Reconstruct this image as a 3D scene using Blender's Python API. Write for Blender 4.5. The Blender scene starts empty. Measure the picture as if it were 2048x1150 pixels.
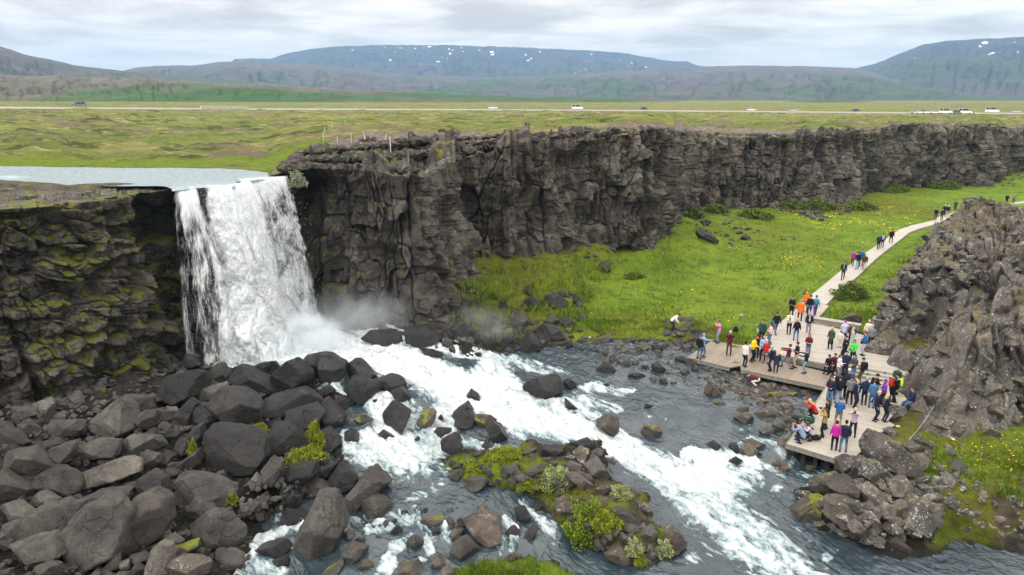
import bpy, bmesh, math, random
import numpy as np
from math import radians, sin, cos, tan, atan, atan2, sqrt, pi
from mathutils import Vector, Matrix
random.seed(11)
RNG = np.random.default_rng(5)
f32 = np.float32
SC = bpy.context.scene
COL = SC.collection
# ------------------------------------------------------------------ camera
F = 1366.0; TH = radians(15.35); CZ = 19.6
FWD = np.array([0, cos(TH), -sin(TH)]); UPV = np.array([0, sin(TH), cos(TH)]); RGT = np.array([1., 0, 0])
CAM = np.array([0, 0, CZ])
def ray(px, py):
    px = np.asarray(px, float); py = np.asarray(py, float)
    a = (px - 1024) / F; b = -(py - 575) / F
    return FWD + a[..., None] * RGT + b[..., None] * UPV
def P(px, py, z):
    d = ray(px, py); t = (np.asarray(z, float) - CZ) / d[..., 2]
    return CAM + d * t[..., None]
def PY(px, py, Y):
    d = ray(px, py); t = np.asarray(Y, float) / d[..., 1]
    return CAM + d * t[..., None]
def proj(p):
    q = np.asarray(p, float) - CAM
    zc = q @ FWD
    return 1024 + F * (q @ RGT) / zc, 575 - F * (q @ UPV) / zc, zc
def z_for_py(X, Y, py):           # height at plan point (X,Y) that shows at picture row py
    k = -(np.asarray(py, float) - 575) / F
    c, s = cos(TH), sin(TH)
    return CZ + Y * (k * c - s) / (c + k * s)
# ------------------------------------------------------------------ noise
PERM = RNG.permutation(256).astype(np.int32); PERM = np.concatenate([PERM, PERM])
VAL = (RNG.random(256) * 2 - 1).astype(f32)
VAL2 = RNG.random(256).astype(f32)
def _h(ix, iy, iz):
    return PERM[(PERM[(PERM[ix & 255] + iy) & 255] + iz) & 255]
def vn(x, y, z=0.0):
    x = np.asarray(x, f32); y = np.asarray(y, f32)
    z = np.broadcast_to(np.asarray(z, f32), x.shape)
    fx = np.floor(x); fy = np.floor(y); fz = np.floor(z)
    ix = fx.astype(np.int32); iy = fy.astype(np.int32); iz = fz.astype(np.int32)
    x = x - fx; y = y - fy; z = z - fz
    x = x * x * (3 - 2 * x); y = y * y * (3 - 2 * y); z = z * z * (3 - 2 * z)
    r = 0
    for dz in (0, 1):
        wz = z if dz else 1 - z
        for dy in (0, 1):
            wy = y if dy else 1 - y
            a = VAL[_h(ix, iy + dy, iz + dz)]; b = VAL[_h(ix + 1, iy + dy, iz + dz)]
            r = r + (a + (b - a) * x) * wy * wz
    return r
def vn2(x, y, s=0):
    x = np.asarray(x, f32); y = np.asarray(y, f32)
    fx = np.floor(x); fy = np.floor(y)
    ix = fx.astype(np.int32); iy = fy.astype(np.int32)
    x = x - fx; y = y - fy
    x = x * x * (3 - 2 * x); y = y * y * (3 - 2 * y)
    h = lambda i, j: VAL[PERM[(PERM[(PERM[i & 255] + j) & 255] + s) & 255]]
    a = h(ix, iy); b = h(ix + 1, iy); c = h(ix, iy + 1); d = h(ix + 1, iy + 1)
    return (a + (b - a) * x) * (1 - y) + (c + (d - c) * x) * y
def fbm2(x, y, s=0, o=5, g=.5):
    r = 0; a = 1; t = 0
    for i in range(o):
        r = r + a * vn2(x * 2.03 ** i + 17.3 * i, y * 2.03 ** i - 9.1 * i, s + i); t += a; a *= g
    return r / t * 1.6
def fbm3(x, y, z, o=4, g=.5):
    r = 0; a = 1; t = 0
    for i in range(o):
        k = 2.03 ** i
        r = r + a * vn(x * k + 17.3 * i, y * k - 9.1 * i, z * k + 3.3 * i); t += a; a *= g
    return r / t * 1.6
def worley(x, y, s=0, jit=.9, box=0.):
    x = np.asarray(x, f32); y = np.asarray(y, f32)
    cx = np.floor(x).astype(np.int32); cy = np.floor(y).astype(np.int32)
    F1 = np.full(x.shape, 9., f32); F2 = F1.copy(); I = np.zeros(x.shape, f32)
    for dx in (-1, 0, 1):
        for dy in (-1, 0, 1):
            ax = cx + dx; ay = cy + dy
            h = PERM[(PERM[(PERM[ax & 255] + ay) & 255] + s) & 255]
            qx = ax + .5 + (VAL2[h] - .5) * jit; qy = ay + .5 + (VAL2[(h * 7 + 31) & 255] - .5) * jit
            d = np.sqrt((qx - x) ** 2 + (qy - y) ** 2)
            if box: d = d * (1 - box) + box * np.maximum(np.abs(qx - x), np.abs(qy - y)) * 1.15
            n = d < F1
            F2 = np.where(n, F1, np.minimum(F2, d)); I = np.where(n, VAL2[(h * 13 + 5) & 255], I); F1 = np.where(n, d, F1)
    return F1, F2, I
def facet(x, y, s=0, jit=.85, box=.6, tilt=.6):
    """cells with a random step and a random tilt each: broken rock faces; returns height (about -1..1) and crack distance"""
    x = np.asarray(x, f32); y = np.asarray(y, f32)
    cx = np.floor(x).astype(np.int32); cy = np.floor(y).astype(np.int32)
    F1 = np.full(x.shape, 9., f32); F2 = F1.copy(); H = np.zeros(x.shape, f32); I = np.zeros(x.shape, f32)
    for dx in (-1, 0, 1):
        for dy in (-1, 0, 1):
            ax = cx + dx; ay = cy + dy
            h = PERM[(PERM[(PERM[ax & 255] + ay) & 255] + s) & 255]
            ox = x - (ax + .5 + (VAL2[h] - .5) * jit); oy = y - (ay + .5 + (VAL2[(h * 7 + 31) & 255] - .5) * jit)
            d = np.sqrt(ox ** 2 + oy ** 2) * (1 - box) + box * np.maximum(np.abs(ox), np.abs(oy)) * 1.15
            n = d < F1
            v = VAL2[(h * 13 + 5) & 255]
            e = (v - .5) * 1.2 + tilt * (VAL[(h * 3 + 77) & 255] * ox + VAL[(h * 11 + 19) & 255] * oy)
            F2 = np.where(n, F1, np.minimum(F2, d)); H = np.where(n, e, H); I = np.where(n, v, I); F1 = np.where(n, d, F1)
    return H, F2 - F1, I
def sst(a, b, x):
    t = np.clip((x - a) / (b - a), 0, 1); return t * t * (3 - 2 * t)
def idw(C, x, y, cols, p=2.2, e=1.5):
    w = 0; out = [0] * len(cols)
    for r in C:
        k = 1 / ((x - r[0]) ** 2 + (y - r[1]) ** 2 + e) ** p
        w = w + k
        for i, c in enumerate(cols): out[i] = out[i] + k * r[c]
    return [o / w for o in out]
def sdpoly(poly, x, y):           # positive inside
    d = np.full(np.shape(x), 1e9); ins = np.zeros(np.shape(x), bool)
    n = len(poly)
    for i in range(n):
        ax, ay = poly[i][:2]; bx, by = poly[(i + 1) % n][:2]
        ex, ey = bx - ax, by - ay
        t = np.clip(((x - ax) * ex + (y - ay) * ey) / (ex * ex + ey * ey + 1e-9), 0, 1)
        d = np.minimum(d, (x - ax - t * ex) ** 2 + (y - ay - t * ey) ** 2)
        c = ((ay > y) != (by > y)) & (x < (bx - ax) * (y - ay) / (by - ay + 1e-12) + ax)
        ins ^= c
    d = np.sqrt(d)
    return np.where(ins, d, -d)
# ------------------------------------------------------------------ mesh helpers
def tag(o, label=None, cat=None, group=None, kind=None):
    if label: o['label'] = label
    if cat: o['category'] = cat
    if group: o['group'] = group
    if kind: o['kind'] = kind
    return o
def mesh_np(name, V, Fc, mats=None, attrs=None, smooth=True, mi=None):
    me = bpy.data.meshes.new(name)
    V = np.asarray(V, f32).reshape(-1, 3); Fc = np.asarray(Fc, np.int32)
    n, k = Fc.shape
    me.vertices.add(len(V)); me.vertices.foreach_set('co', V.ravel())
    me.loops.add(n * k); me.loops.foreach_set('vertex_index', Fc.ravel())
    me.polygons.add(n); me.polygons.foreach_set('loop_start', np.arange(0, n * k, k, dtype=np.int32))
    me.polygons.foreach_set('loop_total', np.full(n, k, np.int32))
    if mi is not None: me.polygons.foreach_set('material_index', np.asarray(mi, np.int32))
    me.polygons.foreach_set('use_smooth', np.full(n, smooth, bool))
    me.update(calc_edges=True)
    for a, v in (attrs or {}).items():
        me.attributes.new(a, 'FLOAT', 'POINT').data.foreach_set('value', np.asarray(v, f32).ravel())
    for m in (mats if isinstance(mats, (list, tuple)) else [mats]):
        if m: me.materials.append(m)
    return me
def link(name, me, parent=None, loc=None):
    o = bpy.data.objects.new(name, me); COL.objects.link(o)
    if parent: o.parent = parent
    if loc is not None: o.location = loc
    return o
def grid_faces(n, m):
    i = np.arange(n - 1)[:, None] * m + np.arange(m - 1)[None, :]
    i = i.ravel()
    return np.stack([i, i + 1, i + m + 1, i + m], 1)
def grid_obj(name, G, mat, attrs=None, want=(0, 0, 1), smooth=True, parent=None):
    n, m = G.shape[:2]
    V = G.reshape(-1, 3); Fc = grid_faces(n, m)
    s = Fc[:: max(1, len(Fc) // 4000)]
    nr = np.cross(V[s[:, 1]] - V[s[:, 0]], V[s[:, 3]] - V[s[:, 0]]).sum(0)
    if nr @ np.array(want) < 0: Fc = Fc[:, ::-1]
    return link(name, mesh_np(name, V, Fc, mat, attrs, smooth), parent)
class MB:                          # collects simple shapes into one mesh
    def __init__(s): s.v = []; s.f = []; s.n = 0; s.m = []
    def add(s, V, Fs, mi=0):
        s.v += [tuple(map(float, p)) for p in V]
        for q in Fs: s.f.append(tuple(i + s.n for i in q)); s.m.append(mi)
        s.n = len(s.v)
    def box(s, c, d, ax=None, mi=0):
        c = np.array(c, float); h = np.array(d, float) / 2
        A = np.eye(3) if ax is None else np.array(ax, float)
        V = [c + A.T @ (h * np.array([x, y, z])) for z in (-1, 1) for y in (-1, 1) for x in (-1, 1)]
        s.add(V, [(0, 2, 3, 1), (4, 5, 7, 6), (0, 1, 5, 4), (2, 6, 7, 3), (0, 4, 6, 2), (1, 3, 7, 5)], mi)
    def tube(s, pts, rad, k=8, mi=0, cap=True):
        pts = [np.array(p, float) for p in pts]; R = []
        ref = None
        for i, p in enumerate(pts):
            t = pts[min(i + 1, len(pts) - 1)] - pts[max(i - 1, 0)]; t = t / (np.linalg.norm(t) + 1e-9)
            if ref is None or abs(t @ ref) > .95: ref = np.array([1., 0, 0]) if abs(t[0]) < .8 else np.array([0, 1., 0])
            b = ref - t * (t @ ref); b /= np.linalg.norm(b); c = np.cross(t, b)
            r = rad[i] if isinstance(rad, (list, tuple)) else rad
            rx, ry = r if isinstance(r, (list, tuple)) else (r, r)
            R.append([p + b * cos(a) * rx + c * sin(a) * ry for a in [2 * pi * j / k for j in range(k)]])
        V = [q for ring in R for q in ring]; n = len(pts)
        Fs = [(i * k + j, i * k + (j + 1) % k, (i + 1) * k + (j + 1) % k, (i + 1) * k + j) for i in range(n - 1) for j in range(k)]
        if cap: Fs += [tuple(range(k))[::-1], tuple((n - 1) * k + j for j in range(k))]
        s.add(V, Fs, mi)
    def ball(s, c, r, k=8, m=6, mi=0):
        r = np.array(r if hasattr(r, '__len__') else (r, r, r), float); c = np.array(c, float)
        V = [c + r * np.array([0, 0, 1])]
        for i in range(1, m):
            for j in range(k):
                a, b = pi * i / m, 2 * pi * j / k
                V.append(c + r * np.array([sin(a) * cos(b), sin(a) * sin(b), cos(a)]))
        V.append(c - r * np.array([0, 0, 1])); L = len(V) - 1
        Fs = [(0, 1 + j, 1 + (j + 1) % k) for j in range(k)]
        Fs += [(1 + i * k + j, 1 + (i + 1) * k + j, 1 + (i + 1) * k + (j + 1) % k, 1 + i * k + (j + 1) % k) for i in range(m - 2) for j in range(k)]
        Fs += [(L, 1 + (m - 2) * k + (j + 1) % k, 1 + (m - 2) * k + j) for j in range(k)]
        s.add(V, Fs, mi)
    def prism(s, poly, z0, z1, mi=0):
        n = len(poly)
        a = sum(poly[i][0] * poly[(i + 1) % n][1] - poly[(i + 1) % n][0] * poly[i][1] for i in range(n))
        if a < 0: poly = poly[::-1]
        V = [(p[0], p[1], z0) for p in poly] + [(p[0], p[1], z1) for p in poly]
        s.add(V, [tuple(range(n))[::-1], tuple(range(n, 2 * n))] + [(i, (i + 1) % n, n + (i + 1) % n, n + i) for i in range(n)], mi)
    def mesh(s, name, mats, smooth=False):
        me = bpy.data.meshes.new(name); me.from_pydata(s.v, [], s.f)
        for m in (mats if isinstance(mats, (list, tuple)) else [mats]): me.materials.append(m)
        me.polygons.foreach_set('material_index', np.array(s.m, np.int32))
        me.polygons.foreach_set('use_smooth', np.full(len(s.f), smooth, bool)); me.update()
        return me
    def build(s, name, mats, parent=None, smooth=False, loc=None):
        return link(name, s.mesh(name, mats, smooth), parent, loc)
def empty(name, loc, rz=0):
    o = bpy.data.objects.new(name, None); COL.objects.link(o)
    o.location = [float(v) for v in loc]; o.rotation_euler = (0, 0, rz); o.empty_display_size = .2
    return o
# ------------------------------------------------------------------ node helpers
class NT:
    def __init__(s, name):
        s.m = bpy.data.materials.new(name); s.m.use_nodes = True
        s.t = s.m.node_tree; s.n = s.t.nodes; s.l = s.t.links
        s.out = s.n['Material Output']; s.b = s.n['Principled BSDF']
        s.geo = None
    def nd(s, typ, **k):
        x = s.n.new(typ)
        for a, v in k.items(): setattr(x, a, v)
        return x
    def put(s, sock, v):
        if v is None: return
        if isinstance(v, bpy.types.NodeSocket): s.l.new(v, sock)
        elif isinstance(v, (tuple, list)) and len(v) == 3 and sock.type == 'RGBA': sock.default_value = (*v, 1)
        else: sock.default_value = v
    def pos(s):
        if not s.geo: s.geo = s.nd('ShaderNodeNewGeometry')
        return s.geo.outputs['Position']
    def nrm(s):
        s.pos(); return s.sep(s.geo.outputs['Normal'])
    def sep(s, v):
        x = s.nd('ShaderNodeSeparateXYZ'); s.put(x.inputs[0], v); return x.outputs
    def comb(s, a, b, c):
        x = s.nd('ShaderNodeCombineXYZ')
        for i, v in enumerate((a, b, c)): s.put(x.inputs[i], v)
        return x.outputs[0]
    def vmul(s, v, k):
        x = s.nd('ShaderNodeVectorMath', operation='MULTIPLY'); s.put(x.inputs[0], v); x.inputs[1].default_value = k; return x.outputs[0]
    def attr(s, a):
        x = s.nd('ShaderNodeAttribute', attribute_name=a); return x.outputs['Fac']
    def noise(s, sc, det=6, ro=.55, v=None, dist=0, col=False):
        x = s.nd('ShaderNodeTexNoise'); s.put(x.inputs['Vector'], v if v is not None else s.pos())
        s.put(x.inputs['Scale'], sc); x.inputs['Detail'].default_value = det; x.inputs['Roughness'].default_value = ro
        x.inputs['Distortion'].default_value = dist
        return x.outputs[1 if col else 0]
    def vor(s, sc, v=None, feat='F1', out='Distance', rnd=1):
        x = s.nd('ShaderNodeTexVoronoi', feature=feat); s.put(x.inputs['Vector'], v if v is not None else s.pos())
        s.put(x.inputs['Scale'], sc); x.inputs['Randomness'].default_value = rnd
        return x.outputs[out]
    def math(s, op, a, b=0., c=0., clamp=False):
        x = s.nd('ShaderNodeMath', operation=op, use_clamp=clamp)
        s.put(x.inputs[0], a); s.put(x.inputs[1], b)
        if op == 'MULTIPLY_ADD': s.put(x.inputs[2], c)
        return x.outputs[0]
    def mr(s, v, a, b, c=0., d=1., sm=True):
        x = s.nd('ShaderNodeMapRange', interpolation_type='SMOOTHSTEP' if sm else 'LINEAR')
        for i, q in enumerate((v, a, b, c, d)): s.put(x.inputs[i], q)
        return x.outputs[0]
    def mix(s, f, a, b, mode='MIX'):
        x = s.nd('ShaderNodeMix', data_type='RGBA', blend_type=mode)
        s.put(x.inputs[0], f); s.put(x.inputs[6], a); s.put(x.inputs[7], b); return x.outputs[2]
    def ramp(s, f, st):
        x = s.nd('ShaderNodeValToRGB'); s.put(x.inputs[0], f)
        e = x.color_ramp.elements
        while len(e) < len(st): e.new(.5)
        for q, (p, c) in zip(e, st): q.position = p; q.color = (*c, 1)
        return x.outputs[0]
    def bump(s, h, st=.5, d=.1, n=None):
        x = s.nd('ShaderNodeBump'); s.put(x.inputs['Height'], h); x.inputs['Strength'].default_value = st
        x.inputs['Distance'].default_value = d
        if n is not None: s.put(x.inputs['Normal'], n)
        return x.outputs[0]
    def done(s, col=None, rough=None, norm=None, spec=None):
        s.put(s.b.inputs['Base Color'], col); s.put(s.b.inputs['Roughness'], rough)
        if norm is not None: s.put(s.b.inputs['Normal'], norm)
        if spec is not None: s.put(s.b.inputs['Specular IOR Level'], spec)
        return s.m
def plain(name, col, rough=.7, nz=.15, sc=20, spec=.3):
    t = NT(name); c = tuple(col)
    k = t.mr(t.noise(sc, 4), .3, .7, 1 - nz, 1 + nz, False)
    x = t.mix(1, c, t.comb(k, k, k), 'MULTIPLY')
    return t.done(x, rough, spec=spec)
# ------------------------------------------------------------------ the lie of the land
DK = 1.15; DU = 1.6                # deck heights
def wpts(L, extra=0):
    return [tuple(P(r[0], r[1], r[2])[:2]) + tuple(r[2:]) for r in L]
WCTL = wpts([(450,710,1.9),(540,690,1.9),(620,665,1.9),(760,690,1.85),(850,700,1.8),(960,720,1.35),(700,760,1.6),(800,780,1.4),
 (900,760,1.4),(860,840,.9),(720,850,.9),(820,920,.5),(700,930,.5),(960,800,1.2),(1000,870,.9),(1080,780,1.15),(1150,850,.7),
 (1250,900,.35),(1300,940,.0),(1400,960,-.25),(1500,1000,-.4),(1600,1060,-.5),(1550,1140,-.6),(1700,1120,-.6),(2048,1150,-.65),
 (1400,880,.2),(1300,800,.6),(1300,720,.9),(1200,700,1.0),(1050,720,1.1),(1400,720,.8),(1450,800,.5),(1550,820,.45),
 (1620,790,.45),(1550,900,.1),(1600,930,-.1),(1480,925,-.1),(800,1000,.25),(950,990,.35),(700,1050,-.1),(800,1060,-.15),
 (850,1120,-.4),(620,1130,-.4),(520,1100,-.2),(1060,1060,-.2),(1000,1080,-.3),(1200,1140,-.6),(1040,1140,-.5),(1600,1250,-.8),(700,1250,-.7)])
def WZ(x, y): return idw(WCTL, x, y, (2,), 2.2, .6)[0]
def whit(px, py, z=.5):
    for _ in range(4):
        q = P(px, py, z); z = float(WZ(q[0], q[1]))
    return q[0], q[1]
WET = [whit(*p) for p in [(440,698),(520,672),(620,654),(700,662),(860,672),(900,700),(960,713),(1050,703),(1120,690),(1200,680),(1300,681),(1380,686),
 (1400,712),(1460,738),(1500,745),(1600,765),(1650,776),(1640,800),(1610,835),(1572,880),(1590,925),(1650,928),(1680,915),(1650,960),(1600,985),(1592,1010),(1605,1040),
 (1690,1082),(1800,1118),(1860,1108),(1930,1083),(2048,1112),(2300,1160),(2500,1300),(2400,1420),(1500,1420),(460,1420),(470,1200),(480,1120),(515,1060),(560,1015),
 (640,970),(690,935),(665,890),(640,840),(690,800),(660,770),(600,745),(520,735),(430,722)]]
ISL = [[whit(*p) for p in L] for L in (
 [(885,935),(905,908),(960,905),(1010,898),(1060,882),(1130,888),(1150,872),(1200,880),(1230,960),(1290,985),(1310,1040),(1372,1090),(1335,1122),(1270,1138),(1200,1105),(1130,1075),(1090,1015),(1050,985),(1000,978),(920,965)],
 [(905,1138),(960,1116),(1060,1113),(1120,1132),(1170,1160),(1230,1330),(860,1330)])]
# px, py, z, grass, rock
LCTL = wpts([(0,790,3.6,.25,.9),(0,900,2.9,.1,1),(0,1150,1.8,.15,1),(-250,1000,2.8,.1,1),(-300,820,4,.1,1),(130,770,3.3,.6,.7),(240,745,2.8,.4,.8),(90,790,3.1,.8,.6),
 (380,705,2.3,.1,1),(300,850,2.5,0,1),(300,1000,1.5,.1,1),(300,1150,1.0,.2,1),(500,800,1.9,.1,1),(500,950,1.2,.3,.9),(450,1080,.5,.2,.9),
 (600,900,1.25,.2,1),(600,1000,.6,.1,1),(450,1250,.6,.1,1),(100,1300,1.5,.1,1),(680,960,.6,.1,1),(400,920,1.6,.6,.8),(620,740,1.9,0,1),
 (1000,940,.95,.8,.3),(940,935,.8,.8,.4),(1100,950,.95,.7,.4),(1180,1020,.7,.7,.4),(1160,900,.8,.2,.9),(1300,1080,.1,.5,.6),(1240,1000,.5,.5,.5),(950,1135,.0,.9,.1),(1050,1140,.05,.9,.1),(1000,1250,.1,.9,.1),
 (1900,1075,-.05,.9,.2),(2000,1085,.2,.6,.5),(1900,1000,.8,.7,.3),(2048,1000,1.0,.35,.5),(1960,940,1.3,.8,.2),(1850,900,1.6,.8,.2),(2048,880,2.0,.8,.2),(1990,860,2.0,.8,.2),(1830,850,1.35,.6,.4),
 (2048,1060,.4,.4,.6),(2250,1000,1.0,.6,.4),(2250,1120,.2,.6,.4),(1785,845,1.0,.6,.5),(1720,930,1.4,.1,.9),(1750,1000,.9,.4,.8),(1650,1030,.0,.1,1),(1820,1080,-.1,.4,.8),
 (1500,765,.45,.1,1),(1640,900,-.2,.0,1),(1700,820,.5,.1,1),(1750,800,.6,.1,1),(1700,765,.7,.1,1),(1620,750,.6,0,1),(1600,700,1.0,.1,.9),(1700,700,1.1,.1,.9),(1560,680,1.1,.4,.6),
 (1150,660,1.2,.9,.1),(1200,672,1.0,.6,.4),(1300,668,1.1,.8,.3),(1420,668,1.1,.5,.6),(1470,672,1.15,.8,.4),(1450,640,1.3,1,0),(1300,600,1.4,1,0),(1500,560,1.45,1,0),(1700,450,1.45,1,0),(2000,400,1.5,1,0),(2200,380,1.6,1,0),
 (1500,660,1.35,1,0),(1700,630,1.5,1,0),(1780,580,1.5,1,0),(1850,500,1.5,1,0),(1800,725,1.5,.7,.3),(1840,700,1.9,.6,.4),(1850,740,1.6,.6,.5),
 (903,610,2.8,.6,.3),(929,505,5,.62,.3),(1024,514,4.7,.68,.22),(1111,505,4.5,.7,.2),(1176,483,4.5,.7,.3),(1272,501,3.1,.8,.2),(1333,466,3.8,.9,.1),(1380,414,2.7,.9,.1),(1341,440,3.4,.9,.1),
 (1459,414,2.0,.8,.3),(1536,418,1.9,.8,.3),(1640,412,1.8,.6,.4),(1780,379,1.6,.8,.2),(1971,375,1.6,.9,.1),(1993,352,2.2,.9,.1),(2048,335,3.0,.9,.1),(2200,335,3.5,.9,.1),
 (960,620,2.3,.6,.4),(1000,665,1.4,.5,.6),(1100,585,2.2,.75,.2),(1150,600,1.6,.9,.1),(1200,560,1.9,.9,.1),(1060,545,3.5,.6,.3),(1280,540,1.6,1,0),(1420,440,2.5,.9,.15),(1450,475,1.6,.8,.2),(1500,455,1.8,.8,.2),
 (880,650,1.8,.3,.8),(800,660,1.9,0,1),(700,655,1.9,0,1),(950,690,1.4,.2,.9),(1050,680,1.3,.3,.8),(480,690,1.9,0,1),(560,668,1.9,0,1)])
def GZ(x, y, full=False):
    z, g, r = idw(LCTL, x, y, (2, 3, 4), 2.0, 1.2)
    w = WZ(x, y); sd = sdpoly(WET, x, y)
    for L in ISL: sd = np.minimum(sd, -sdpoly(L, x, y))
    land = np.maximum(z, w + .12)
    land = np.where(np.asarray(y) > 68, z, land)
    s = -sd + .35 * fbm2(x * 1.1, y * 1.1, 3, 3)
    zz = np.where(s < 0, w - np.minimum(.7, .08 - s * .4), w + (land - w) * sst(0, 1.6, s) + .03)
    for poly, zm, bl in FLAT:
        k = sst(-bl, 0, sdpoly(poly, x, y)); zz = np.where(zz > zm, zz + (zm - zz) * k, zz)
    return (zz, g, r, sd, w) if full else zz
def SZ(x, y):
    z, g, r, sd, w = GZ(x, y, True); return np.maximum(z, w - .06)
def shit(px, py, z=1.2):
    for _ in range(6):
        q = P(px, py, z); z = float(SZ(q[0], q[1]))
    return P(px, py, z)
FLAT = []
def ghit(px, py, z=1.2):
    for _ in range(6):
        q = P(px, py, z); z = float(GZ(q[0], q[1]))
    return P(px, py, z)
FLAT += [([tuple(P(*q, 1.6)[:2]) for q in L], zm, bl) for L, zm, bl in (
 ([(1490,692),(1537,671),(1560,645),(1612,598),(1652,609),(1627,645),(1720,668),(1750,678),(1745,700),(1792,712),(1786,732),(1850,748),(1818,760),(1640,740),(1560,725)], 1.05, .4),
 ([(1375,714),(1425,680),(1481,687),(1560,712),(1690,742),(1812,760),(1812,800),(1775,842),(1756,868),(1700,925),(1673,917),(1572,886),(1611,835),(1651,773)], .75, .35),
 ([(1605,600),(1640,576),(1703,527),(1753,491),(1799,459),(1845,446),(1880,431),(1923,417),(2048,402),(2200,393),(2200,402),(2048,408),(1923,425),(1868,451),(1820,466),(1766,508),(1716,554),(1680,583),(1655,611)], 1.38, 1.2))]
# ------------------------------------------------------------------ cliff line:  px, py_base, z_base, py_top, setback, py_rim, wet
KN = [(-500,900,4.6,500,18,352,.1),(-250,840,4.3,462,17,360,.1),(0,790,3.6,429,15,364,.15),(70,780,3.4,405,12,364,.2),(140,766,3.2,390,8,366,.25),(240,742,2.8,376,5,368,.35),(335,714,2.3,374,2.5,370,.7),
 (400,700,1.9,373,1.5,368,1),(470,676,1.9,364,1.5,358,1),(560,658,1.9,353,1.5,350,1),(588,652,1.9,348,3,338,.9),(640,650,1.95,340,7,306,.8),(700,652,2,345,8,300,.75),(780,655,2,346,8,293,.6),(850,652,2,348,8,284,.5),(884,628,2.2,342,8,280,.3),
 (905,590,3.0,328,7,279,.1),(929,506,5.1,312,6,279,0),(965,510,4.9,302,5,278,0),(1024,514,4.7,292,4,276,0),(1063,502,4.7,290,4,275,0),(1111,505,4.5,300,5,266,0),(1150,490,4.5,290,4,260,0),(1176,483,4.5,264,2,257,0),(1220,492,3.8,260,1.5,256,0),(1272,501,3.1,260,1.5,255,0),
 (1306,493,3.1,261,1.5,256,0),(1333,466,3.9,264,1.5,259,0),(1341,440,3.4,265,1.5,262,0),(1380,416,2.7,268,1.5,265,0),(1459,414,2.0,271,2,267,0),(1536,419,1.8,274,2,269,0),(1600,418,1.7,273,3,267,0),(1640,412,1.7,276,7,263,0),(1670,405,1.7,270,3,262,0),
 (1720,392,1.6,264,2,259,0),(1780,379,1.6,252,2,249,0),(1840,375,1.6,249,2,247,0),(1868,374,1.6,250,2,248,0),(1884,374,1.6,275,7,262,0),(1904,373,1.6,252,2,249,0),(1940,372,1.6,248,2,246,0),(1971,372,1.7,253,2,249,0),(1996,356,2.0,262,2,256,0),(2030,345,2.6,262,2,256,0),(2100,342,3.0,262,2,256,0),(2400,345,3,258,2,254,0)]
KP = np.array([P(k[0], k[1], k[2]) for k in KN]); KA = KP[:, 0] / KP[:, 1]
for i in range(1, len(KA)):
    if KA[i] <= KA[i - 1] + .0005: KA[i] = KA[i - 1] + .0005
KZT = np.array([z_for_py(KP[i, 0], KP[i, 1], KN[i][3]) for i in range(len(KN))])
KL = np.array([k[4] for k in KN], float)
KR = np.array([z_for_py(p[0] * (1 + L / np.hypot(p[0], p[1])), p[1] * (1 + L / np.hypot(p[0], p[1])), k[5]) for p, L, k in zip(KP, KL, KN)])
KR[3:10] = 13.85; KZT[3:10] = np.minimum(KZT[3:10], 13.85); KR[:3] = [14.1, 14.0, 13.95]
def kin(a, arr): return np.interp(a, KA, arr)
A0, A1 = KA[0], KA[-1]
def zfar(a):                      # road distance and height by azimuth
    px = 1024 + F * np.asarray(a) * .99
    D = np.interp(px, [0, 158, 500, 1155, 1700, 2048], [265, 273, 320, 370, 410, 430])
    py = np.interp(px, [-300, 0, 200, 500, 1000, 1330, 1600, 1824, 2048, 2400], [215, 216.5, 217.5, 219, 220.5, 222.5, 225, 227, 228, 230])
    X = a * D / np.sqrt(1 + a * a); Y = D / np.sqrt(1 + a * a)
    return D, z_for_py(X, Y, py), X, Y
# river on the plateau
RZ = 13.9
RIV = [tuple(P(x, y, RZ)[:2]) for x, y in [(-700,362),(0,362),(60,365),(110,368),(135,372),(170,369),(230,367),(325,371),(345,378),(400,373),(405,372),(470,371),(474,360),(574,353),(571,350),(545,348),(520,343),(480,339),(430,337),(250,336),(0,333),(-700,330)]]
def PZ(x, y, r=None):             # plateau height
    x = np.asarray(x, float); y = np.asarray(y, float)
    a = x / y; d = np.hypot(x, y)
    R = np.interp(a, KA, np.hypot(KP[:, 0], KP[:, 1])) + kin(a, KL); zr = kin(a, KR)
    D, zd, _, _ = zfar(a)
    t = np.clip((d - R) / (D - R), 0, 1)
    z = zr + (zd - zr) * sst(0, 1, t) 
    far = np.clip(d - D, 0, 1e5)
    z = z + far * (CZ - zd) / D * .985 * (D / (D + far)) 
    n = fbm2(x / 16, y / 14, 5, 4) * .5 + fbm2(x / 3, y / 3, 8, 4) * .32 + .45 * np.maximum(0, fbm2(x / 6, y / 6, 12, 3)) 
    n = n * sst(0, 14, d - R) * np.where(d > D - 25, .15, 1.) + .12 * fbm2(x / 1.2, y / 1.2, 4, 3)
    z = z + n
    sd = sdpoly(RIV, x, y)
    zb = np.where(a < .0, 14.05, z)
    k = 1 - sst(0, 9, -sd)
    near = sst(62, 75, d) * 0 + k
    z = np.where((a < -.3), z * (1 - near) + (13.97 + .05 * n + .25 * sst(0, 4, -sd)) * near, z)
    z = np.where(sd > 0, RZ - .25 - .15 * np.minimum(sd, 2), z)
    return z, sd, R, D
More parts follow.
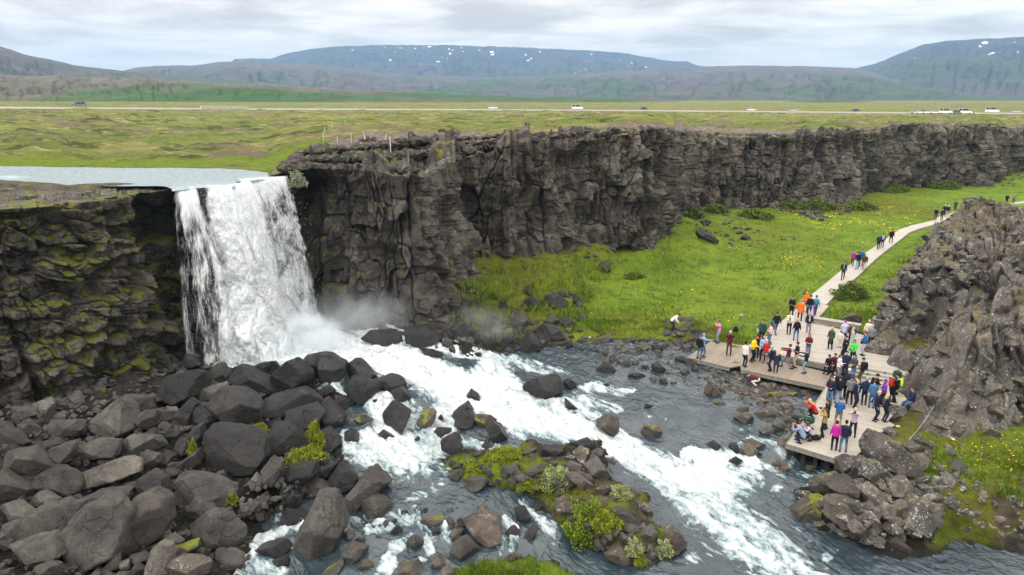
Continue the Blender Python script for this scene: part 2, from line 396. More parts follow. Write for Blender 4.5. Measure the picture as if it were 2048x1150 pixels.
# ------------------------------------------------------------------ materials
def rock_mat(name, dark, lite, moss=.3, lichen=.2, wetc=0., rust=.2, mcol=((.11,.13,.010),(.21,.235,.014)), bs=.6, wetattr=False, scale=1., mattr=False):
    t = NT(name); p = t.pos(); nx, ny, nz = t.nrm()
    n1 = t.noise(.45 * scale, 8, .6); n2 = t.noise(3.2 * scale, 8, .65); n3 = t.noise(16 * scale, 6, .7)
    c = t.mix(t.mr(n1, .32, .68), dark, lite)
    c = t.mix(t.mr(n2, .3, .72), t.mix(.5, c, (0.02, .018, .016)), c)
    c = t.mix(t.math('MULTIPLY', t.mr(t.noise(.9 * scale, 5, .6, dist=1.), .5, .68), rust), c, (lite[0] * 1.25, lite[1] * 1.08, lite[2] * .85))
    k = t.mr(n3, .28, .72, .55, 1.5, False); c = t.mix(1, c, t.comb(k, k, k), 'MULTIPLY')
    if wetattr or name == 'ridge_rock': tv = t.mr(t.attr('tone'), 0, 1, .62, 1.45, False)
    else:
        t.pos(); oi = t.nd('ShaderNodeObjectInfo'); tv = t.mr(t.math('FRACT', t.math('ADD', t.geo.outputs['Random Per Island'], oi.outputs['Random'])), 0, 1, .68, 1.35, False)
    c = t.mix(1, c, t.comb(tv, tv, tv), 'MULTIPLY')
    wp = t.nd('ShaderNodeVectorMath', operation='ADD'); t.put(wp.inputs[0], p); t.put(wp.inputs[1], t.vmul(t.noise(1.2 * scale, 5, .6, col=True), (.8, .8, .8)))
    ck = t.math('MULTIPLY', t.mr(t.vor(.85 * scale, wp.outputs[0], 'DISTANCE_TO_EDGE'), .035, .0), t.mr(t.noise(.7, 3), .46, .56))
    pit = t.mr(t.noise(9 * scale, 3, .6), .36, .30)
    c = t.mix(t.math('MULTIPLY', t.math('MAXIMUM', t.math('MULTIPLY', ck, .5), t.math('MULTIPLY', pit, .6)), .85), c, (.012, .011, .010))
    if lichen > 0:
        v = t.vor(4.5 * scale); v2 = t.vor(11 * scale)
        li = t.math('MAXIMUM', t.mr(t.noise(6 * scale, 6, .75), .55, .60), t.mr(t.noise(15 * scale, 4, .7), .58, .63))
        m = t.mr(t.math('MULTIPLY_ADD', nz, .14, t.noise(1.3 * scale, 5, .65)), .64 - .10 * lichen, .76 - .10 * lichen)
        li = t.math('MULTIPLY', t.math('MULTIPLY', li, m), min(1, .5 + lichen))
        c = t.mix(li, c, (.52, .52, .49))
    if moss > 0:
        mf = t.math('MULTIPLY_ADD', nz, .38, t.noise(.85 * scale, 6, .62))
        if mattr: mf = t.math('ADD', mf, t.attr('moss'))
        mm = t.mr(mf, 1.02 - .3 * moss, 1.1 - .3 * moss)
        c = t.mix(mm, c, t.mix(t.mr(t.noise(5, 5), .35, .7), mcol[0], mcol[1]))
    rough = .82
    if wetattr or wetc:
        w = t.attr('wet') if wetattr else wetc
        w = t.math('MULTIPLY', w, t.mr(t.noise(1.1, 4), .2, .6))
        c = t.mix(w, c, t.mix(1, c, (.42, .45, .5), 'MULTIPLY'))
        rough = t.mr(w, 0, 1, .85, .2, False)
    h = t.math('MULTIPLY_ADD', t.noise(3.2 * scale, 10, .74), 1.2, t.math('MULTIPLY', t.noise(18 * scale, 6, .75), .4))
    h = t.math('SUBTRACT', h, t.math('MULTIPLY', ck, .5))
    return t.done(c, rough, t.bump(h, min(1., bs * 1.25), .32), .45)
M = {}
M['cliff'] = rock_mat('cliff_rock', (.050, .044, .038), (.180, .158, .128), moss=.42, lichen=.3, wetattr=True, rust=.3, mattr=True, bs=.8)
M['boulder'] = rock_mat('dark_boulder', (.042, .040, .038), (.125, .117, .103), moss=.0, lichen=0, rust=.12, bs=.7)
M['boulder_pale'] = rock_mat('pale_boulder', (.085, .079, .069), (.19, .176, .15), moss=.0, lichen=.0, rust=.15, bs=.7)
M['boulder_wet'] = rock_mat('wet_boulder', (.018, .018, .020), (.045, .043, .043), moss=.0, lichen=0, wetc=.8, rust=.2, bs=.6)
M['boulder_dark'] = rock_mat('near_fall_boulder', (.026, .026, .027), (.080, .075, .070), moss=.0, lichen=0, wetc=.55, rust=.1, bs=.7)
M['boulder_mossy'] = rock_mat('mossy_boulder', (.05, .045, .038), (.10, .088, .07), moss=.72, lichen=.0, rust=.2)
M['boulder_brown'] = rock_mat('brown_boulder', (.065, .055, .045), (.145, .122, .098), moss=.25, lichen=.25, rust=.3)
M['boulder_lichen'] = rock_mat('lichen_boulder', (.068, .062, .054), (.205, .187, .16), moss=.3, lichen=1.1, rust=.5, bs=1.)
M['ridge'] = rock_mat('ridge_rock', (.082, .075, .066), (.25, .23, .20), moss=.62, lichen=.95, rust=.5, bs=1., mcol=((.12, .095, .045), (.20, .165, .075)), mattr=True)

def ground_mat():
    t = NT('valley_ground'); g = t.attr('grass'); r = t.attr('rock'); nx, ny, nz = t.nrm()
    n1 = t.noise(.22, 6, .6); n2 = t.noise(1.4, 7, .65); n3 = t.noise(9, 6, .75)
    lush = t.ramp(t.mr(n1, .3, .7, 0, 1, False), [(0, (.095, .165, .012)), (.5, (.135, .215, .014)), (1, (.175, .245, .024))])
    lush = t.mix(t.mr(t.noise(.7, 7, .75), .47, .66), lush, (.055, .09, .012))
    oliv = t.ramp(n2, [(.3, (.05, .06, .010)), (.5, (.11, .125, .010)), (.7, (.17, .17, .018))])
    ear = t.ramp(n2, [(.3, (.035, .028, .020)), (.6, (.10, .08, .055)), (.75, (.15, .12, .085))])
    rk = t.ramp(t.noise(2.2, 8, .7), [(.3, (.008, .008, .007)), (.5, (.022, .020, .018)), (.72, (.06, .054, .045))])  # dark gravel, blackened further to paint the shade between boulders
    c = t.mix(t.mr(t.math('ADD', g, t.math('MULTIPLY', t.math('SUBTRACT', n2, .5), .8)), .65, .95), oliv, lush)
    c = t.mix(t.mr(t.math('ADD', g, t.math('MULTIPLY', t.math('SUBTRACT', t.noise(.9, 8, .7), .5), 1.3)), .62, .42), c, ear)
    c = t.mix(t.mr(t.math('ADD', r, t.math('MULTIPLY', t.math('SUBTRACT', t.noise(1.1, 8, .65), .5), 1.2)), .5, .72), c, rk)
    c = t.mix(t.attr('wetbed'), c, (.022, .02, .016))
    k = t.mr(n3, .25, .75, .6, 1.4, False); c = t.mix(1, c, t.comb(k, k, k), 'MULTIPLY')
    h = t.math('MULTIPLY_ADD', t.noise(3, 8, .75), .6, t.math('MULTIPLY', t.noise(14, 6, .8), .5))
    return t.done(c, .95, t.bump(h, .9, .35), .15)
M['ground'] = ground_mat()
def plateau_mat():
    t = NT('plateau_ground'); lu = t.attr('lush'); r = t.attr('rock'); br = t.attr('gravel')
    p = t.pos()
    q = t.vmul(p, (.45, 1, 1))
    n1 = t.noise(.06, 7, .7, q); n2 = t.noise(.22, 8, .75, q); n3 = t.noise(1.6, 6, .75); n4 = t.noise(.11, 6, .7, q, dist=.6)
    c = t.ramp(n2, [(.30, (.05, .058, .02)), (.43, (.118, .140, .030)), (.54, (.19, .195, .052)), (.68, (.29, .235, .125))])
    c = t.mix(t.mr(n1, .40, .62), c, t.ramp(n2, [(.3, (.05, .072, .018)), (.55, (.115, .155, .026)), (.72, (.20, .20, .06))]))
    c = t.mix(t.math('MULTIPLY', t.mr(n4, .52, .58), .85), c, (.13, .098, .075))
    c = t.mix(t.math('MULTIPLY', t.mr(t.noise(.5, 7, .75, q), .56, .62), .85), c, (.30, .26, .11))
    c = t.mix(t.math('MULTIPLY', t.mr(t.noise(.16, 8, .75, t.vmul(p, (.6, 1.2, 1))), .545, .59), .9), c, (.045, .055, .014))
    c = t.mix(lu, c, t.ramp(n3, [(.3, (.07, .11, .008)), (.6, (.15, .21, .010)), (.8, (.22, .24, .02))]))
    gr = t.ramp(t.noise(1.2, 8, .75), [(.3, (.06, .05, .045)), (.5, (.16, .13, .11)), (.7, (.27, .235, .2))])
    c = t.mix(t.mr(t.math('ADD', br, t.math('MULTIPLY', t.math('SUBTRACT', n3, .5), .9)), .4, .7), c, gr)
    rk = t.ramp(t.noise(1.0, 9, .7), [(.3, (.035, .032, .024)), (.5, (.10, .09, .062)), (.7, (.2, .18, .13))])
    rk = t.mix(t.mr(t.noise(1.7, 6, .7), .52, .66), rk, (.12, .12, .02))
    c = t.mix(t.mr(t.math('ADD', r, t.math('MULTIPLY', t.math('SUBTRACT', n3, .5), .6)), .4, .6), c, rk)
    k = t.mr(t.noise(5, 6, .8), .25, .75, .65, 1.35, False); c = t.mix(1, c, t.comb(k, k, k), 'MULTIPLY')
    h = t.math('MULTIPLY_ADD', n3, .8, t.math('MULTIPLY', t.noise(7, 6, .8), .4))
    return t.done(c, .95, t.bump(h, 1., .5), .15)
M['plateau'] = plateau_mat()
def water_mat(name, top=False):
    t = NT(name); f = t.attr('foam_sheen'); ae = t.attr('wu'); ce = t.attr('wv')
    v = t.comb(ae, ce, 0.)
    nf = t.noise(1.0, 8, .7, t.vmul(v, (4, 7, 1)), dist=.3); nd = t.noise(1.0, 6, .85, t.vmul(v, (22, 28, 1)), dist=.2)
    ff = t.math('ADD', f, t.math('MULTIPLY', t.math('SUBTRACT', nf, .5), .75))
    ff = t.math('ADD', ff, t.math('MULTIPLY', t.math('SUBTRACT', nd, .5), .95))
    deep = t.mix(t.mr(t.noise(.5, 5, .6), .35, .7), (.018, .032, .042), (.046, .064, .074)) if not top else t.mix(.5, (.05, .06, .06), (.03, .04, .045))
    turq = (.10, .16, .175)
    c = t.mix(t.mr(ff, .26, .5), deep, turq)
    c = t.mix(t.mr(ff, .38, .68), c, (.24, .30, .32))
    wv_ = t.noise(1.0, 5, .7, t.vmul(v, (5, 8, 1)), dist=.3)
    c = t.mix(t.mr(ff, .58, .95), c, t.mix(t.mr(wv_, .36, .62), (.36, .41, .43), (.54, .56, .57)))  # two whites mixed by noise paint shading into the froth
    ro = t.mr(ff, .3, .8, .13 if not top else .2, .75)
    b1 = t.noise(1.0, 3, .5, t.vmul(v, (5, 7.5, 1)), dist=.25)
    b2 = t.noise(1.0, 2, .5, t.vmul(v, (9, 15, 1)))
    h = t.math('MULTIPLY_ADD', b1, 1., t.math('MULTIPLY', b2, .35))
    bn = t.bump(h, .55 if not top else .2, .22 if not top else .05); t.put(bn.node.inputs['Strength'], t.mr(ff, .4, .8, .55 if not top else .2, .3))
    m = t.done(c, ro, bn, .5)
    t.b.inputs['Subsurface Weight'].default_value = 0
    return m
M['water'] = water_mat('river_water'); M['water_top'] = water_mat('upper_river_water', True)
def fall_mat(name, fx, fy, thr, wid, fine=1.):
    t = NT(name); s = t.attr('fs'); v = t.attr('ft'); d = t.attr('dens')
    q = t.comb(s, v, 0.)
    n1 = t.noise(1., 7, .68, t.vmul(q, (fx, fy, 1)), dist=.5)
    n2 = t.noise(1., 5, .75, t.vmul(q, (fx * 4.5, fy * 3.2, 1)), dist=.3)
    n3 = t.noise(1., 6, .65, t.vmul(q, (fx * .25, fy * .6, 1)), dist=1.)
    x = t.math('ADD', t.math('MULTIPLY', n1, .5), t.math('MULTIPLY_ADD', n2, .42 * fine, t.math('MULTIPLY', n3, .5)))
    x = t.math('ADD', x, d)
    a = t.mr(x, thr, thr + wid)
    c = t.mix(t.mr(n1, .3, .7), (.60, .67, .70), (.86, .90, .92))
    t.b.inputs['Alpha'].default_value = 1; t.put(t.b.inputs['Alpha'], a)
    t.b.inputs['Transmission Weight'].default_value = 0
    return t.done(c, .6, t.bump(t.math('ADD', n1, n2), .8, .35), .3)
M['fall_a'] = fall_mat('white_water', .9, .5, .78, .34)
M['fall_b'] = fall_mat('lace_water', 2.6, .55, .86, .24, 1.2)
M['fall_d'] = fall_mat('spray_veil', 1.6, .8, .86, .30, 1.2)
M['fall_c'] = fall_mat('thin_water', 2.6, .22, .92, .22, 1.)
t = NT('spray_drops'); M['spray'] = t.done((.7, .74, .76), .5, spec=.3)
def planks_mat(name, c1, c2, ang, w=.145, wet=0.):
    t = NT(name); x, y, z = t.sep(t.pos())
    u = t.math('MULTIPLY_ADD', x, cos(ang) / w, t.math('MULTIPLY', y, sin(ang) / w))
    vv = t.math('MULTIPLY_ADD', x, -sin(ang), t.math('MULTIPLY', y, cos(ang)))
    fr = t.math('FRACT', u); fl = t.math('FLOOR', u)
    wn = t.nd('ShaderNodeTexWhiteNoise', noise_dimensions='1D'); t.put(wn.inputs['W'], fl)
    gap = t.math('MULTIPLY', t.mr(fr, .0, .07), t.mr(fr, 1., .93))
    gr = t.noise(1, 5, .7, t.comb(t.math('MULTIPLY', u, 4.), t.math('MULTIPLY', vv, .6), 0.))
    c = t.mix(t.math('MULTIPLY_ADD', wn.outputs[0], .6, t.math('MULTIPLY', gr, .4)), c1, c2)
    st = t.noise(.55, 6, .7); c = t.mix(t.mr(st, .55, .75, 0, .45), c, (c1[0] * .6, c1[1] * .58, c1[2] * .55))
    c = t.mix(gap, (.03, .025, .02), c)
    ro = .75 if not wet else t.mr(t.noise(.35, 4), .35, .6, .3, .6)
    return t.done(c, ro, t.bump(gap, .5, .02), .35)
KR[3] = 13.98; KR[4] = 13.92; KR[5:10] = 13.70; KZT[5:10] = 13.65; KZT[3:5] = np.minimum(KZT[3:5], 13.75)
KRAD = np.hypot(KP[:, 0], KP[:, 1])
# ------------------------------------------------------------------ lower ground
def build_ground():
    px = np.arange(-420, 2470, 2.3); n = len(px)
    kx = [k[0] for k in KN]; ky = np.array([k[1] for k in KN], float)
    y0 = np.interp(px, kx, ky) - 16; y0 = np.minimum(y0, 900)
    t = np.linspace(0, 1, 570)[None, :]
    py = y0[:, None] + (1345 - y0[:, None]) * t ** 1.06
    Q = P(np.repeat(px[:, None], 570, 1), py, 1.4)
    x, y = Q[..., 0], Q[..., 1]
    z, g, r, sd, w = GZ(x, y, True)
    dist = np.hypot(x, y)
    rough = .05 + .22 * r
    F1, F2, I = worley(x / 1.1, y / 1.1, 3); G1, G2, J = worley(x / .45, y / .45, 9)
    dry = sst(0., .8, -sd)
    dome = np.clip(1 - F1 * 1.25, 0, 1) ** .6
    z = z + dry * (np.clip(r * 1.3 - .25, 0, 1) * ((I - .35) * .55 * dome + .22 * np.clip(1 - G1 * 1.3, 0, 1) ** .6 * J) + fbm2(x / 2.2, y / 2.2, 2, 5) * (.10 + .25 * sst(1.9, 3.2, z)) + .05 * fbm2(x / .5, y / .5, 6, 3))
    z = z - .30 * dry * sst(.7, 1., r) * (x < -3) * (y < 46)
    # little river bed stones
    z = z + (1 - dry) * .16 * np.clip(1 - G1 * 1.3, 0, 1) * J
    return grid_obj('ground', np.stack([x, y, z], -1), M['ground'], dict(grass=g, rock=r, wetbed=sst(-.35, .15, sd)))
tag(build_ground(), kind='structure')
# ------------------------------------------------------------------ cliff
def build_cliff():
    n, m = 2300, 340
    # denser where the picture is: equal picture steps
    a = np.interp(np.linspace(0, 1, n), [0, .07, .95, 1], [A0, -.80, .80, A1])
    R = kin(a, KRAD); ux = a / np.sqrt(1 + a * a); uy = 1 / np.sqrt(1 + a * a)
    px_, py_ = R * ux, R * uy
    k = 7; ker = np.ones(k) / k
    sm = lambda q: np.convolve(np.pad(q, k // 2, mode='edge'), ker, 'valid')
    px_, py_ = sm(px_), sm(py_)
    s = np.concatenate([[0], np.cumsum(np.hypot(np.diff(px_), np.diff(py_)))])
    tx = np.gradient(px_); ty = np.gradient(py_)
    k = 41; ker = np.ones(k) / k
    tx, ty = sm(tx), sm(ty); L_ = np.hypot(tx, ty)
    nx, ny = ty / L_, -tx / L_
    zb = kin(a, [q[2] for q in KN]) - 1.6; z1 = kin(a, KZT); z2 = kin(a, KR); L = kin(a, KL); wet = kin(a, [q[6] for q in KN])
    v = np.linspace(0, 1, m)
    V = v[None, :]; fr = .80
    tv = np.clip(V / fr, 0, 1); ts = np.clip((V - fr) / .155, 0, 1); tr = np.clip((V - .955) / .045, 0, 1)
    S = np.repeat(s[:, None], m, 1)
    z = zb[:, None] + (z1 - zb)[:, None] * tv
    Lc = L[:, None]
    big = Lc > 4
    steps = ts
    flat = (L < 4) | (a < -.28)
    zz = z + (z2 - z1)[:, None] * np.where(flat[:, None], ts, .6 * sst(.2, .45, ts) + .4 * sst(.6, .9, ts))
    rr = Lc * ts + 1.8 * tr
    zz = zz - .5 * tr
    # displacement
    wx = S + .22 * fbm2(S / 2, z / 5, 21, 3); wz = z + .35 * fbm2(S / 3 + 9, z / 2, 22, 3)
    left = (a < -.36)[:, None] * 1.; left = sst(-.30, -.42, a)[:, None]
    cs = 1.15
    tA, gA_, I = facet(wx / 2.5 * (1 - left) + left * wx / 1.9, wz / 5.2 * (1 - left) + left * wz / 1.25, 41, .8, .85, 1.2 - .7 * left); F1 = worley(wx / 2.5, wz / 4.6, 41)[0]
    cA = np.clip(gA_ / .06, 0, 1)
    tB, gB_, J = facet(wx / cs, wz / .6 * left + (1 - left) * wz / 3.1, 43, .8, .85, 1.1 - .5 * left)
    cB = np.clip(gB_ / .09, 0, 1)
    tC, gC_, K = facet(wx / .5, wz / .62, 47, .9, .6, 1.2)
    cC = np.clip(gC_ / .15, 0, 1)
    D = 1.15 * tA + .62 * tB + .22 * tC
    D -= (.6 + .3 * left) * (1 - cA) + (.28 + .15 * left) * (1 - cB) + .07 * (1 - cC)
    D += 1.6 * fbm2(S / 11, z / 12, 51, 3) * (1 - .65 * left) + .12 * fbm2(S / .8, z / .8, 53, 4)
    flute = np.abs(np.sin((S + .25 * fbm2(S / 3, z / 6, 58, 2)) * 3.6 + I * 20)) ** .6; D += (1 - left) * .16 * flute * sst(.25, .6, vn2(S / 6, z / 4, 59) + .6)
    tone = np.clip(.55 * J + .3 * I + .15 * K, 0, 1)
    # deep clefts
    cl = worley(S / 9., z * 0 + .5, 57)[0]; ridge = np.abs(fbm2((S + .12 * z) / 7, z / 60, 61, 2))
    D -= 1.2 * (1 - sst(0, .03, ridge)) * (.3 + .7 * sst(-.2, .3, vn2(S / 5, z / 5, 62)))
    # ledges
    hgt = (z - zb[:, None]) / (z1 - zb)[:, None]
    for lv, am in ((.33, .35), (.56, .5), (.74, .45)):
        q = lv + .05 * fbm2(S / 8, z * 0, 71 + int(lv * 10), 3)
        D -= am * sst(q - .015, q + .015, hgt) * (.4 + .6 * left)
    # slanting outward foot on the left wall, overhang hollow beside the falls
    D += (1 - hgt) * 1.0 * left + .5
    D -= 2.1 * sst(-.552, -.528, a)[:, None] * sst(-.285, -.31, a)[:, None] * sst(1.02, .94, hgt)
    hol = np.exp(-((a[:, None] + .19) / .05) ** 2) * sst(.62, .5, hgt) * sst(-.02, .15, hgt)
    D -= 2.2 * hol
    rimn = sst(.0, .12, (1 - tv) + .0)
    D = D * (.55 + .45 * rimn)
    D = D * (1 - tr)
    rubble = ((I - .35) * 1.1 * np.clip(1 - F1, 0, 1) ** .5 + (J - .4) * .7 + .25 * K)
    UXg = (S + .6 * vn2(S, rr, 81)) ; 
    tE, gE, EI = facet(UXg / 1.9, rr / 1.6, 83, .8, .5, .9); tF, gF, BI = facet(UXg / .75, rr / .7, 87, .8, .5, .9)
    rub = .85 * tE + .35 * tF - .35 * (1 - np.clip(gE / .1, 0, 1)) - .12 * (1 - np.clip(gF / .12, 0, 1)) + .2
    amp = np.where((L > 2.5) & (a > -.30), .9, .18)[:, None] * sst(0, .12, ts) * (1 - tr)
    amp = amp * (1 - wet[:, None] * (np.abs(a[:, None] + .385) < .065) * .9)
    zz = zz + rub * amp + .06 * fbm2(S / 1.5, rr / 1.5, 89, 4) * (ts > 0) + .35 * fbm2(S / 2.2, z * 0 + 3, 91, 3) * (tv > .96) * (a > -.28)[:, None]
    lr = Lc > 10
    # radial outward setback
    X = px_[:, None] + ux[:, None] * rr + nx[:, None] * D
    Y = py_[:, None] + uy[:, None] * rr + ny[:, None] * D
    G = np.stack([X, Y, zz], -1)
    mossa = (.085 * left + .14 * left * sst(.0, .5, vn2(S / 2.5, z / 2.5, 95))) * np.ones_like(D) + .06 * (wet[:, None] > .2) + .05 * sst(.75, 1, tv) - .05 * ((a > -.1)[:, None] * (tv < .7)) + .08 * sst(.1, .5, vn2(S / 4, z / 3, 97)) + .25 * (ts > 0) * (1 - tr) * (a[:, None] > -.3) * vn2(S / 2, rr, 93) - .30 * (ts > .05) * left - .10 * (ts > .0) * (1 - left)
    wt = wet[:, None] * np.clip(1.25 - .45 * hgt, 0, 1)
    wt = np.clip(np.maximum(wt, .55 * left), 0, 1) * (ts <= 0.05)
    o = grid_obj('cliff', G, M['cliff'], dict(wet=wt, moss=mossa, tone=tone), want=(0, -1, .3))
    return o
tag(build_cliff(), kind='structure')
# ------------------------------------------------------------------ plateau
def build_plateau():
    n = 1500; a = np.linspace(A0 * .99, A1 * .99, n)
    R0 = kin(a, KRAD) + kin(a, KL) + .3; D, zd, _, _ = zfar(a)
    m = 620; t = np.linspace(0, 1, m)[None, :]
    # rows spaced evenly in picture height for the near part, then out to the hills
    kk = 121; pad = np.pad(R0, kk // 2, mode='edge'); lo_ = np.min(np.stack([pad[i:i + n] for i in range(0, kk, 6)]), 0); pad = np.pad(lo_, kk // 2, mode='edge')
    Rs = np.mean(np.stack([pad[i:i + n] for i in range(0, kk, 6)]), 0)
    inv0 = 1 / Rs[:, None]; inv1 = 1 / 2600.
    r = np.maximum(1 / (inv0 + (inv1 - inv0) * t ** .8), R0[:, None] + t * .01)
    ux = (a / np.sqrt(1 + a * a))[:, None]; uy = (1 / np.sqrt(1 + a * a))[:, None]
    x, y = ux * r, uy * r
    z, sd, R, Dr = PZ(x, y)
    d = r - R0[:, None]
    z = z - .9 * (1 - sst(0, 1.5, d)) * (sd < 0)
    A = np.repeat(a[:, None], m, 1)
    lush = sst(16, 2, -sd) * (A < -.28) * sst(-.2, .1, .4 + fbm2(x / 5, y / 3, 7, 4) * .7)
    grav = np.exp(-((A + .10) / .16) ** 2) * sst(34, 8, d) + .9 * np.exp(-((A - .28) / .22) ** 2) * sst(28, 4, d) + .45 * sst(12, 2, d)
    grav = np.clip(grav, 0, 1) * (A > -.26)
    rock = sst(3.2, .5, d) * (A > -.26) * .8
    rock = np.where((A < -.36) & (sd < 0) & (y < 55), 1., rock)
    return grid_obj('plateau', np.stack([x, y, z], -1), M['plateau'], dict(lush=lush, gravel=grav, rock=rock))
tag(build_plateau(), kind='structure')
# ------------------------------------------------------------------ upper river
def build_upper_river():
    px = np.concatenate([np.arange(-600, 340, 4.), np.arange(340, 576, 1.2)])
    so = np.interp(px, [-600, 0, 100, 135, 325, 345, 395, 402, 470, 476, 574], [364, 364, 370, 374, 373, 378, 373, 372, 371, 360, 353])
    no = np.interp(px, [-600, 0, 250, 430, 480, 520, 545, 560, 574], [328, 331, 334, 335, 337, 341, 346, 348.5, 350])
    m = 90; t = np.linspace(0, 1, m)[None, :] ** 1.3
    py = so[:, None] + (no - so)[:, None] * t
    Q = P(np.repeat(px[:, None], m, 1), py, RZ); x, y = Q[..., 0], Q[..., 1]
    d = np.hypot(x - x[:, :1], y - y[:, :1])
    lip = (px > 343)[:, None]
    z = RZ - lip * .16 * np.exp(-d / .5) + .025 * fbm2(x / 1.2, y / .8, 4, 4) + .03
    fo = .44 + .15 * lip * np.exp(-d / 1.4) + .25 * np.exp(-((px[:, None] - 20) / 30) ** 2) * np.exp(-((py - 355) / 3) ** 2)  # constant part lightens the water as a painted sky reflection
    return grid_obj('upper_river', np.stack([x, y, z], -1), M['water_top'], dict(foam_sheen=fo, wu=x * .35 - y * .2, wv=y * .9 + x * .3))
tag(build_upper_river(), kind='structure')
# ------------------------------------------------------------------ lower river with its white water
ST = [
 [(500,700,55,1.5),(560,690,65,1.5),(700,695,48,1.5),(840,735,45,1.4),(940,785,58,1.4),(1050,830,48,1.3),(1170,862,36,1.2),(1260,905,38,1.2),(1340,950,50,1.15),(1420,1010,62,1.05),(1500,1080,64,.95),(1590,1150,64,.85),(1750,1280,70,.7)],
 [(740,660,30,1.4),(860,690,24,1.3),(950,705,20,1.1),(1020,725,24,1.05),(1080,735,18,.85),(1140,745,10,.5)],
 [(980,745,40,1.3),(1040,790,26,1.2),(1120,812,22,1.0),(1180,800,16,.9),(1230,815,14,.7)],[(1170,830,22,1.0),(1240,870,16,.8),(1290,905,14,.8)],
 [(1140,785,8,.6),(1200,772,16,.95),(1240,785,12,.8),(1265,778,8,.6)],[(1270,805,6,.5),(1300,830,7,.55),(1330,840,5,.4)],
 [(720,765,18,1.1),(760,800,24,1.2),(800,840,40,1.2),(760,880,45,1.15),(820,905,50,1.1),(880,880,35,1.1),(900,820,40,1.2)],
 [(690,870,12,1.1),(705,905,16,1.0),(690,935,10,.6)],[(690,730,8,1.),(670,775,10,1.1),(700,790,8,1.)],[(630,785,8,.9),(650,770,8,.9)],
 [(850,925,34,.8),(890,950,20,.62),(870,975,10,.45)],[(770,945,12,.75),(795,950,12,.7)],[(720,915,20,.9),(760,920,20,.8)],
 [(920,880,10,1.),(985,900,14,1.0),(1040,905,10,.7)],[(830,985,6,.5),(850,990,6,.5),(810,1000,5,.4)],
 [(1368,915,10,1.1),(1385,905,12,1.2),(1420,925,24,1.25),(1460,915,18,1.2),(1500,925,20,1.1)],[(1340,960,26,1.2),(1430,960,44,1.2),(1500,950,22,.9)],
 [(1475,895,8,.9),(1510,880,12,.95),(1545,888,14,.9),(1575,915,14,.85),(1560,945,12,.7),(1530,930,8,.6)],[(1500,850,6,.5),(1480,865,5,.5)],
 [(475,1145,20,1.),(500,1105,16,1.0),(520,1080,12,1.),(550,1066,13,1.05),(600,1052,10,1.)],[(500,1140,22,.9),(560,1145,14,.7)],[(690,1042,8,.9),(725,1036,9,.8)],
 [(740,1055,13,1.),(780,1048,14,1.),(830,1035,8,.8)],[(800,1030,6,.7),(830,1020,7,.8),(850,1060,8,.85),(870,1070,10,.9),(900,1075,9,.8)],
 [(820,1075,8,.9),(790,1095,14,1.),(775,1130,16,.9),(760,1160,16,.7)],[(855,1080,9,.9),(860,1105,9,.7),(830,1125,8,.4)],[(890,1050,6,.8),(885,1075,6,.8)],
 [(1045,1005,7,1.05),(1065,1030,11,1.05),(1095,1055,15,.95),(1110,1075,12,.5)],[(1010,1040,7,.9),(1030,1060,10,1.),(1025,1095,10,.8)],[(1005,1080,8,.8),(1000,1100,8,.6)],
 [(1600,995,7,.4),(1630,965,8,.8),(1650,945,8,.8),(1600,950,8,.6)],[(1585,1050,10,.5),(1610,1075,10,.4)],[(1670,1095,8,.55),(1650,1120,8,.45)],[(1545,985,8,.5),(1570,960,6,.4)],
 [(1395,905,6,.7),(1370,935,8,.8)],[(1440,1090,20,.5),(1380,1120,10,.45)],[(1200,1065,5,.2),(1180,1105,6,.4)],[(1300,1125,10,.45),(1270,1118,6,.5)],[(930,800,14,1.3),(1100,850,25,1.2)],
 [(560,1010,6,.7),(555,1040,6,.6)],[(1340,760,8,.2),(1500,840,20,.15)],[(455,705,10,1.3),(470,720,10,1.2)]]
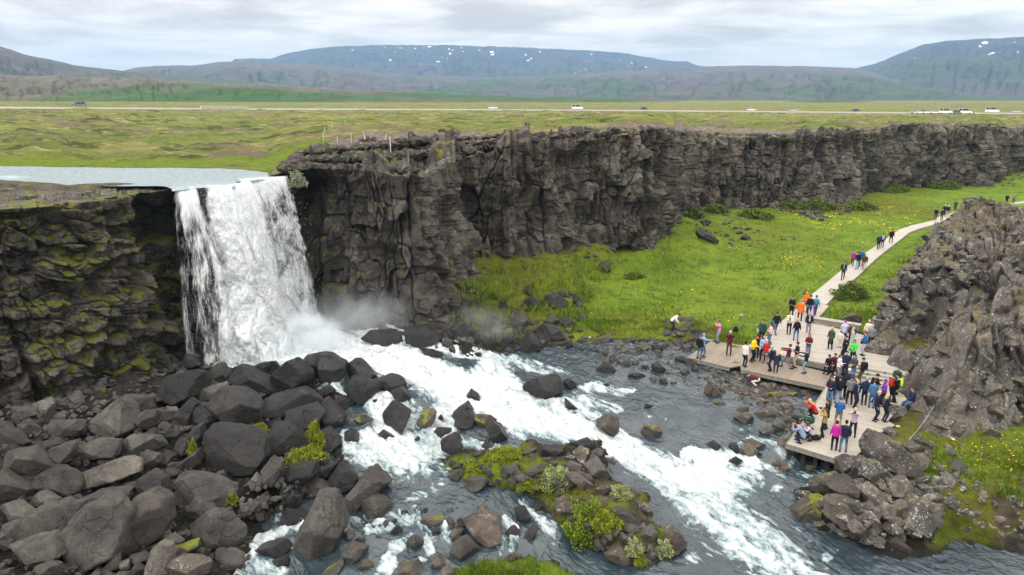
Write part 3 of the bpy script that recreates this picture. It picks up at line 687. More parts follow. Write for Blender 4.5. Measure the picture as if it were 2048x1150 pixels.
def build_river():
    px = np.arange(300, 2500, 1.75); n = len(px); m = 520
    y0 = np.interp(px, [300, 480, 900, 1200, 1380, 1480, 1700, 1800, 2500], [690, 655, 645, 660, 660, 715, 745, 830, 1000])
    t = np.linspace(0, 1, m)[None, :]
    py = y0[:, None] + (1400 - y0[:, None]) * t
    Q = P(np.repeat(px[:, None], m, 1), py, .4); x, y = Q[..., 0], Q[..., 1]
    w = WZ(x, y)
    f = np.zeros_like(x)
    for L in ST:
        W_ = []
        for q in L:
            c = whit(q[0], q[1]); zc = proj((c[0], c[1], .4))[2]
            W_.append((c[0], c[1], q[2] * zc / F * 1.25, q[3]))
        for A, B in zip(W_, W_[1:]):
            ex, ey = B[0] - A[0], B[1] - A[1]
            k = np.clip(((x - A[0]) * ex + (y - A[1]) * ey) / (ex * ex + ey * ey), 0, 1)
            # rows run away from the viewer: allow the stroke to be longer that way
            dx = x - A[0] - k * ex; dy = (y - A[1] - k * ey) * .62
            rr = A[2] + (B[2] - A[2]) * k
            f = np.maximum(f, (A[3] + (B[3] - A[3]) * k) * (1 - sst(.45, 1.25, np.hypot(dx, dy) / rr)))
    # flow coordinates: down the river from the falls to lower right
    U = .66 * x - .75 * y; V = .75 * x + .66 * y
    u2 = U + .5 * fbm2(x / 3, y / 3, 31, 3); v2 = V + .3 * fbm2(x / 2.2, y / 2.2, 32, 3)
    st = fbm2(u2 / 1.5, v2 / .42, 33, 5, .6); fine = fbm2(u2 / .3, v2 / .2, 36, 4, .7)
    rid = 1 - np.abs(fbm2(u2 / 1.1, v2 / .5, 39, 4)) * 3.2
    fo = np.minimum(f, 1.3) * .74 + (st * .32 + fine * .34 + np.clip(rid, 0, 1) * .16) * sst(.02, .35, f) * (1 - .45 * sst(.75, 1.25, f)) + np.clip(rid, 0, 1) * .07 + .05 * st
    # churned surface
    hgt = .06 * fbm2(u2 / .9, v2 / .5, 41, 4) + .02 * fbm2(u2 / .3, v2 / .2, 42, 3) + sst(.3, 1., f) * (.20 * fbm2(u2 / 1.2, v2 / .7, 43, 4, .5) + .04 * fine + .06)
    z = w + hgt
    # spray thrown up along the rapids
    rs = np.random.default_rng(5); pr = np.clip(f - .75, 0, 1).ravel() ** 1.2; ok = rs.random(pr.size) < pr * .11
    C_ = np.stack([x, y, z], -1).reshape(-1, 3)[ok]; C_ = C_ + np.stack([rs.normal(0, .12, len(C_)), rs.normal(0, .12, len(C_)), np.abs(rs.normal(0, .11, len(C_)))], 1)
    s_ = (.012 + .028 * rs.random(len(C_)) ** 2)[:, None, None]; O_ = np.array([[1, 0, -.6], [-.5, .87, -.6], [-.5, -.87, -.6], [0, 0, 1.]])
    b_ = np.arange(len(C_))[:, None] * 4
    tag(link('river_spray', mesh_np('river_spray', (C_[:, None] + O_[None] * s_).reshape(-1, 3), np.concatenate([b_ + [[0, 2, 1]], b_ + [[0, 1, 3]], b_ + [[1, 2, 3]], b_ + [[2, 0, 3]]]), M['spray'], smooth=False)), 'white drops thrown up along the rapids', 'spray', kind='stuff')
    return grid_obj('river', np.stack([x, y, z], -1), M['water'], dict(foam_sheen=fo - .04, wu=u2 * .45, wv=v2 * .45))
tag(build_river(), kind='structure')
# ------------------------------------------------------------------ rock ridge on the right
RB = [tuple(P(*q)[:2]) for q in [(1912,452,1.5),(1893,478,1.5),(1868,508,1.5),(1830,570,1.5),(1783,612,1.4),(1766,652,1.4),(1738,682,1.5),(1745,702,1.6),(1790,712,1.6),(1800,728,1.6),(1838,748,1.5),(1838,775,1.4),(1862,812,1.5),(1880,850,1.7),(1935,872,1.8),(2048,850,2.0),(2400,830,2),(2700,600,2),(2500,440,7.0),(2048,414,6.6),(1985,404,6.4)]]
RN = [tuple(P(*q)[:2]) for q in [(1752,700,1.7),(1790,712,1.6),(1805,733,1.6),(1842,748,1.6),(1862,722,1.7),(1874,694,2),(1880,668,2.2),(1862,650,2.2),(1836,655,2.2),(1812,672,1.9),(1788,690,1.8)]]
RH = wpts([(1938,398,6.6),(1925,415,6.2),(1905,440,5.6),(1812,502,6.4),(1850,485,6.7),(1885,468,6.9),(1960,440,6.6),(2048,430,6.8),(1830,530,6.3),(1900,540,7.0),(2000,520,7.3),(2048,560,7.0),(1850,590,6.0),(1800,605,5.6),
 (1782,650,3.9),(1765,675,2.8),(1820,635,5.2),(1900,640,6.0),(2000,660,6.0),(2048,700,5.4),(1868,765,3.4),(1890,745,4.6),(1920,740,4.8),(1870,700,4.4),(1910,690,5.6),(1895,810,2.9),(1960,790,4.1),(2048,790,3.6),(1950,855,2.2),(2048,835,2.3),(2300,700,5),(2300,450,7),(1850,690,2.2)])
def ridge_h(x, y):
    H = idw(RH, x, y, (2,), 2.4, .5)[0]
    sd = sdpoly(RB, x, y); sn = sdpoly(RN, x, y)
    sd = sd + .7 * fbm2(x / 2.2, y / 2.2, 101, 3)
    sd = np.minimum(sd, -sn + .2)
    return np.where(sd > -1.2, 1.0 + (H - 1.0) * sst(-.9, 1.5, sd) ** .8, -1.), sd
def build_ridge():
    px = np.arange(1690, 2420, 1.25); m = 660; n = len(px)
    py = np.linspace(366, 905, m)[None, :].repeat(n, 0)
    Q = P(np.repeat(px[:, None], m, 1), py + 0, 3.0); x, y = Q[..., 0], Q[..., 1]
    x = x + .0; h, sd = ridge_h(x, y)
    wx = x + .5 * fbm2(x / 2, y / 2, 103, 3); wy = y + .5 * fbm2(x / 2, y / 2, 104, 3)
    # blocks dip towards the right: long axis along the ridge
    c, s = cos(.95), sin(.95); ul = wx * c + wy * s; vl = -wx * s + wy * c
    tA, gA_, I = facet(ul / 4.2, vl / 2.6, 107, .85, .3, 1.1); tB, gB_, J = facet(ul / 1.3, vl / .85, 109, .85, .3, 1.3); tC, gC_, K = facet(ul / .5, vl / .38, 111, .85, .3, 1.2)
    d1 = np.clip(gA_ / .4, 0, 1); d2 = np.clip(gB_ / .4, 0, 1)
    near = sst(62, 40, y)
    on = sst(.2, 1.3, sd)
    z = h + on * (1.5 * tA * (.7 + .4 * near) + .5 * tB * (.8 + .4 * near) + .16 * tC)
    z = z - on * .8 * (1 - np.clip(gA_ / .12, 0, 1)) - on * .35 * (1 - np.clip(gB_ / .14, 0, 1)) - on * .08 * (1 - np.clip(gC_ / .15, 0, 1)) + on * .25 * fbm2(x / 3, y / 3, 113, 4) + .08 * fbm2(x / .6, y / .6, 115, 4)
    # the dark cave mouth
    for (cx, cy, cz, rad, dep) in ((1868, 652, 4.2, 1.0, 2.4), (1850, 573, 5.2, .7, 2.6), (1842, 560, 5.6, .6, 2.0)):
        q = P(cx, cy, cz); z = z - dep * np.exp(-((x - q[0]) ** 2 / (rad * 1.6) ** 2 + (y - q[1]) ** 2 / rad ** 2))
    z = np.where(sd < -1.0, -1.2, z)
    # sideways bulge so that the blocks overhang
    bx = .5 * on * tA + .3 * on * tB; x = x - bx; y = y - .35 * on * tB
    moss = .02 + .12 * sst(55, 85, y) + .05 * fbm2(x / 4, y / 4, 117, 3)
    return grid_obj('rocky_ridge', np.stack([x, y, z], -1), M['ridge'], dict(moss=moss, tone=np.clip(.45 * I + .4 * J + .15 * K, 0, 1)))
tag(build_ridge(), kind='structure')
# ------------------------------------------------------------------ hills and mountains
def hill_mat(name, g, br, hi, fl, snow=False):
    t = NT(name); p = t.pos(); nx, ny, nz = t.nrm(); hg = t.attr('hgt')
    q = t.vmul(p, (1, .5, 2.2)); n1 = t.noise(fl, 8, .65, q); n2 = t.noise(fl * 6, 7, .7, q)
    c = t.mix(t.mr(n1, .42, .58), g, br)
    c = t.mix(t.mr(t.math('ADD', hg, t.math('MULTIPLY', t.math('SUBTRACT', n1, .5), 1.4)), .35, .8), c, hi)
    k = t.mr(n2, .28, .72, .62, 1.38, False); c = t.mix(1, c, t.comb(k, k, k), 'MULTIPLY')
    if snow: c = t.mix(t.mr(t.math('ADD', t.attr('snow'), t.math('MULTIPLY', t.math('SUBTRACT', t.noise(.02, 6, .75), .5), 2.2)), .52, .62), c, (.85, .88, .92))
    return t.done(c, .95, t.bump(n2, 1., 60 * .2), .1)
SN = [(705,100,5,2),(718,98,4,2),(738,103,8,2),(770,95,4,2),(790,104,4,1.6),(764,108,4,3),(780,120,4,3),(775,130,3,3),(800,96,5,2),(765,136,3,2),(830,97,3,3),(848,96,3,2),(858,93,9,3),(860,103,4,3),(855,110,5,2),(846,115,3,2),(884,115,3,2),(898,98,4,3),(905,100,4,3),(900,107,6,3),(895,117,4,2),(877,123,7,2),(923,95,3,2),(926,103,3,3),(958,100,6,2),(983,104,8,4),(985,109,6,4),(980,114,5,2),(842,128,3,2),(876,139,3,2),(797,147,2,3),(1051,110,4,4),(1056,121,5,3),(1062,117,3,5),(1080,103,3,3),(1095,118,2,2),(1183,109,4,4),(1151,146,5,2),(1160,143,5,2),(1172,140,4,2),(1180,122,3,2),(1240,120,2,2),(1265,126,2,2),(1292,134,4,2),(1312,137,6,4),(1324,139,3,2),(1258,132,2,2),(1262,125,2,1.5),(1100,147,3,1.5),(1030,149,3,2),(1440,117,1,1),
 (1970,86,11,7),(1960,92,8,5),(1985,106,8,4),(1978,109,5,3),(2036,104,4,5),(2030,84,7,1.5),(1843,95,4,1.5),(1763,121,2,2),(1830,116,1.5,2)]
def layer(name, sil, D0, D1, pb, mat, seed, amp, ex=1.3, snow=None, fine=1., lo=-330, hi=2380, rows=110):
    px = np.arange(lo, hi, 2.4); n = len(px)
    a = (px - 1024) / F / cos(TH) * 1.0
    # azimuth of far points near the horizon: exact for rays at py~200
    d = ray(px, np.full(n, 200.)); a = d[:, 0] / d[:, 1]
    xs = [s[0] for s in sil]; ys = [s[1] for s in sil]
    ps = np.interp(px, xs, ys)
    ux = a / np.sqrt(1 + a * a); uy = 1 / np.sqrt(1 + a * a)
    zt = z_for_py(ux * D1, uy * D1, ps); zb = z_for_py(ux * D0, uy * D0, np.full(n, float(pb)))
    t = np.linspace(0, 1.25, rows)[None, :]
    r = D0 + (D1 - D0) * t
    x, y = ux[:, None] * r, uy[:, None] * r
    e = np.where(t < 1, np.clip(t, 0, 1) ** ex, 1 - (t - 1) * 2.2)
    H = (zt - zb)[:, None]
    sc = (D1 - D0) * .22
    nz_ = fbm2(x / sc, y / sc, seed, 6, .55); rg = 1 - 2.2 * np.abs(fbm2(x / (sc * .8) + 5, y / (sc * 1.6), seed + 9, 5, .55))
    env = np.clip(t * 3, 0, 1) * np.clip((1 - t) * 3, .02, 1)
    z = zb[:, None] + H * e + env * np.abs(H) * amp * (nz_ * .9 + rg * .5) - env * np.abs(H) * .10 * np.clip(1 - np.abs(fbm2(a[:, None] * D1 / (sc * .16), r / (sc * .9), seed + 21, 4)) * 4, 0, 1) + fine * H * .012 * fbm2(x / (sc * .12), y / (sc * .12), seed + 3, 4, .6)
    z = np.minimum(z, zb[:, None] + H * np.maximum(e + .08 * env, 1. * (t < 0)) + 1.) if amp < .12 else z
    at = dict(hgt=np.clip((z - zb[:, None]) / max(1, (zt - zb).max()), 0, 1))
    if snow is not None:
        xp, yp, _ = proj(np.stack([x, y, z], -1)); s = np.zeros_like(x)
        for (sx, sy, sw, sh) in snow:
            u = (xp - sx) + .55 * (yp - sy); v = yp - sy
            s = np.maximum(s, 1.15 - .62 * np.sqrt((u / (sw * .55)) ** 2 + (v / (sh * .38)) ** 2))
        at['snow'] = np.clip(s, 0, 1)
    o = grid_obj(name, np.stack([x, y, z], -1), mat, at)
    return tag(o, kind='structure')
gA, gB = (.030, .055, .018), (.060, .055, .045)
HMn = hill_mat('near_hill', (.035, .085, .022), (.095, .085, .062), (.105, .095, .078), .004)
HMm = hill_mat('mid_hill', (.04, .065, .03), (.075, .066, .06), (.08, .07, .07), .0022)
HMf = hill_mat('far_mountain', (.035, .05, .03), (.06, .05, .05), (.035, .037, .05), .0014, True)
layer('mountain', [(-350,235),(380,235),(440,140),(480,117),(550,117),(590,104),(640,96),(700,92),(750,90),(900,90),(1000,93),(1100,97),(1200,102),(1250,107),(1330,121),(1370,123),(1410,137),(1470,160),(1560,235),(2400,235)], 3600, 5600, 199, HMf, 201, .10, 1.15, SN, rows=260)
layer('mountain', [(-350,235),(1560,235),(1640,150),(1700,137),(1740,128),(1780,110),(1830,88),(1880,81),(1980,76),(2048,73),(2400,60)], 2600, 4600, 203, HMf, 211, .10, 1.1, SN, rows=260)
layer('mountain', [(-350,235),(220,235),(255,141),(280,135),(320,131),(400,130),(450,123),(520,124),(620,128),(700,135),(760,146),(860,152),(1000,154),(1080,152),(1150,148),(1260,142),(1330,136),(1400,132),(1450,132),(1500,131),(1600,132),(1700,136),(1760,150),(1830,162),(1960,180),(2048,184),(2200,190),(2400,195)], 1800, 3600, 206, HMm, 221, .16, 1.2, rows=200)
layer('hill', [(-350,50),(-100,70),(0,86),(60,107),(165,131),(270,143),(400,155),(520,164),(640,178),(760,190),(900,199),(1000,205),(1100,235),(2400,235)], 1200, 2400, 209, HMm, 231, .13, 1.1, rows=150)
layer('hill', [(-350,150),(0,150),(150,153),(300,156),(420,165),(560,170),(700,180),(820,183),(930,190),(1080,194),(1250,197),(1400,203),(1550,203),(1640,199),(1760,203),(1900,210),(2048,213),(2400,214)], 640, 1250, 214, HMn, 241, .14, .8, rows=130)
# ------------------------------------------------------------------ waterfall
def fall_root():
    q = P(540, 690, 1.9); e = empty('waterfall', q); e['kind'] = 'structure'; return e
FALL = fall_root()
def curtain(name, lip, z0, zb, vel, mat, dens, n=260, m=300, seed=0, amp=.5, push=.0):
    # lip: (px,py,vx,vy,density) points along the lip
    Lp = [P(q[0], q[1], z0) for q in lip]
    s = np.linspace(0, 1, n); k = np.linspace(0, 1, len(lip))
    x0 = np.interp(s, k, [p[0] for p in Lp]); y0 = np.interp(s, k, [p[1] for p in Lp])
    vx = np.interp(s, k, [q[2] for q in lip]); vy = np.interp(s, k, [q[3] for q in lip]); dn = np.interp(s, k, [q[4] for q in lip])
    L = np.concatenate([[0], np.cumsum(np.hypot(np.diff(x0), np.diff(y0)))])
    T = sqrt((z0 - zb) / 4.9); t = (np.linspace(0, 1, m) ** .62)[None, :] * T
    X = x0[:, None] + vx[:, None] * t; Y = y0[:, None] + vy[:, None] * t - push
    Z = z0 - 4.9 * t * t + .02 + 0 * X
    S = np.repeat(L[:, None], m, 1); Vv = 4.9 * t * t + 1.2 * t + 0 * S
    g = sst(0, 1, t / T)
    D = amp * g * (1.0 * fbm2(S / 1.6, Vv / 4, seed, 4) + .45 * fbm2(S / .5, Vv / 1.6, seed + 3, 4, .6)) + .05 * fbm2(S / .15, Vv / 1.5, seed + 5, 3)
    Y = Y - D; X = X + .4 * D * fbm2(S / 2, Vv / 3, seed + 7, 2)
    ed = sst(0, .5, S) * sst(0, .5, L[-1] - S)
    de = dn[:, None] + dens(S / L[-1], (t / T) ** 2 + 0 * S) - .35 * (1 - ed)
    G = np.stack([X, Y, Z], -1)
    o = grid_obj(name, G, mat, dict(fs=S, ft=Vv, dens=de), want=(0, -1, 0), parent=FALL)
    o.matrix_parent_inverse = Matrix.Translation(-Vector(FALL.location))
    return o
zf = lambda s, v: .18 * v
curtain('water_sheet', [(402,372,.35,-1.1,.02),(425,371,.55,-1.3,.10),(455,371,1.1,-1.5,.12),(480,366,1.6,-1.5,.14),(500,361,1.9,-1.3,.04)], RZ, 1.7, 0, M['fall_a'], lambda s, v: .31 + .10 * np.exp(-((s - .55 - .2 * v) / .3) ** 2) - .16 * np.exp(-((s - .42) / .12) ** 2 - ((v - .6) / .16) ** 2) - .10 * np.exp(-((s - .15) / .1) ** 2 - ((v - .35) / .3) ** 2) + .2 * sst(.75, 1, v), seed=301, amp=.7)
curtain('water_sheet', [(420,371,.7,-1.2,.05),(450,370,1.3,-1.5,.08),(480,366,1.9,-1.5,.08),(510,359,2.2,-1.2,.0)], RZ, 1.7, 0, M['fall_a'], lambda s, v: .08 + .10 * v + .2 * sst(.75, 1, v), seed=321, amp=1., push=.5)
curtain('water_sheet', [(474,360,.7,-.9,.05),(500,357,1.0,-.9,.10),(540,355,1.35,-.9,.06),(573,353,1.6,-.9,.02)], RZ, 1.7, 0, M['fall_b'], lambda s, v: .18 + .25 * np.exp(-v / .06) + .25 * sst(.6, 1, v), seed=341, amp=.35)
curtain('water_sheet', [(480,359.5,.8,-1.1,.0),(540,355,1.3,-1.1,.0),(573,353,1.5,-1.1,.0)], RZ, 1.7, 0, M['fall_b'], lambda s, v: .12 + .05 * v + .2 * sst(.6, 1, v), seed=361, amp=.6, push=.35)
curtain('water_sheet', [(343,378,.3,-1.5,-.02),(355,377,.9,-1.7,.04),(375,375,1.5,-1.8,.05),(397,373,1.9,-1.7,.03)], RZ - .05, 1.9, 0, M['fall_c'], lambda s, v: .22 * np.exp(-v / .12) * np.exp(-((s - .4) / .4) ** 2) + .31 - .12 * v + .20 * sst(.55, .95, s) * sst(.1, .6, v) + .1 * sst(.7, 1., v) * s, seed=381, amp=.5, n=240)
curtain('water_sheet', [(340,379,.0,-1.2,-.06),(370,376,.3,-1.4,-.03),(398,373,.5,-1.4,-.03)], RZ - .05, 1.9, 0, M['fall_c'], lambda s, v: .30 + .05 * np.sin(9 * s), seed=391, amp=.25, n=240)
curtain('water_sheet', [(385,374,.6,-1.6,-.05),(402,372,.6,-1.7,.0),(440,371,.7,-1.9,.0),(480,366,1.2,-2.0,-.05)], RZ, 1.7, 0, M['fall_d'], lambda s, v: -.25 + .38 * v, seed=401, amp=.9, push=.2)
curtain('water_sheet', [(440,371,1.2,-1.9,-.05),(500,358,1.9,-1.7,.0),(573,354,2.1,-1.5,-.05)], RZ, 1.7, 0, M['fall_d'], lambda s, v: -.28 + .42 * v, seed=411, amp=1.0, push=.5)
# drops flung off the sheets
def drops():
    N = 30000; r = RNG
    t = r.random(N) ** .6; s = r.random(N)
    k = r.random(N) * .55; k = np.where(r.random(N) < .12, .56 + r.random(N) * .44, k)
    x0 = np.where(k < .55, P(402, 372, RZ)[0] + s * 3.4, np.where(k < .85, P(474, 360, RZ)[0] + s * 3.9, P(343, 378, RZ)[0] + s * 1.9))
    y0 = np.where(k < .55, 47.3 + s * 3, np.where(k < .85, 51.4 + s * 2.1, 46.2 + s * .7))
    vx = np.where(k < .55, .5 + 1.6 * s, np.where(k < .85, .9, .6)) + r.normal(0, .28, N)
    vy = np.where(k < .55, -1.5, -.9) + r.normal(0, .35, N)
    T = 1.56 * t
    C = np.stack([x0 + vx * T, y0 + vy * T - .4 * r.random(N), RZ - 4.9 * T * T + r.normal(0, .2, N)], 1)
    # splash low down
    j = r.random(N) < .42
    q = P(560, 690, 1.9)
    C[j] = np.stack([q[0] + r.normal(0, 2.8, j.sum()), q[1] + 1.0 + r.normal(0, 1.6, j.sum()), 1.8 + np.abs(r.normal(0, 1.1, j.sum()))], 1)
    sz = .005 + .011 * r.random(N) ** 2
    st = np.stack([sz, sz, sz * (1 + 2.2 * t * (~j))], 1)
    O = np.array([[1, 0, -.6], [-.5, .87, -.6], [-.5, -.87, -.6], [0, 0, 1.4]])
    V = (C[:, None, :] + O[None] * st[:, None, :]).reshape(-1, 3)
    b = np.arange(N)[:, None] * 4
    Fc = np.concatenate([b + np.array([[0, 2, 1]]), b + np.array([[0, 1, 3]]), b + np.array([[1, 2, 3]]), b + np.array([[2, 0, 3]])])
    V = V[:]; ok = (V[:, 2] > 1.6)
    return link('water_drops', mesh_np('water_drops', V, Fc, M['spray'], smooth=False))
tag(drops(), 'white water drops flung off the waterfall', 'spray', kind='stuff')
# mist
def mist(name, c, rad, dens, seed, sc=.35, label='', fall=1.):
    m = bpy.data.materials.new(name); m.use_nodes = True; nt = m.node_tree; nt.nodes.clear()
    out = nt.nodes.new('ShaderNodeOutputMaterial'); pv = nt.nodes.new('ShaderNodeVolumePrincipled')
    pv.inputs['Color'].default_value = (.90, .96, 1, 1); pv.inputs['Anisotropy'].default_value = .0
    tc = nt.nodes.new('ShaderNodeTexCoord'); ln = nt.nodes.new('ShaderNodeVectorMath'); ln.operation = 'LENGTH'
    nt.links.new(tc.outputs['Object'], ln.inputs[0])
    mr = nt.nodes.new('ShaderNodeMapRange'); mr.inputs[1].default_value = 1.; mr.inputs[2].default_value = .15; mr.inputs[3].default_value = 0; mr.inputs[4].default_value = 1; mr.interpolation_type = 'SMOOTHSTEP'
    nt.links.new(ln.outputs['Value'], mr.inputs[0])
    g = nt.nodes.new('ShaderNodeNewGeometry'); nz = nt.nodes.new('ShaderNodeTexNoise'); nz.inputs['Scale'].default_value = sc; nz.inputs['Detail'].default_value = 4; nz.inputs['Roughness'].default_value = .6; nz.inputs['Distortion'].default_value = .8
    nt.links.new(g.outputs['Position'], nz.inputs['Vector'])
    m2 = nt.nodes.new('ShaderNodeMapRange'); m2.inputs[1].default_value = .35; m2.inputs[2].default_value = .72; m2.inputs[3].default_value = 0; m2.inputs[4].default_value = dens
    nt.links.new(nz.outputs[0], m2.inputs[0])
    mu = nt.nodes.new('ShaderNodeMath'); mu.operation = 'MULTIPLY'; nt.links.new(mr.outputs[0], mu.inputs[0]); nt.links.new(m2.outputs[0], mu.inputs[1])
    nt.links.new(mu.outputs[0], pv.inputs['Density']); nt.links.new(pv.outputs[0], out.inputs['Volume'])
    mb = MB(); mb.ball((0, 0, 0), 1, 24, 14); o = mb.build(name, m); o.location = c; o.scale = rad
    return tag(o, label, 'mist', kind='stuff')
q = P(570, 680, 2.0)
mist('mist', (q[0], q[1] - .8, 2.1), (6.2, 2.9, 2.8), 5., 1, .4, 'bright white mist boiling at the foot of the waterfall')
q = P(725, 655, 2.2)
mist('mist', (q[0], q[1] - .6, 3.3), (5.4, 2.4, 3.0), .38, 2, .42, 'thin drifting mist in front of the dark hollow beside the waterfall')
q = P(950, 680, 1.6)
mist('mist', (q[0], q[1] + .5, 2.6), (5.2, 2.6, 2.0), .12, 3, .4, 'faint mist over the boulders under the grassy scree')
q = P(520, 600, 4)
mist('mist', (q[0] + .3, q[1] + .6, 4.6), (4.8, 2.4, 5.2), .4, 4, .5, 'soft mist hanging over the lower half of the waterfall')
# ------------------------------------------------------------------ boulders
def ico(sub):
    b = bmesh.new(); bmesh.ops.create_icosphere(b, subdivisions=sub, radius=1)
    V = np.array([v.co[:] for v in b.verts]); Fc = np.array([[v.index for v in f.verts] for f in b.faces], np.int32); b.free()
    return V, Fc
ICO = {3: ico(3), 4: ico(4), 5: ico(5)}
def poly_radius(D, N, O, p=16):
    d = D @ N.T; q = np.where(d > 1e-3, d / O[None, :], 0)
    return 1 / (np.sum(q ** p, 1) ** (1 / p) + 1e-6)
def rock_shape(N, O, size, seed, sub=4, p=16, rough=1.):
    V, Fc = ICO[sub]; r = poly_radius(V, N, O, p)
    Q = V * r[:, None]; s = 1 / size
    k = fbm3(Q[:, 0] * s * 2.2 + seed, Q[:, 1] * s * 2.2, Q[:, 2] * s * 2.2, 4)
    k2 = 1 - np.abs(fbm3(Q[:, 0] * s * 1.3 + seed + 40, Q[:, 1] * s * 1.3, Q[:, 2] * s * 1.3, 2)) * 8
    f = 1 + rough * (.075 * k - .055 * np.clip(k2, 0, 1))
    return Q * f[:, None], Fc
SCALES = {'c1': (0,780,5.227), 'c2': (0,930,5.227), 'c3': (320,700,5.227), 'c4': (320,900,4.6), 'c5': (640,700,4.792), 'c6': (650,920,5), 'c7': (1000,860,3.965), 'c8': (1560,840,3.965),
 'c9': (1130,650,5), 'ca': (1400,720,5.227), 'cb': (1720,620,4.424), 'cc': (860,480,4.79), 'cd': (1024,240,2.3), 'f': (0,0,1), 'ce': (1560,560,5.227)}
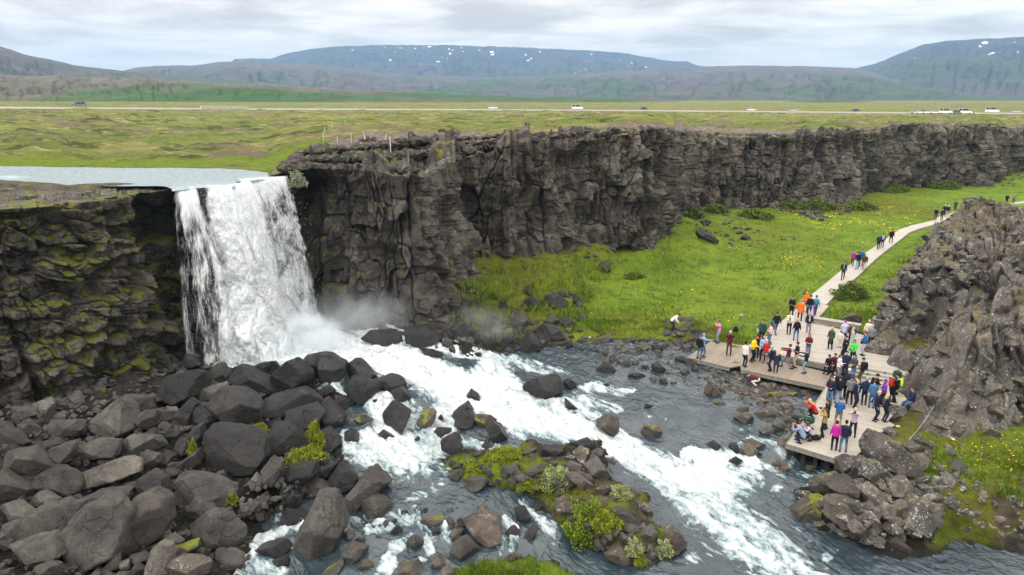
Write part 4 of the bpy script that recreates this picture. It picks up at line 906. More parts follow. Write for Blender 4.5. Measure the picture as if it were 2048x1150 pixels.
# zone | material | polygon | optional own words
RK = '''
c1|p|945,350 1240,85 1300,120 1405,400 1230,505 1130,470|!pale grey wedge-topped block
c1|b|0,660 230,600 360,640 530,810 400,910 240,935 80,910 0,800
c1|b|440,680 560,590 750,575 755,640 690,760 545,835
c1|b|710,760 800,600 1060,510 1230,520 1200,690 900,740
c1|p|1185,570 1400,460 1620,480 1705,600 1600,650 1230,700
c1|b|365,940 440,860 680,820 850,880 820,1080 640,1125 480,1060
c1|p|700,920 880,850 1130,700 1440,690 1450,870 1380,950 1000,1000 720,1080|!long pale slab of rock
c1|b|60,150 110,70 260,130 290,180 80,180
c1|p|310,170 470,90 545,150 500,280 380,240
c1|b|700,60 830,40 885,130 860,165 720,150
c1|b|125,440 170,360 330,350 425,420 400,480 180,480
c1|b|0,400 60,370 260,570 250,610 20,610
c1|b|1405,340 1480,220 1640,190 1650,350 1560,410 1420,380
c1|b|1650,240 1725,220 1780,300 1700,370 1650,350
c1|b|1480,650 1660,670 1660,760 1580,850 1450,850
c1|p|0,810 60,860 290,1030 230,1120 50,1160 0,1150
c1|b|420,480 560,330 940,300 850,420 700,520 450,500
c1|b|1240,60 1600,60 1590,190 1380,250 1330,150
c1|b|540,310 620,230 700,270 640,320
c1|b|560,170 640,120 710,160 690,210 590,200
c1|b|120,170 320,190 400,260 180,340 80,280
c1|b|370,560 520,520 640,560 480,640 390,620
c2|b|220,640 390,440 740,430 760,590 620,830 330,830 260,760
c2|b|700,870 780,520 900,410 1050,350 1220,380 1320,560 1300,840 1240,950 930,1120 760,1080|!huge upright flat-faced boulder
c2|b|1280,490 1400,340 1600,250 1725,340 1760,600 1690,750 1500,880 1350,820|!big domed boulder
c2|b|800,400 890,285 1010,290 1240,200 1330,230 1320,350 1250,400 900,440
c2|b|290,400 430,265 600,350 630,410 360,440
c2|p|0,1070 0,870 150,810 540,755 620,850 740,990 700,1100 560,1010 300,1010|!long low slab with humped end
c2|p|290,1150 320,1090 510,1010 600,1060 610,1180 300,1190
c2|p|0,640 110,605 200,660 215,800 100,830 0,820
c2|b|0,420 110,380 260,440 360,490 220,600 0,600
c2|b|1380,200 1580,50 1725,130 1790,330 1400,330
c2|p|1540,1080 1560,900 1680,790 1790,830 1780,1140 1560,1180
c2|p|1070,1080 1220,930 1240,1080 1110,1120
c2|p|1250,1020 1340,990 1345,1090 1280,1120
c2|b|1350,950 1520,930 1530,1000 1370,1050
c2|b|1350,1100 1420,1030 1530,1100 1480,1150 1350,1150
c2|b|0,1100 110,1090 120,1180 0,1180
c2|b|80,820 120,745 170,790 160,830
c2|b|610,360 700,330 800,370 780,430 640,430
c3|b|0,380 100,260 330,205 400,240 380,480 200,585 80,540 0,480|!broad dark boulder with sloping back
c3|b|215,120 270,40 340,50 410,160 330,195
c3|b|530,170 600,135 650,150 710,260 700,350 530,340
c3|p|345,480 430,400 690,350 700,400 600,500 400,550
c3|b|490,600 600,420 720,405 940,470 1060,600 1040,780 880,820 700,740 540,680|!very big rounded dark boulder
c3|w|720,290 800,175 870,190 1100,330 1210,440 1100,500 900,450 740,380
c3|w|890,200 1100,120 1200,115 1235,170 1180,270 1030,290
c3|w|1150,300 1380,90 1470,150 1555,240 1550,320 1480,390 1230,460 1160,400|!black wet peaked boulder
c3|w|1480,140 1560,40 1660,15 1800,90 1840,180 1800,330 1650,290|!tall wet boulder at the pool edge
c3|w|1080,560 1130,490 1500,405 1720,540 1560,640 1340,700 1100,680|!shiny wet slab
c3|w|1290,640 1640,540 1720,640 1650,780 1480,860 1330,760
c3|w|1120,900 1150,790 1400,770 1590,1000 1330,1060 1220,1100 1130,1020
f|b|406,868 419,849 479,859 530,880 537,911 509,952 450,954 422,955 416,939|!giant flat-faced dark boulder
c3|b|320,720 400,590 520,690 540,760 330,810
c3|b|130,700 300,520 370,570 320,760 160,790
c3|b|0,650 110,635 140,700 90,770 0,790
c3|b|0,900 180,790 230,860 190,960 40,1000
c3|b|280,920 370,790 540,765 450,880 460,960 330,1010
c3|b|145,1040 190,930 270,960 285,1090 210,1120
c3|b|0,1100 60,1060 140,1110 120,1180 0,1200
c3|b|170,200 230,170 280,220 190,240
c3|b|390,560 440,545 470,580 430,600
c3|w|1060,290 1100,265 1140,320 1100,330
c3|w|1640,420 1725,400 1800,440 1700,500
c4|b|110,470 160,240 300,205 700,325 690,440 650,580 400,560 200,510|!wide dark slab with a straight cut side
c4|b|200,640 330,420 480,430 500,560 400,590 230,640
c4|b|215,720 400,590 730,590 785,790 690,905 400,890 280,800|!broad pitted boulder above the small cascade
c4|b|925,190 1010,70 1130,110 1130,190 1060,340 930,320
c4|w|1110,240 1170,160 1430,110 1440,230 1350,300 1150,290
c4|b|1080,470 1130,340 1210,300 1320,400 1320,520 1130,550
c4|b|1340,380 1370,290 1480,275 1560,350 1660,430 1600,500 1350,480
c4|b|1225,880 1450,440 1590,430 1690,740 1560,1010 1350,1070 1240,960|!tall shark-fin boulder
c4|w|1110,590 1180,540 1370,560 1350,640 1230,710 1130,690
c4|w|845,930 1210,805 1220,890 1100,1010 860,1010
c4|b|500,940 740,980 760,1050 660,1110 540,1050
c4|n|70,1130 130,990 350,980 570,1070 530,1110 400,1160 80,1170|!cracked pale brown slab
c4|b|840,470 960,410 1015,500 890,575
c4|b|120,175 340,15 350,130 260,215 130,200
c4|b|15,190 60,175 190,210 120,260 30,230
c4|b|710,560 780,510 860,580 780,640
c4|w|1020,1020 1180,960 1190,1040 1100,1100 1030,1070
c4|p|60,800 110,765 190,850 130,890
c4|w|1440,190 1640,110 1520,290 1440,280
c4|m|110,910 350,820 370,880 200,980 140,970
c4|b|350,360 410,345 460,390 440,420 370,400
c4|b|820,310 880,200 930,300 930,380 830,380
c4|w|920,620 1010,560 1010,640 950,680
c5|w|0,300 10,40 110,35 250,130 240,240 150,360 40,340
c5|w|240,150 280,110 400,110 540,240 500,300 350,270 250,230
c5|w|215,360 330,260 500,310 540,350 520,430 390,560 320,480 230,430
c5|w|510,290 620,255 770,250 855,290 850,350 640,430 550,400|!flat-topped wet block jutting into the white water
c5|w|680,400 790,350 870,450 880,520 720,490
c5|w|600,620 680,480 880,580 800,770 740,780 620,700|!split grey boulder standing in white water
c5|w|130,440 290,450 320,510 250,580 190,560
c5|w|20,500 90,475 240,620 240,710 150,780 0,690 0,560
c5|w|0,780 90,750 200,890 150,970 30,990
c5|m|260,620 430,620 520,700 500,730 430,730
c5|w|550,810 600,770 710,830 620,860
c5|m|930,690 970,610 1090,560 1115,600 1100,680 1020,775 940,765
c5|w|1205,670 1420,490 1475,610 1300,690|!sharp wedge rock above the little cascade
c5|w|1290,710 1310,590 1370,560 1490,650 1440,760 1320,740
c5|m|1480,610 1630,620 1700,670 1690,720 1580,760 1480,720
c5|w|1590,750 1660,690 1730,720 1800,850 1720,915 1640,860|!smooth black egg-shaped boulder
c5|w|1160,860 1290,790 1350,880 1370,990 1200,1020 1160,960|!squarish brown-black block
c5|w|1395,460 1450,385 1520,420 1540,500 1420,490
c5|w|1060,800 1130,740 1290,750 1280,790 1160,850 1070,850
c5|w|1530,940 1600,880 1680,940 1590,960
c5|w|905,860 940,825 960,845 930,875
c5|w|230,780 310,750 390,860 260,890
c5|w|0,380 90,350 150,390 60,440
c5|w|1130,650 1160,620 1185,650 1170,680
c5|w|480,480 540,470 560,500 500,510
c6|w|10,220 130,60 260,90 340,190 270,270 120,350 0,240
c6|b|160,440 460,65 650,220 500,360 330,500 200,530|!steep pyramid boulder on the bank
c6|b|350,420 480,350 640,400 690,500 670,600 500,600 380,570
c6|w|640,730 720,655 775,700 750,750
c6|b|795,850 850,770 920,760 985,840 870,895
c6|m|945,620 990,550 1080,570 1200,570 1170,640 1050,675 960,660
c6|n|1375,610 1500,560 1720,590 1770,700 1750,830 1640,880 1500,790|!big pitted brown boulder
c6|b|1240,920 1300,820 1420,760 1550,890 1500,950 1280,1020
c6|b|1220,770 1280,700 1390,700 1340,790 1270,820
c6|b|190,880 280,840 410,880 370,960 270,1060 200,1020
c6|b|270,820 330,770 430,830 400,860
c6|m|280,1110 400,1010 510,1010 480,1080 310,1130
c6|m|700,1140 800,1050 940,990 990,1060 980,1170 720,1180
c6|n|1050,960 1120,940 1200,1040 1150,1100 1070,1020
c6|b|1210,170 1340,100 1390,120 1310,230 1240,210
c6|n|1515,470 1600,455 1645,510 1640,570 1540,560|!smooth light brown rock
c6|m|0,1100 150,1010 180,1060 110,1160 0,1170
c6|b|1370,300 1440,190 1600,170 1680,220 1560,280 1490,340
c6|b|1160,1100 1230,1060 1330,1150 1160,1180
c6|b|1260,60 1330,30 1360,70 1290,100
c6|b|200,720 290,700 300,770 220,800
c6|w|1060,690 1150,680 1180,750 1100,790
c6|w|980,490 1020,480 1030,530 990,540
c7|w|590,100 700,60 770,130 720,155 620,150
c7|n|575,190 640,140 710,160 690,230 630,260
c7|b|720,170 780,145 820,190 790,225
c7|b|490,280 560,245 650,280 640,340 580,350 510,310
c7|b|680,290 780,220 905,400 880,415 700,340|!long leaning boulder pointing into the rapids
c7|n|515,350 600,340 740,440 690,505 580,420|!flat brown slab on the islet
c7|n|765,470 870,430 885,480 830,530 770,510
c7|n|970,430 1060,450 1130,520 1060,530
c7|n|1070,570 1190,600 1185,655 1110,640
c7|b|890,640 950,610 1040,660 1080,710 1000,740 930,690
c7|b|970,740 1070,750 1110,800 1060,840 980,790
c7|b|1105,840 1150,790 1250,810 1240,880 1120,885
c7|n|1290,830 1370,770 1440,830 1480,920 1380,975 1310,940|!wide dark boulder at the downstream tip of the islet
c7|n|830,980 950,900 1055,1000 1040,1090 960,1090 850,1020|!big round boulder at the near edge of the islet
c7|b|1120,1040 1160,1005 1230,1060 1210,1100 1140,1090
c7|b|1130,970 1180,950 1265,990 1240,1030 1150,1010
c7|b|200,330 340,260 370,290 250,380
c7|n|440,560 520,540 580,600 530,680 440,640
c7|w|260,600 310,550 370,590 360,640 280,640
c7|w|110,620 200,620 250,700 200,750 130,690
c7|w|40,830 120,760 160,800 90,860
c7|w|170,860 260,760 320,780 230,880
c7|b|35,1020 90,975 180,1010 50,1040
c7|b|0,300 130,270 145,310 40,370 0,350
c7|b|150,200 290,140 315,180 240,215
c7|b|120,370 190,360 205,400 140,415
c7|b|570,560 640,540 660,580 610,600
c7|b|730,570 850,535 880,570 780,590
c7|w|310,200 330,120 500,160 510,220 350,240
c7|n|510,210 625,205 630,250 520,235
c7|b|1010,830 1060,820 1080,880 1020,870
c7|b|680,250 740,190 780,220 700,280
c7|b|660,360 720,350 765,430 730,430
c7|b|390,250 450,250 460,290 400,300
c7|b|330,230 400,215 410,250 350,270
c7|b|840,235 900,225 930,270 880,285
c7|b|1100,690 1180,690 1190,720 1110,715
c9|w|0,570 60,545 120,590 115,650 30,660
f|w|1040,775 1060,757 1110,748 1124,765 1125,790 1090,802 1045,790|!large black boulder splitting the rapids
c9|w|0,740 130,850 70,870 0,830
c9|n|320,990 440,905 530,920 540,1070 470,1125 400,1070|!smooth brown boulder on the lip of the rapids
c9|n|765,1060 800,1000 970,1010 985,1080 940,1140 800,1110|!lone brown boulder in open water
c9|w|310,440 400,360 500,430 510,450 430,490 330,480
c9|w|600,500 740,470 820,510 800,555 640,550
c9|b|340,140 450,90 490,150 460,190 360,190
c9|b|545,270 600,210 660,250 650,300 560,300
c9|b|710,210 840,190 840,250 780,275 715,260
c9|b|875,200 970,195 980,260 900,275
c9|b|1080,170 1170,140 1185,200 1100,215
c9|b|1180,200 1265,200 1260,270 1190,270
c9|w|1100,330 1190,310 1220,390 1130,390
c9|b|1210,330 1330,340 1320,405 1220,410
c9|n|1410,680 1460,575 1580,700 1575,740 1430,710|!pointed pale brown rock in the shallows
c9|m|1490,780 1550,740 1615,790 1560,820
c9|b|1540,640 1580,620 1610,660 1560,690
c9|w|950,540 1010,530 1030,590 960,600
c9|w|870,380 950,380 1020,460 990,490 880,450
c9|w|770,800 830,790 890,810 850,840
c9|b|555,370 640,350 660,420 570,430
c9|b|440,340 500,310 550,370 500,400
c9|b|1150,460 1230,440 1270,490 1200,500
c9|b|1260,410 1340,420 1330,480 1270,470
c9|w|370,590 430,580 460,610 400,615
c9|b|750,400 820,400 850,440 780,450
c9|b|850,520 910,520 930,570 870,575
c9|b|240,230 300,210 340,250 280,270
c9|b|360,280 420,260 460,300 400,320
c9|b|130,230 180,210 200,255 150,265
c9|b|1480,490 1520,490 1540,535 1490,540
c9|b|920,290 980,290 970,340 930,330
c9|b|1040,570 1130,565 1140,600 1060,600
c9|b|660,370 730,350 750,400 690,410
c9|b|1380,420 1450,420 1460,460 1400,470
c9|b|1520,470 1545,430 1575,470 1560,510
ca|n|345,590 510,545 600,640 560,690 450,670|!broad pale boulder lying in the shallows
ca|n|585,560 740,505 800,570 740,620 620,600
ca|b|620,740 700,700 775,720 770,790 680,800
ca|b|760,670 880,650 925,700 890,770 790,750
ca|b|875,640 920,585 1000,650 980,690 900,680
ca|b|920,570 1030,575 1090,640 1000,610
ca|n|820,880 870,780 950,790 930,960 830,950
ca|n|445,850 560,830 720,900 700,950 580,930
ca|n|445,940 520,885 600,940 600,1030 510,1045
ca|w|310,1060 380,1010 445,1050 400,1110
ca|n|780,1080 830,1060 930,1080 910,1150 800,1150
ca|w|310,880 400,870 410,950 340,960
ca|n|360,500 520,490 550,540 400,555
ca|n|810,480 860,445 980,470 980,540 880,530
ca|n|590,440 640,400 700,420 700,490 610,490
ca|m|740,350 850,330 880,370 870,430 760,400
ca|m|895,350 1020,340 1025,380 930,400
ca|n|640,370 700,350 750,400 700,410
ca|n|1170,265 1290,280 1280,315 1190,310
ca|w|60,900 150,850 260,920 220,950 80,950
ca|n|380,350 430,330 450,360 400,370
ca|n|380,380 450,370 470,400 400,410
ca|n|200,290 250,280 270,330 220,345
ca|n|740,210 800,200 810,240 760,250
ca|n|620,260 700,240 730,290 650,300
ca|b|510,340 560,350 590,400 530,400
ca|n|140,160 180,145 205,190 160,200
ca|b|250,210 300,205 310,240 260,245
ca|n|440,320 490,310 480,340 450,345
ca|n|1090,420 1190,430 1200,445 1100,445
ca|w|590,950 650,980 640,1010 600,1000
f|n|1459,729 1470,722 1484,727 1481,739 1463,739|!rock poking through the notch in the deck edge
c8|l|720,280 790,90 850,120 1010,250 1110,370 1090,460 900,420 740,330|!tall lichen-spotted slab at the end of the deck
c8|l|610,440 640,330 780,320 850,430 830,520 660,490
c8|l|450,320 560,280 640,300 610,390 540,430 460,400
c8|l|530,220 600,180 720,160 700,260 600,300
c8|n|240,530 300,440 420,420 460,480 380,580 260,580
c8|n|400,540 540,430 600,480 560,540 450,590
c8|n|490,580 560,500 620,530 610,600 530,625
c8|l|610,520 720,500 830,600 800,680 680,650
c8|l|850,480 1000,455 1050,530 1040,620 860,600
c8|m|115,720 230,630 330,600 390,640 370,790 200,810 130,790|!dark mossy boulder at the water's edge
c8|n|380,780 400,660 560,620 630,700 600,780 480,850
c8|n|640,700 690,655 800,740 790,790 680,790
c8|n|540,820 570,730 655,800 600,835
c8|p|530,910 760,765 835,860 820,960 730,985 600,960|!big smooth boulder low in the pile
c8|n|850,700 1000,630 1030,700 960,760 880,740
c8|l|940,790 1050,650 1180,640 1330,710 1300,850 1220,920 1080,900|!bulky lichen-topped boulder
c8|n|835,880 930,780 1000,870 990,900 850,900
c8|n|840,960 910,890 1045,1030 980,1055 870,1010
c8|n|450,880 520,840 590,850 520,905
c8|n|1060,290 1130,260 1190,320 1180,400 1110,400
c8|n|1000,210 1080,180 1130,230 1110,290 1020,280
c8|n|1145,180 1190,155 1225,190 1190,230
c8|b|1345,380 1420,320 1485,370 1440,410 1370,420
c8|l|1280,480 1330,410 1390,460 1370,570 1300,560
c8|l|1190,380 1260,340 1340,400 1270,430
c8|b|1330,680 1400,640 1450,700 1380,720
c8|b|1515,740 1560,700 1600,760 1530,770
c8|b|1330,270 1370,240 1405,270 1370,300
c8|l|1060,590 1100,550 1130,590 1090,630
c8|m|200,380 220,360 290,370 280,410 210,410
c8|n|0,340 60,335 70,400 0,430
c8|w|70,550 150,545 200,565 90,575
c8|l|1040,500 1190,440 1220,500 1130,540
c8|l|1120,600 1320,580 1330,660 1200,660
cb|l|520,600 560,550 620,560 690,660 560,700
cb|l|620,780 660,670 770,770 740,830 620,880
cb|l|740,820 870,790 930,870 900,940 760,920
cb|l|640,930 690,870 750,900 740,970 680,990
cb|p|695,1010 760,945 825,980 800,1060 720,1060
cb|l|790,1110 830,1000 920,1010 910,1120 810,1130
cb|l|890,880 1010,850 1070,900 1020,980 900,940
cb|l|1100,1080 1150,1045 1265,1110 1150,1145
cb|l|1030,990 1140,940 1170,1000 1160,1040
cb|n|330,760 380,705 430,720 440,800 360,815
cb|l|230,900 290,830 390,860 410,950 300,990 240,970
cb|n|490,850 530,780 590,840 530,880
cb|n|200,360 280,290 370,300 400,350 300,400 230,390
cb|n|310,400 350,350 400,380 400,440 340,440
cb|n|261,480 290,420 340,470 330,500
cb|n|280,570 330,535 400,560 390,590 300,590
ce|n|635,430 700,370 790,345 870,400 860,440 660,460|!low boulder in the grass behind the long bench
cc|b|470,240 510,215 600,240 620,330 560,340
cc|b|545,360 650,370 660,400 590,410
cc|b|1090,550 1190,490 1330,590 1310,660 1180,670|!big purplish boulder at the edge of the meadow
cc|w|1360,530 1390,510 1465,590 1440,630 1370,600
cc|b|890,600 960,540 1070,580 1050,630 950,680
cc|b|780,760 800,680 930,700 945,800 880,860 800,820
cc|b|520,780 600,710 710,760 690,850 590,860
cc|b|1000,860 1080,800 1240,840 1310,950 1200,980 1060,960|!broad dark boulder at the meadow's river corner
cc|b|1090,780 1160,720 1240,760 1240,840 1150,840
cc|b|1220,745 1330,740 1400,800 1330,845 1260,830
cc|b|840,1060 950,885 1050,980 1060,1050 950,1090
cc|b|880,440 940,420 990,480 970,550 910,490
cc|b|870,400 940,390 945,440 880,450
cc|b|660,600 710,565 760,650 740,680 680,640
cc|w|190,860 260,780 330,790 330,930 220,930
cc|w|330,820 370,790 410,880 400,960 330,950
cc|w|150,760 250,720 480,730 490,800 350,830 180,850
cc|b|1260,1000 1310,960 1380,1000 1300,1040
cc|b|570,540 610,500 670,580 620,600
cc|b|1320,230 1390,205 1430,240 1340,255
cc|b|1350,350 1430,330 1440,380 1370,385
cc|w|520,960 600,940 640,1030 560,1060
cc|w|690,930 760,920 840,990 700,1010
cc|b|270,650 310,625 350,660 320,690
cc|b|490,680 560,670 560,720 510,730
f|w|720,680 740,660 800,658 806,690 760,695
f|w|805,655 860,650 880,680 850,700 810,690
f|w|835,697 870,700 900,712 890,718 850,710
cd|b|850,510 890,500 955,560 940,575 870,540
cd|b|1050,540 1075,520 1100,540 1090,557
cd|b|850,470 900,455 910,485
cd|b|960,440 985,425 1000,445 985,450
cd|b|425,615 480,610 475,645
cd|b|400,670 450,640 460,720 430,700
cd|b|300,620 350,620 360,650
'''
ZONE = {'c1': 'in the boulder field under the left cliff', 'c2': 'in the bottom left boulder field', 'c3': 'beside the foot of the waterfall', 'c4': 'by the small side cascades', 'c5': 'in the white rapids',
 'c6': 'in the lower stream', 'c7': 'on the green islet', 'c9': 'in the shallows before the meadow', 'ca': 'in the shallows below the deck', 'c8': 'in the rock pile by the deck end', 'cb': 'at the foot of the right ridge',
 'cc': 'on the scree below the cliff', 'cd': 'in the meadow under the cliff', 'ce': 'on the grass'}
TONE = {'p': 'pale grey', 'b': 'dark grey', 'w': 'wet black', 'n': 'brown', 'm': 'mossy', 'l': 'lichen-spotted'}
MATS = {'p': 'boulder_pale', 'b': 'boulder', 'w': 'boulder_wet', 'n': 'boulder_brown', 'm': 'boulder_mossy', 'l': 'boulder_lichen'}
ROCKS = []
def boulder(poly, kind, seed, zone, own):
    poly = np.array(poly, float); c = poly.mean(0)
    # ensure clockwise order in picture
    x0, y0 = poly.min(0); x1, y1 = poly.max(0); w, h = x1 - x0, y1 - y0
    g = shit((x0 + x1) / 2, y1 - .12 * h)
    if zone == 'cb' or (zone == 'c8' and c[1] < 960): pass
    zc0 = proj(g)[2]; W_ = w * zc0 / F; H_ = h * zc0 / F
    dep = .42 * min(W_, H_ * 1.3)
    px, py = (x0 + x1) / 2, (y0 + y1) / 2
    d = ray(px, py); zc = zc0 + dep * .35; C = CAM + d * zc
    rs = np.random.default_rng(seed + 77)
    cc = np.array([px, py]); N = []; O = []
    n = len(poly); A = sum(poly[i][0] * poly[(i + 1) % n][1] - poly[(i + 1) % n][0] * poly[i][1] for i in range(n))
    for i in range(n):
        a, b = poly[i], poly[(i + 1) % n]; e = b - a; L = np.linalg.norm(e)
        if L < 1e-3: continue
        nr = np.array([e[1], -e[0]]) / L * (1 if A > 0 else -1)
        o = (a - cc) @ nr
        o = max(o, .12 * min(w, h)) * zc / F
        tl = rs.uniform(-.25, .12)
        v = nr[0] * RGT - nr[1] * UPV + tl * FWD; k = np.linalg.norm(v); N.append(v / k); O.append(o / k)
    mn = min(W_, H_)
    # facing facets
    for j in range(6):
        v = -FWD + RGT * rs.uniform(-1.1, 1.1) + UPV * rs.uniform(-.9, 1.2); v /= np.linalg.norm(v)
        N.append(v); O.append(mn * rs.uniform(.34, .56))
    v = np.array([rs.uniform(-.25, .25), rs.uniform(-.3, .1), 1.]); v /= np.linalg.norm(v)
    N.append(v); O.append(.5 * H_ * rs.uniform(.8, 1.05) * .95 + .1 * mn)
    for j in range(3):
        v = FWD + RGT * rs.uniform(-.6, .6) + UPV * rs.uniform(-.4, .6); v /= np.linalg.norm(v)
        N.append(v); O.append(mn * rs.uniform(.5, .7))
    N = np.array(N); O = np.array(O)
    size = (W_ * H_) ** .5; mk = 'boulder_dark' if zone in ('c3', 'c5', 'cc') and kind == 'b' else MATS[kind]
    V, Fc = rock_shape(N, O, size, seed * 3.7 % 91, 5 if w * h > 1200 else 4, 34 if kind in 'wn' else 60)
    me = mesh_np('boulder', V, Fc, M[mk], smooth=False)
    o = link('boulder', me, loc=C)
    ROCKS.append(dict(o=o, px=px, py=py, w=w, h=h, zone=zone, kind=kind, own=own, W=W_))
    return o
n_ = 0
for ln in RK.strip().splitlines():
    q = ln.split('|'); sx, sy, s = SCALES[q[0]]
    pl = [(float(a.split(',')[0]) / s + sx, float(a.split(',')[1]) / s + sy) for a in q[2].split()]
    zn = q[0]
    if zn == 'f':
        cx = sum(p[0] for p in pl) / len(pl); cy = sum(p[1] for p in pl) / len(pl)
        zn = 'c3' if cx < 560 else 'cc' if cx < 920 else 'c5' if cx < 1200 else 'ca'
    n_ += 1
    boulder(pl, q[1], n_, zn, q[3][1:] if len(q) > 3 else None)
# labels: own words, or size + tone + shape + how it lies to a named neighbour
LM = [r for r in ROCKS if r['own']]
for r in ROCKS:
    if r['own']:
        r['t'] = r['own'] + ('' if len(r['own'].split()) > 7 else ' ' + ZONE[r['zone']]); continue
    sz = 'huge' if r['W'] > 3.2 else 'big' if r['W'] > 2 else 'mid-sized' if r['W'] > 1.1 else 'small'
    asp = r['w'] / r['h']; sh = 'flat ' if asp > 2.1 else 'upright ' if asp < .85 else ''
    cand = [l for l in LM if l['zone'] == r['zone']] or LM
    l = min(cand, key=lambda l: math.hypot(l['px'] - r['px'], l['py'] - r['py']))
    dx, dy = r['px'] - l['px'], r['py'] - l['py']; dd = math.hypot(dx, dy)
    if dd < 200:
        rel = ('left of' if dx < 0 else 'right of') if abs(dx) > 1.5 * abs(dy) else ('behind' if dy < 0 else 'in front of') if abs(dy) > 1.5 * abs(dx) else (('behind' if dy < 0 else 'in front of') + ' and ' + ('left of' if dx < 0 else 'right of'))
        r['t'] = f"{sz} {sh}{TONE[r['kind']]} boulder {rel} the {l['own'].split(' at ')[0].split(' in ')[0].split(' on ')[0].split(' above ')[0]}"
        if len(r['t'].split()) < 14: r['t'] = r['t'].replace(' boulder', ' rock' if r['W'] < 1.1 else ' boulder', 1)
    else:
        r['t'] = f"{sz} {sh}{TONE[r['kind']]} boulder {ZONE[r['zone']]}"
from collections import defaultdict
ORD = ['first', 'second', 'third', 'fourth', 'fifth', 'sixth', 'seventh', 'eighth', 'ninth', 'tenth']
by = defaultdict(list)
for r in ROCKS: by[r['t']].append(r)
for t_, L in by.items():
    if len(L) > 1:
        L.sort(key=lambda r: r['px'])
        for i, r in enumerate(L):
            s = (('leftmost' if i == 0 else 'rightmost' if i == len(L) - 1 else ORD[i] + ' from left')) + ' '
            r['t'] = s + r['t']
GN = {'c1': 'boulders of the left boulder field', 'c2': 'boulders of the left boulder field', 'c3': 'boulders around the waterfall foot', 'c4': 'boulders by the side cascades', 'c5': 'boulders in the rapids', 'c6': 'boulders in the lower stream',
 'c7': 'boulders on the islet', 'c9': 'rocks in the shallows', 'ca': 'rocks in the shallows', 'c8': 'boulders of the pile by the deck', 'cb': 'boulders at the ridge foot', 'cc': 'boulders on the scree', 'cd': 'boulders in the meadow', 'ce': 'boulders in the meadow'}
for r in ROCKS: tag(r['o'], ' '.join(r['t'].split()[:16]), 'boulder', GN[r['zone']])
# loose rubble between the boulders: nobody could count it
PRO = []
for i in range(14):
    rs = np.random.default_rng(900 + i); N = rs.normal(size=(13, 3)); N /= np.linalg.norm(N, axis=1)[:, None]
    N = np.concatenate([N, [[0, 0, 1], [0, 0, -1]]]); O = np.concatenate([rs.uniform(.38, .62, 13), [.42, .4]])
    bm = bmesh.new(); Q = rs.normal(size=(15, 3)); Q /= np.linalg.norm(Q, axis=1)[:, None]; Q *= rs.uniform(.42, .60, (15, 1))
    for v in Q: bm.verts.new(v)
    r_ = bmesh.ops.convex_hull(bm, input=bm.verts); bmesh.ops.delete(bm, geom=[v for v in bm.verts if not v.link_faces], context='VERTS')
    bmesh.ops.dissolve_limit(bm, angle_limit=.22, verts=bm.verts, edges=bm.edges)
    bmesh.ops.bevel(bm, geom=bm.edges[:], offset=.022, segments=2, affect='EDGES', profile=.6); bmesh.ops.triangulate(bm, faces=bm.faces); bm.verts.index_update()
    PRO.append((np.array([v.co[:] for v in bm.verts]), np.array([[v.index for v in f.verts] for f in bm.faces], np.int32))); bm.free()
def rubble(name, regs, mat, label, seed):
    rs = np.random.default_rng(seed); VV = []; FF = []; n = 0
    for (poly, cnt, smin, smax, sink) in regs:
        pl = np.array(poly, float); x0, y0 = pl.min(0); x1, y1 = pl.max(0); k = 0
        xs = rs.uniform(x0, x1, cnt * 6); ys = rs.uniform(y0, y1, cnt * 6)
        ok = sdpoly(poly, xs, ys) > 0; xs, ys = xs[ok][:cnt], ys[ok][:cnt]
        z = np.full(len(xs), 1.2)
        for _ in range(4):
            q = P(xs, ys, z); z = SZ(q[:, 0], q[:, 1])
        q = P(xs, ys, z)
        for p in q:
            s = smin + (smax - smin) * rs.random() ** 2.2
            V, Fc = PRO[rs.integers(14)]; a = rs.uniform(0, 6.28)
            R = np.array([[cos(a), -sin(a), 0], [sin(a), cos(a), 0], [0, 0, 1]])
            T = (V * np.array([rs.uniform(.8, 1.5), rs.uniform(.7, 1.1), rs.uniform(.55, 1.)])) @ R.T * s * 1.1 + p + np.array([0, 0, s * sink])
            VV.append(T); FF.append(Fc + n); n += len(V)
    o = link(name, mesh_np(name, np.concatenate(VV), np.concatenate(FF), mat, smooth=False))
    return tag(o, label, 'rubble', kind='stuff')
rubble('rubble', [([(-60,800),(130,770),(380,715),(430,740),(640,760),(660,880),(690,940),(620,980),(520,1060),(480,1160),(-60,1200)], 1100, .15, .6, .0),
 ([(-60,800),(130,770),(300,740),(420,800),(380,900),(-60,960)], 520, .18, .7, .05), ([(350,705),(470,715),(600,740),(640,770),(500,800),(330,760)], 90, .2, .6, .0)], M['boulder'], 'loose dark rocks filling the gaps of the left boulder field', 1)
rubble('rubble', [([(860,700),(900,560),(960,530),(1060,560),(1160,600),(1170,660),(1060,700)], 230, .25, .9, .1), ([(930,690),(1060,700),(1150,665),(1220,670),(1420,680),(1390,700),(1180,700),(960,716)], 120, .2, .6, .08),
 ([(1380,420),(1460,425),(1530,470),(1600,480),(1500,495),(1420,490),(1370,440)], 90, .3, 1., .1), ([(1530,415),(1680,400),(1700,425),(1640,445),(1560,425)], 110, .3, 1.2, .1), ([(1330,640),(1385,635),(1400,670),(1330,672)], 90, .25, .6, .15),
 ([(1180,500),(1220,500),(1225,550),(1150,540)], 40, .3, .8, .1), ([(1130,590),(1170,590),(1170,610)], 8, .3, .5, .1), ([(1960,360),(2048,335),(2048,372),(1950,378)], 40, .4, 1.3, .1)], M['boulder'], 'loose dark rocks strewn over the grassy scree and river bank', 2)
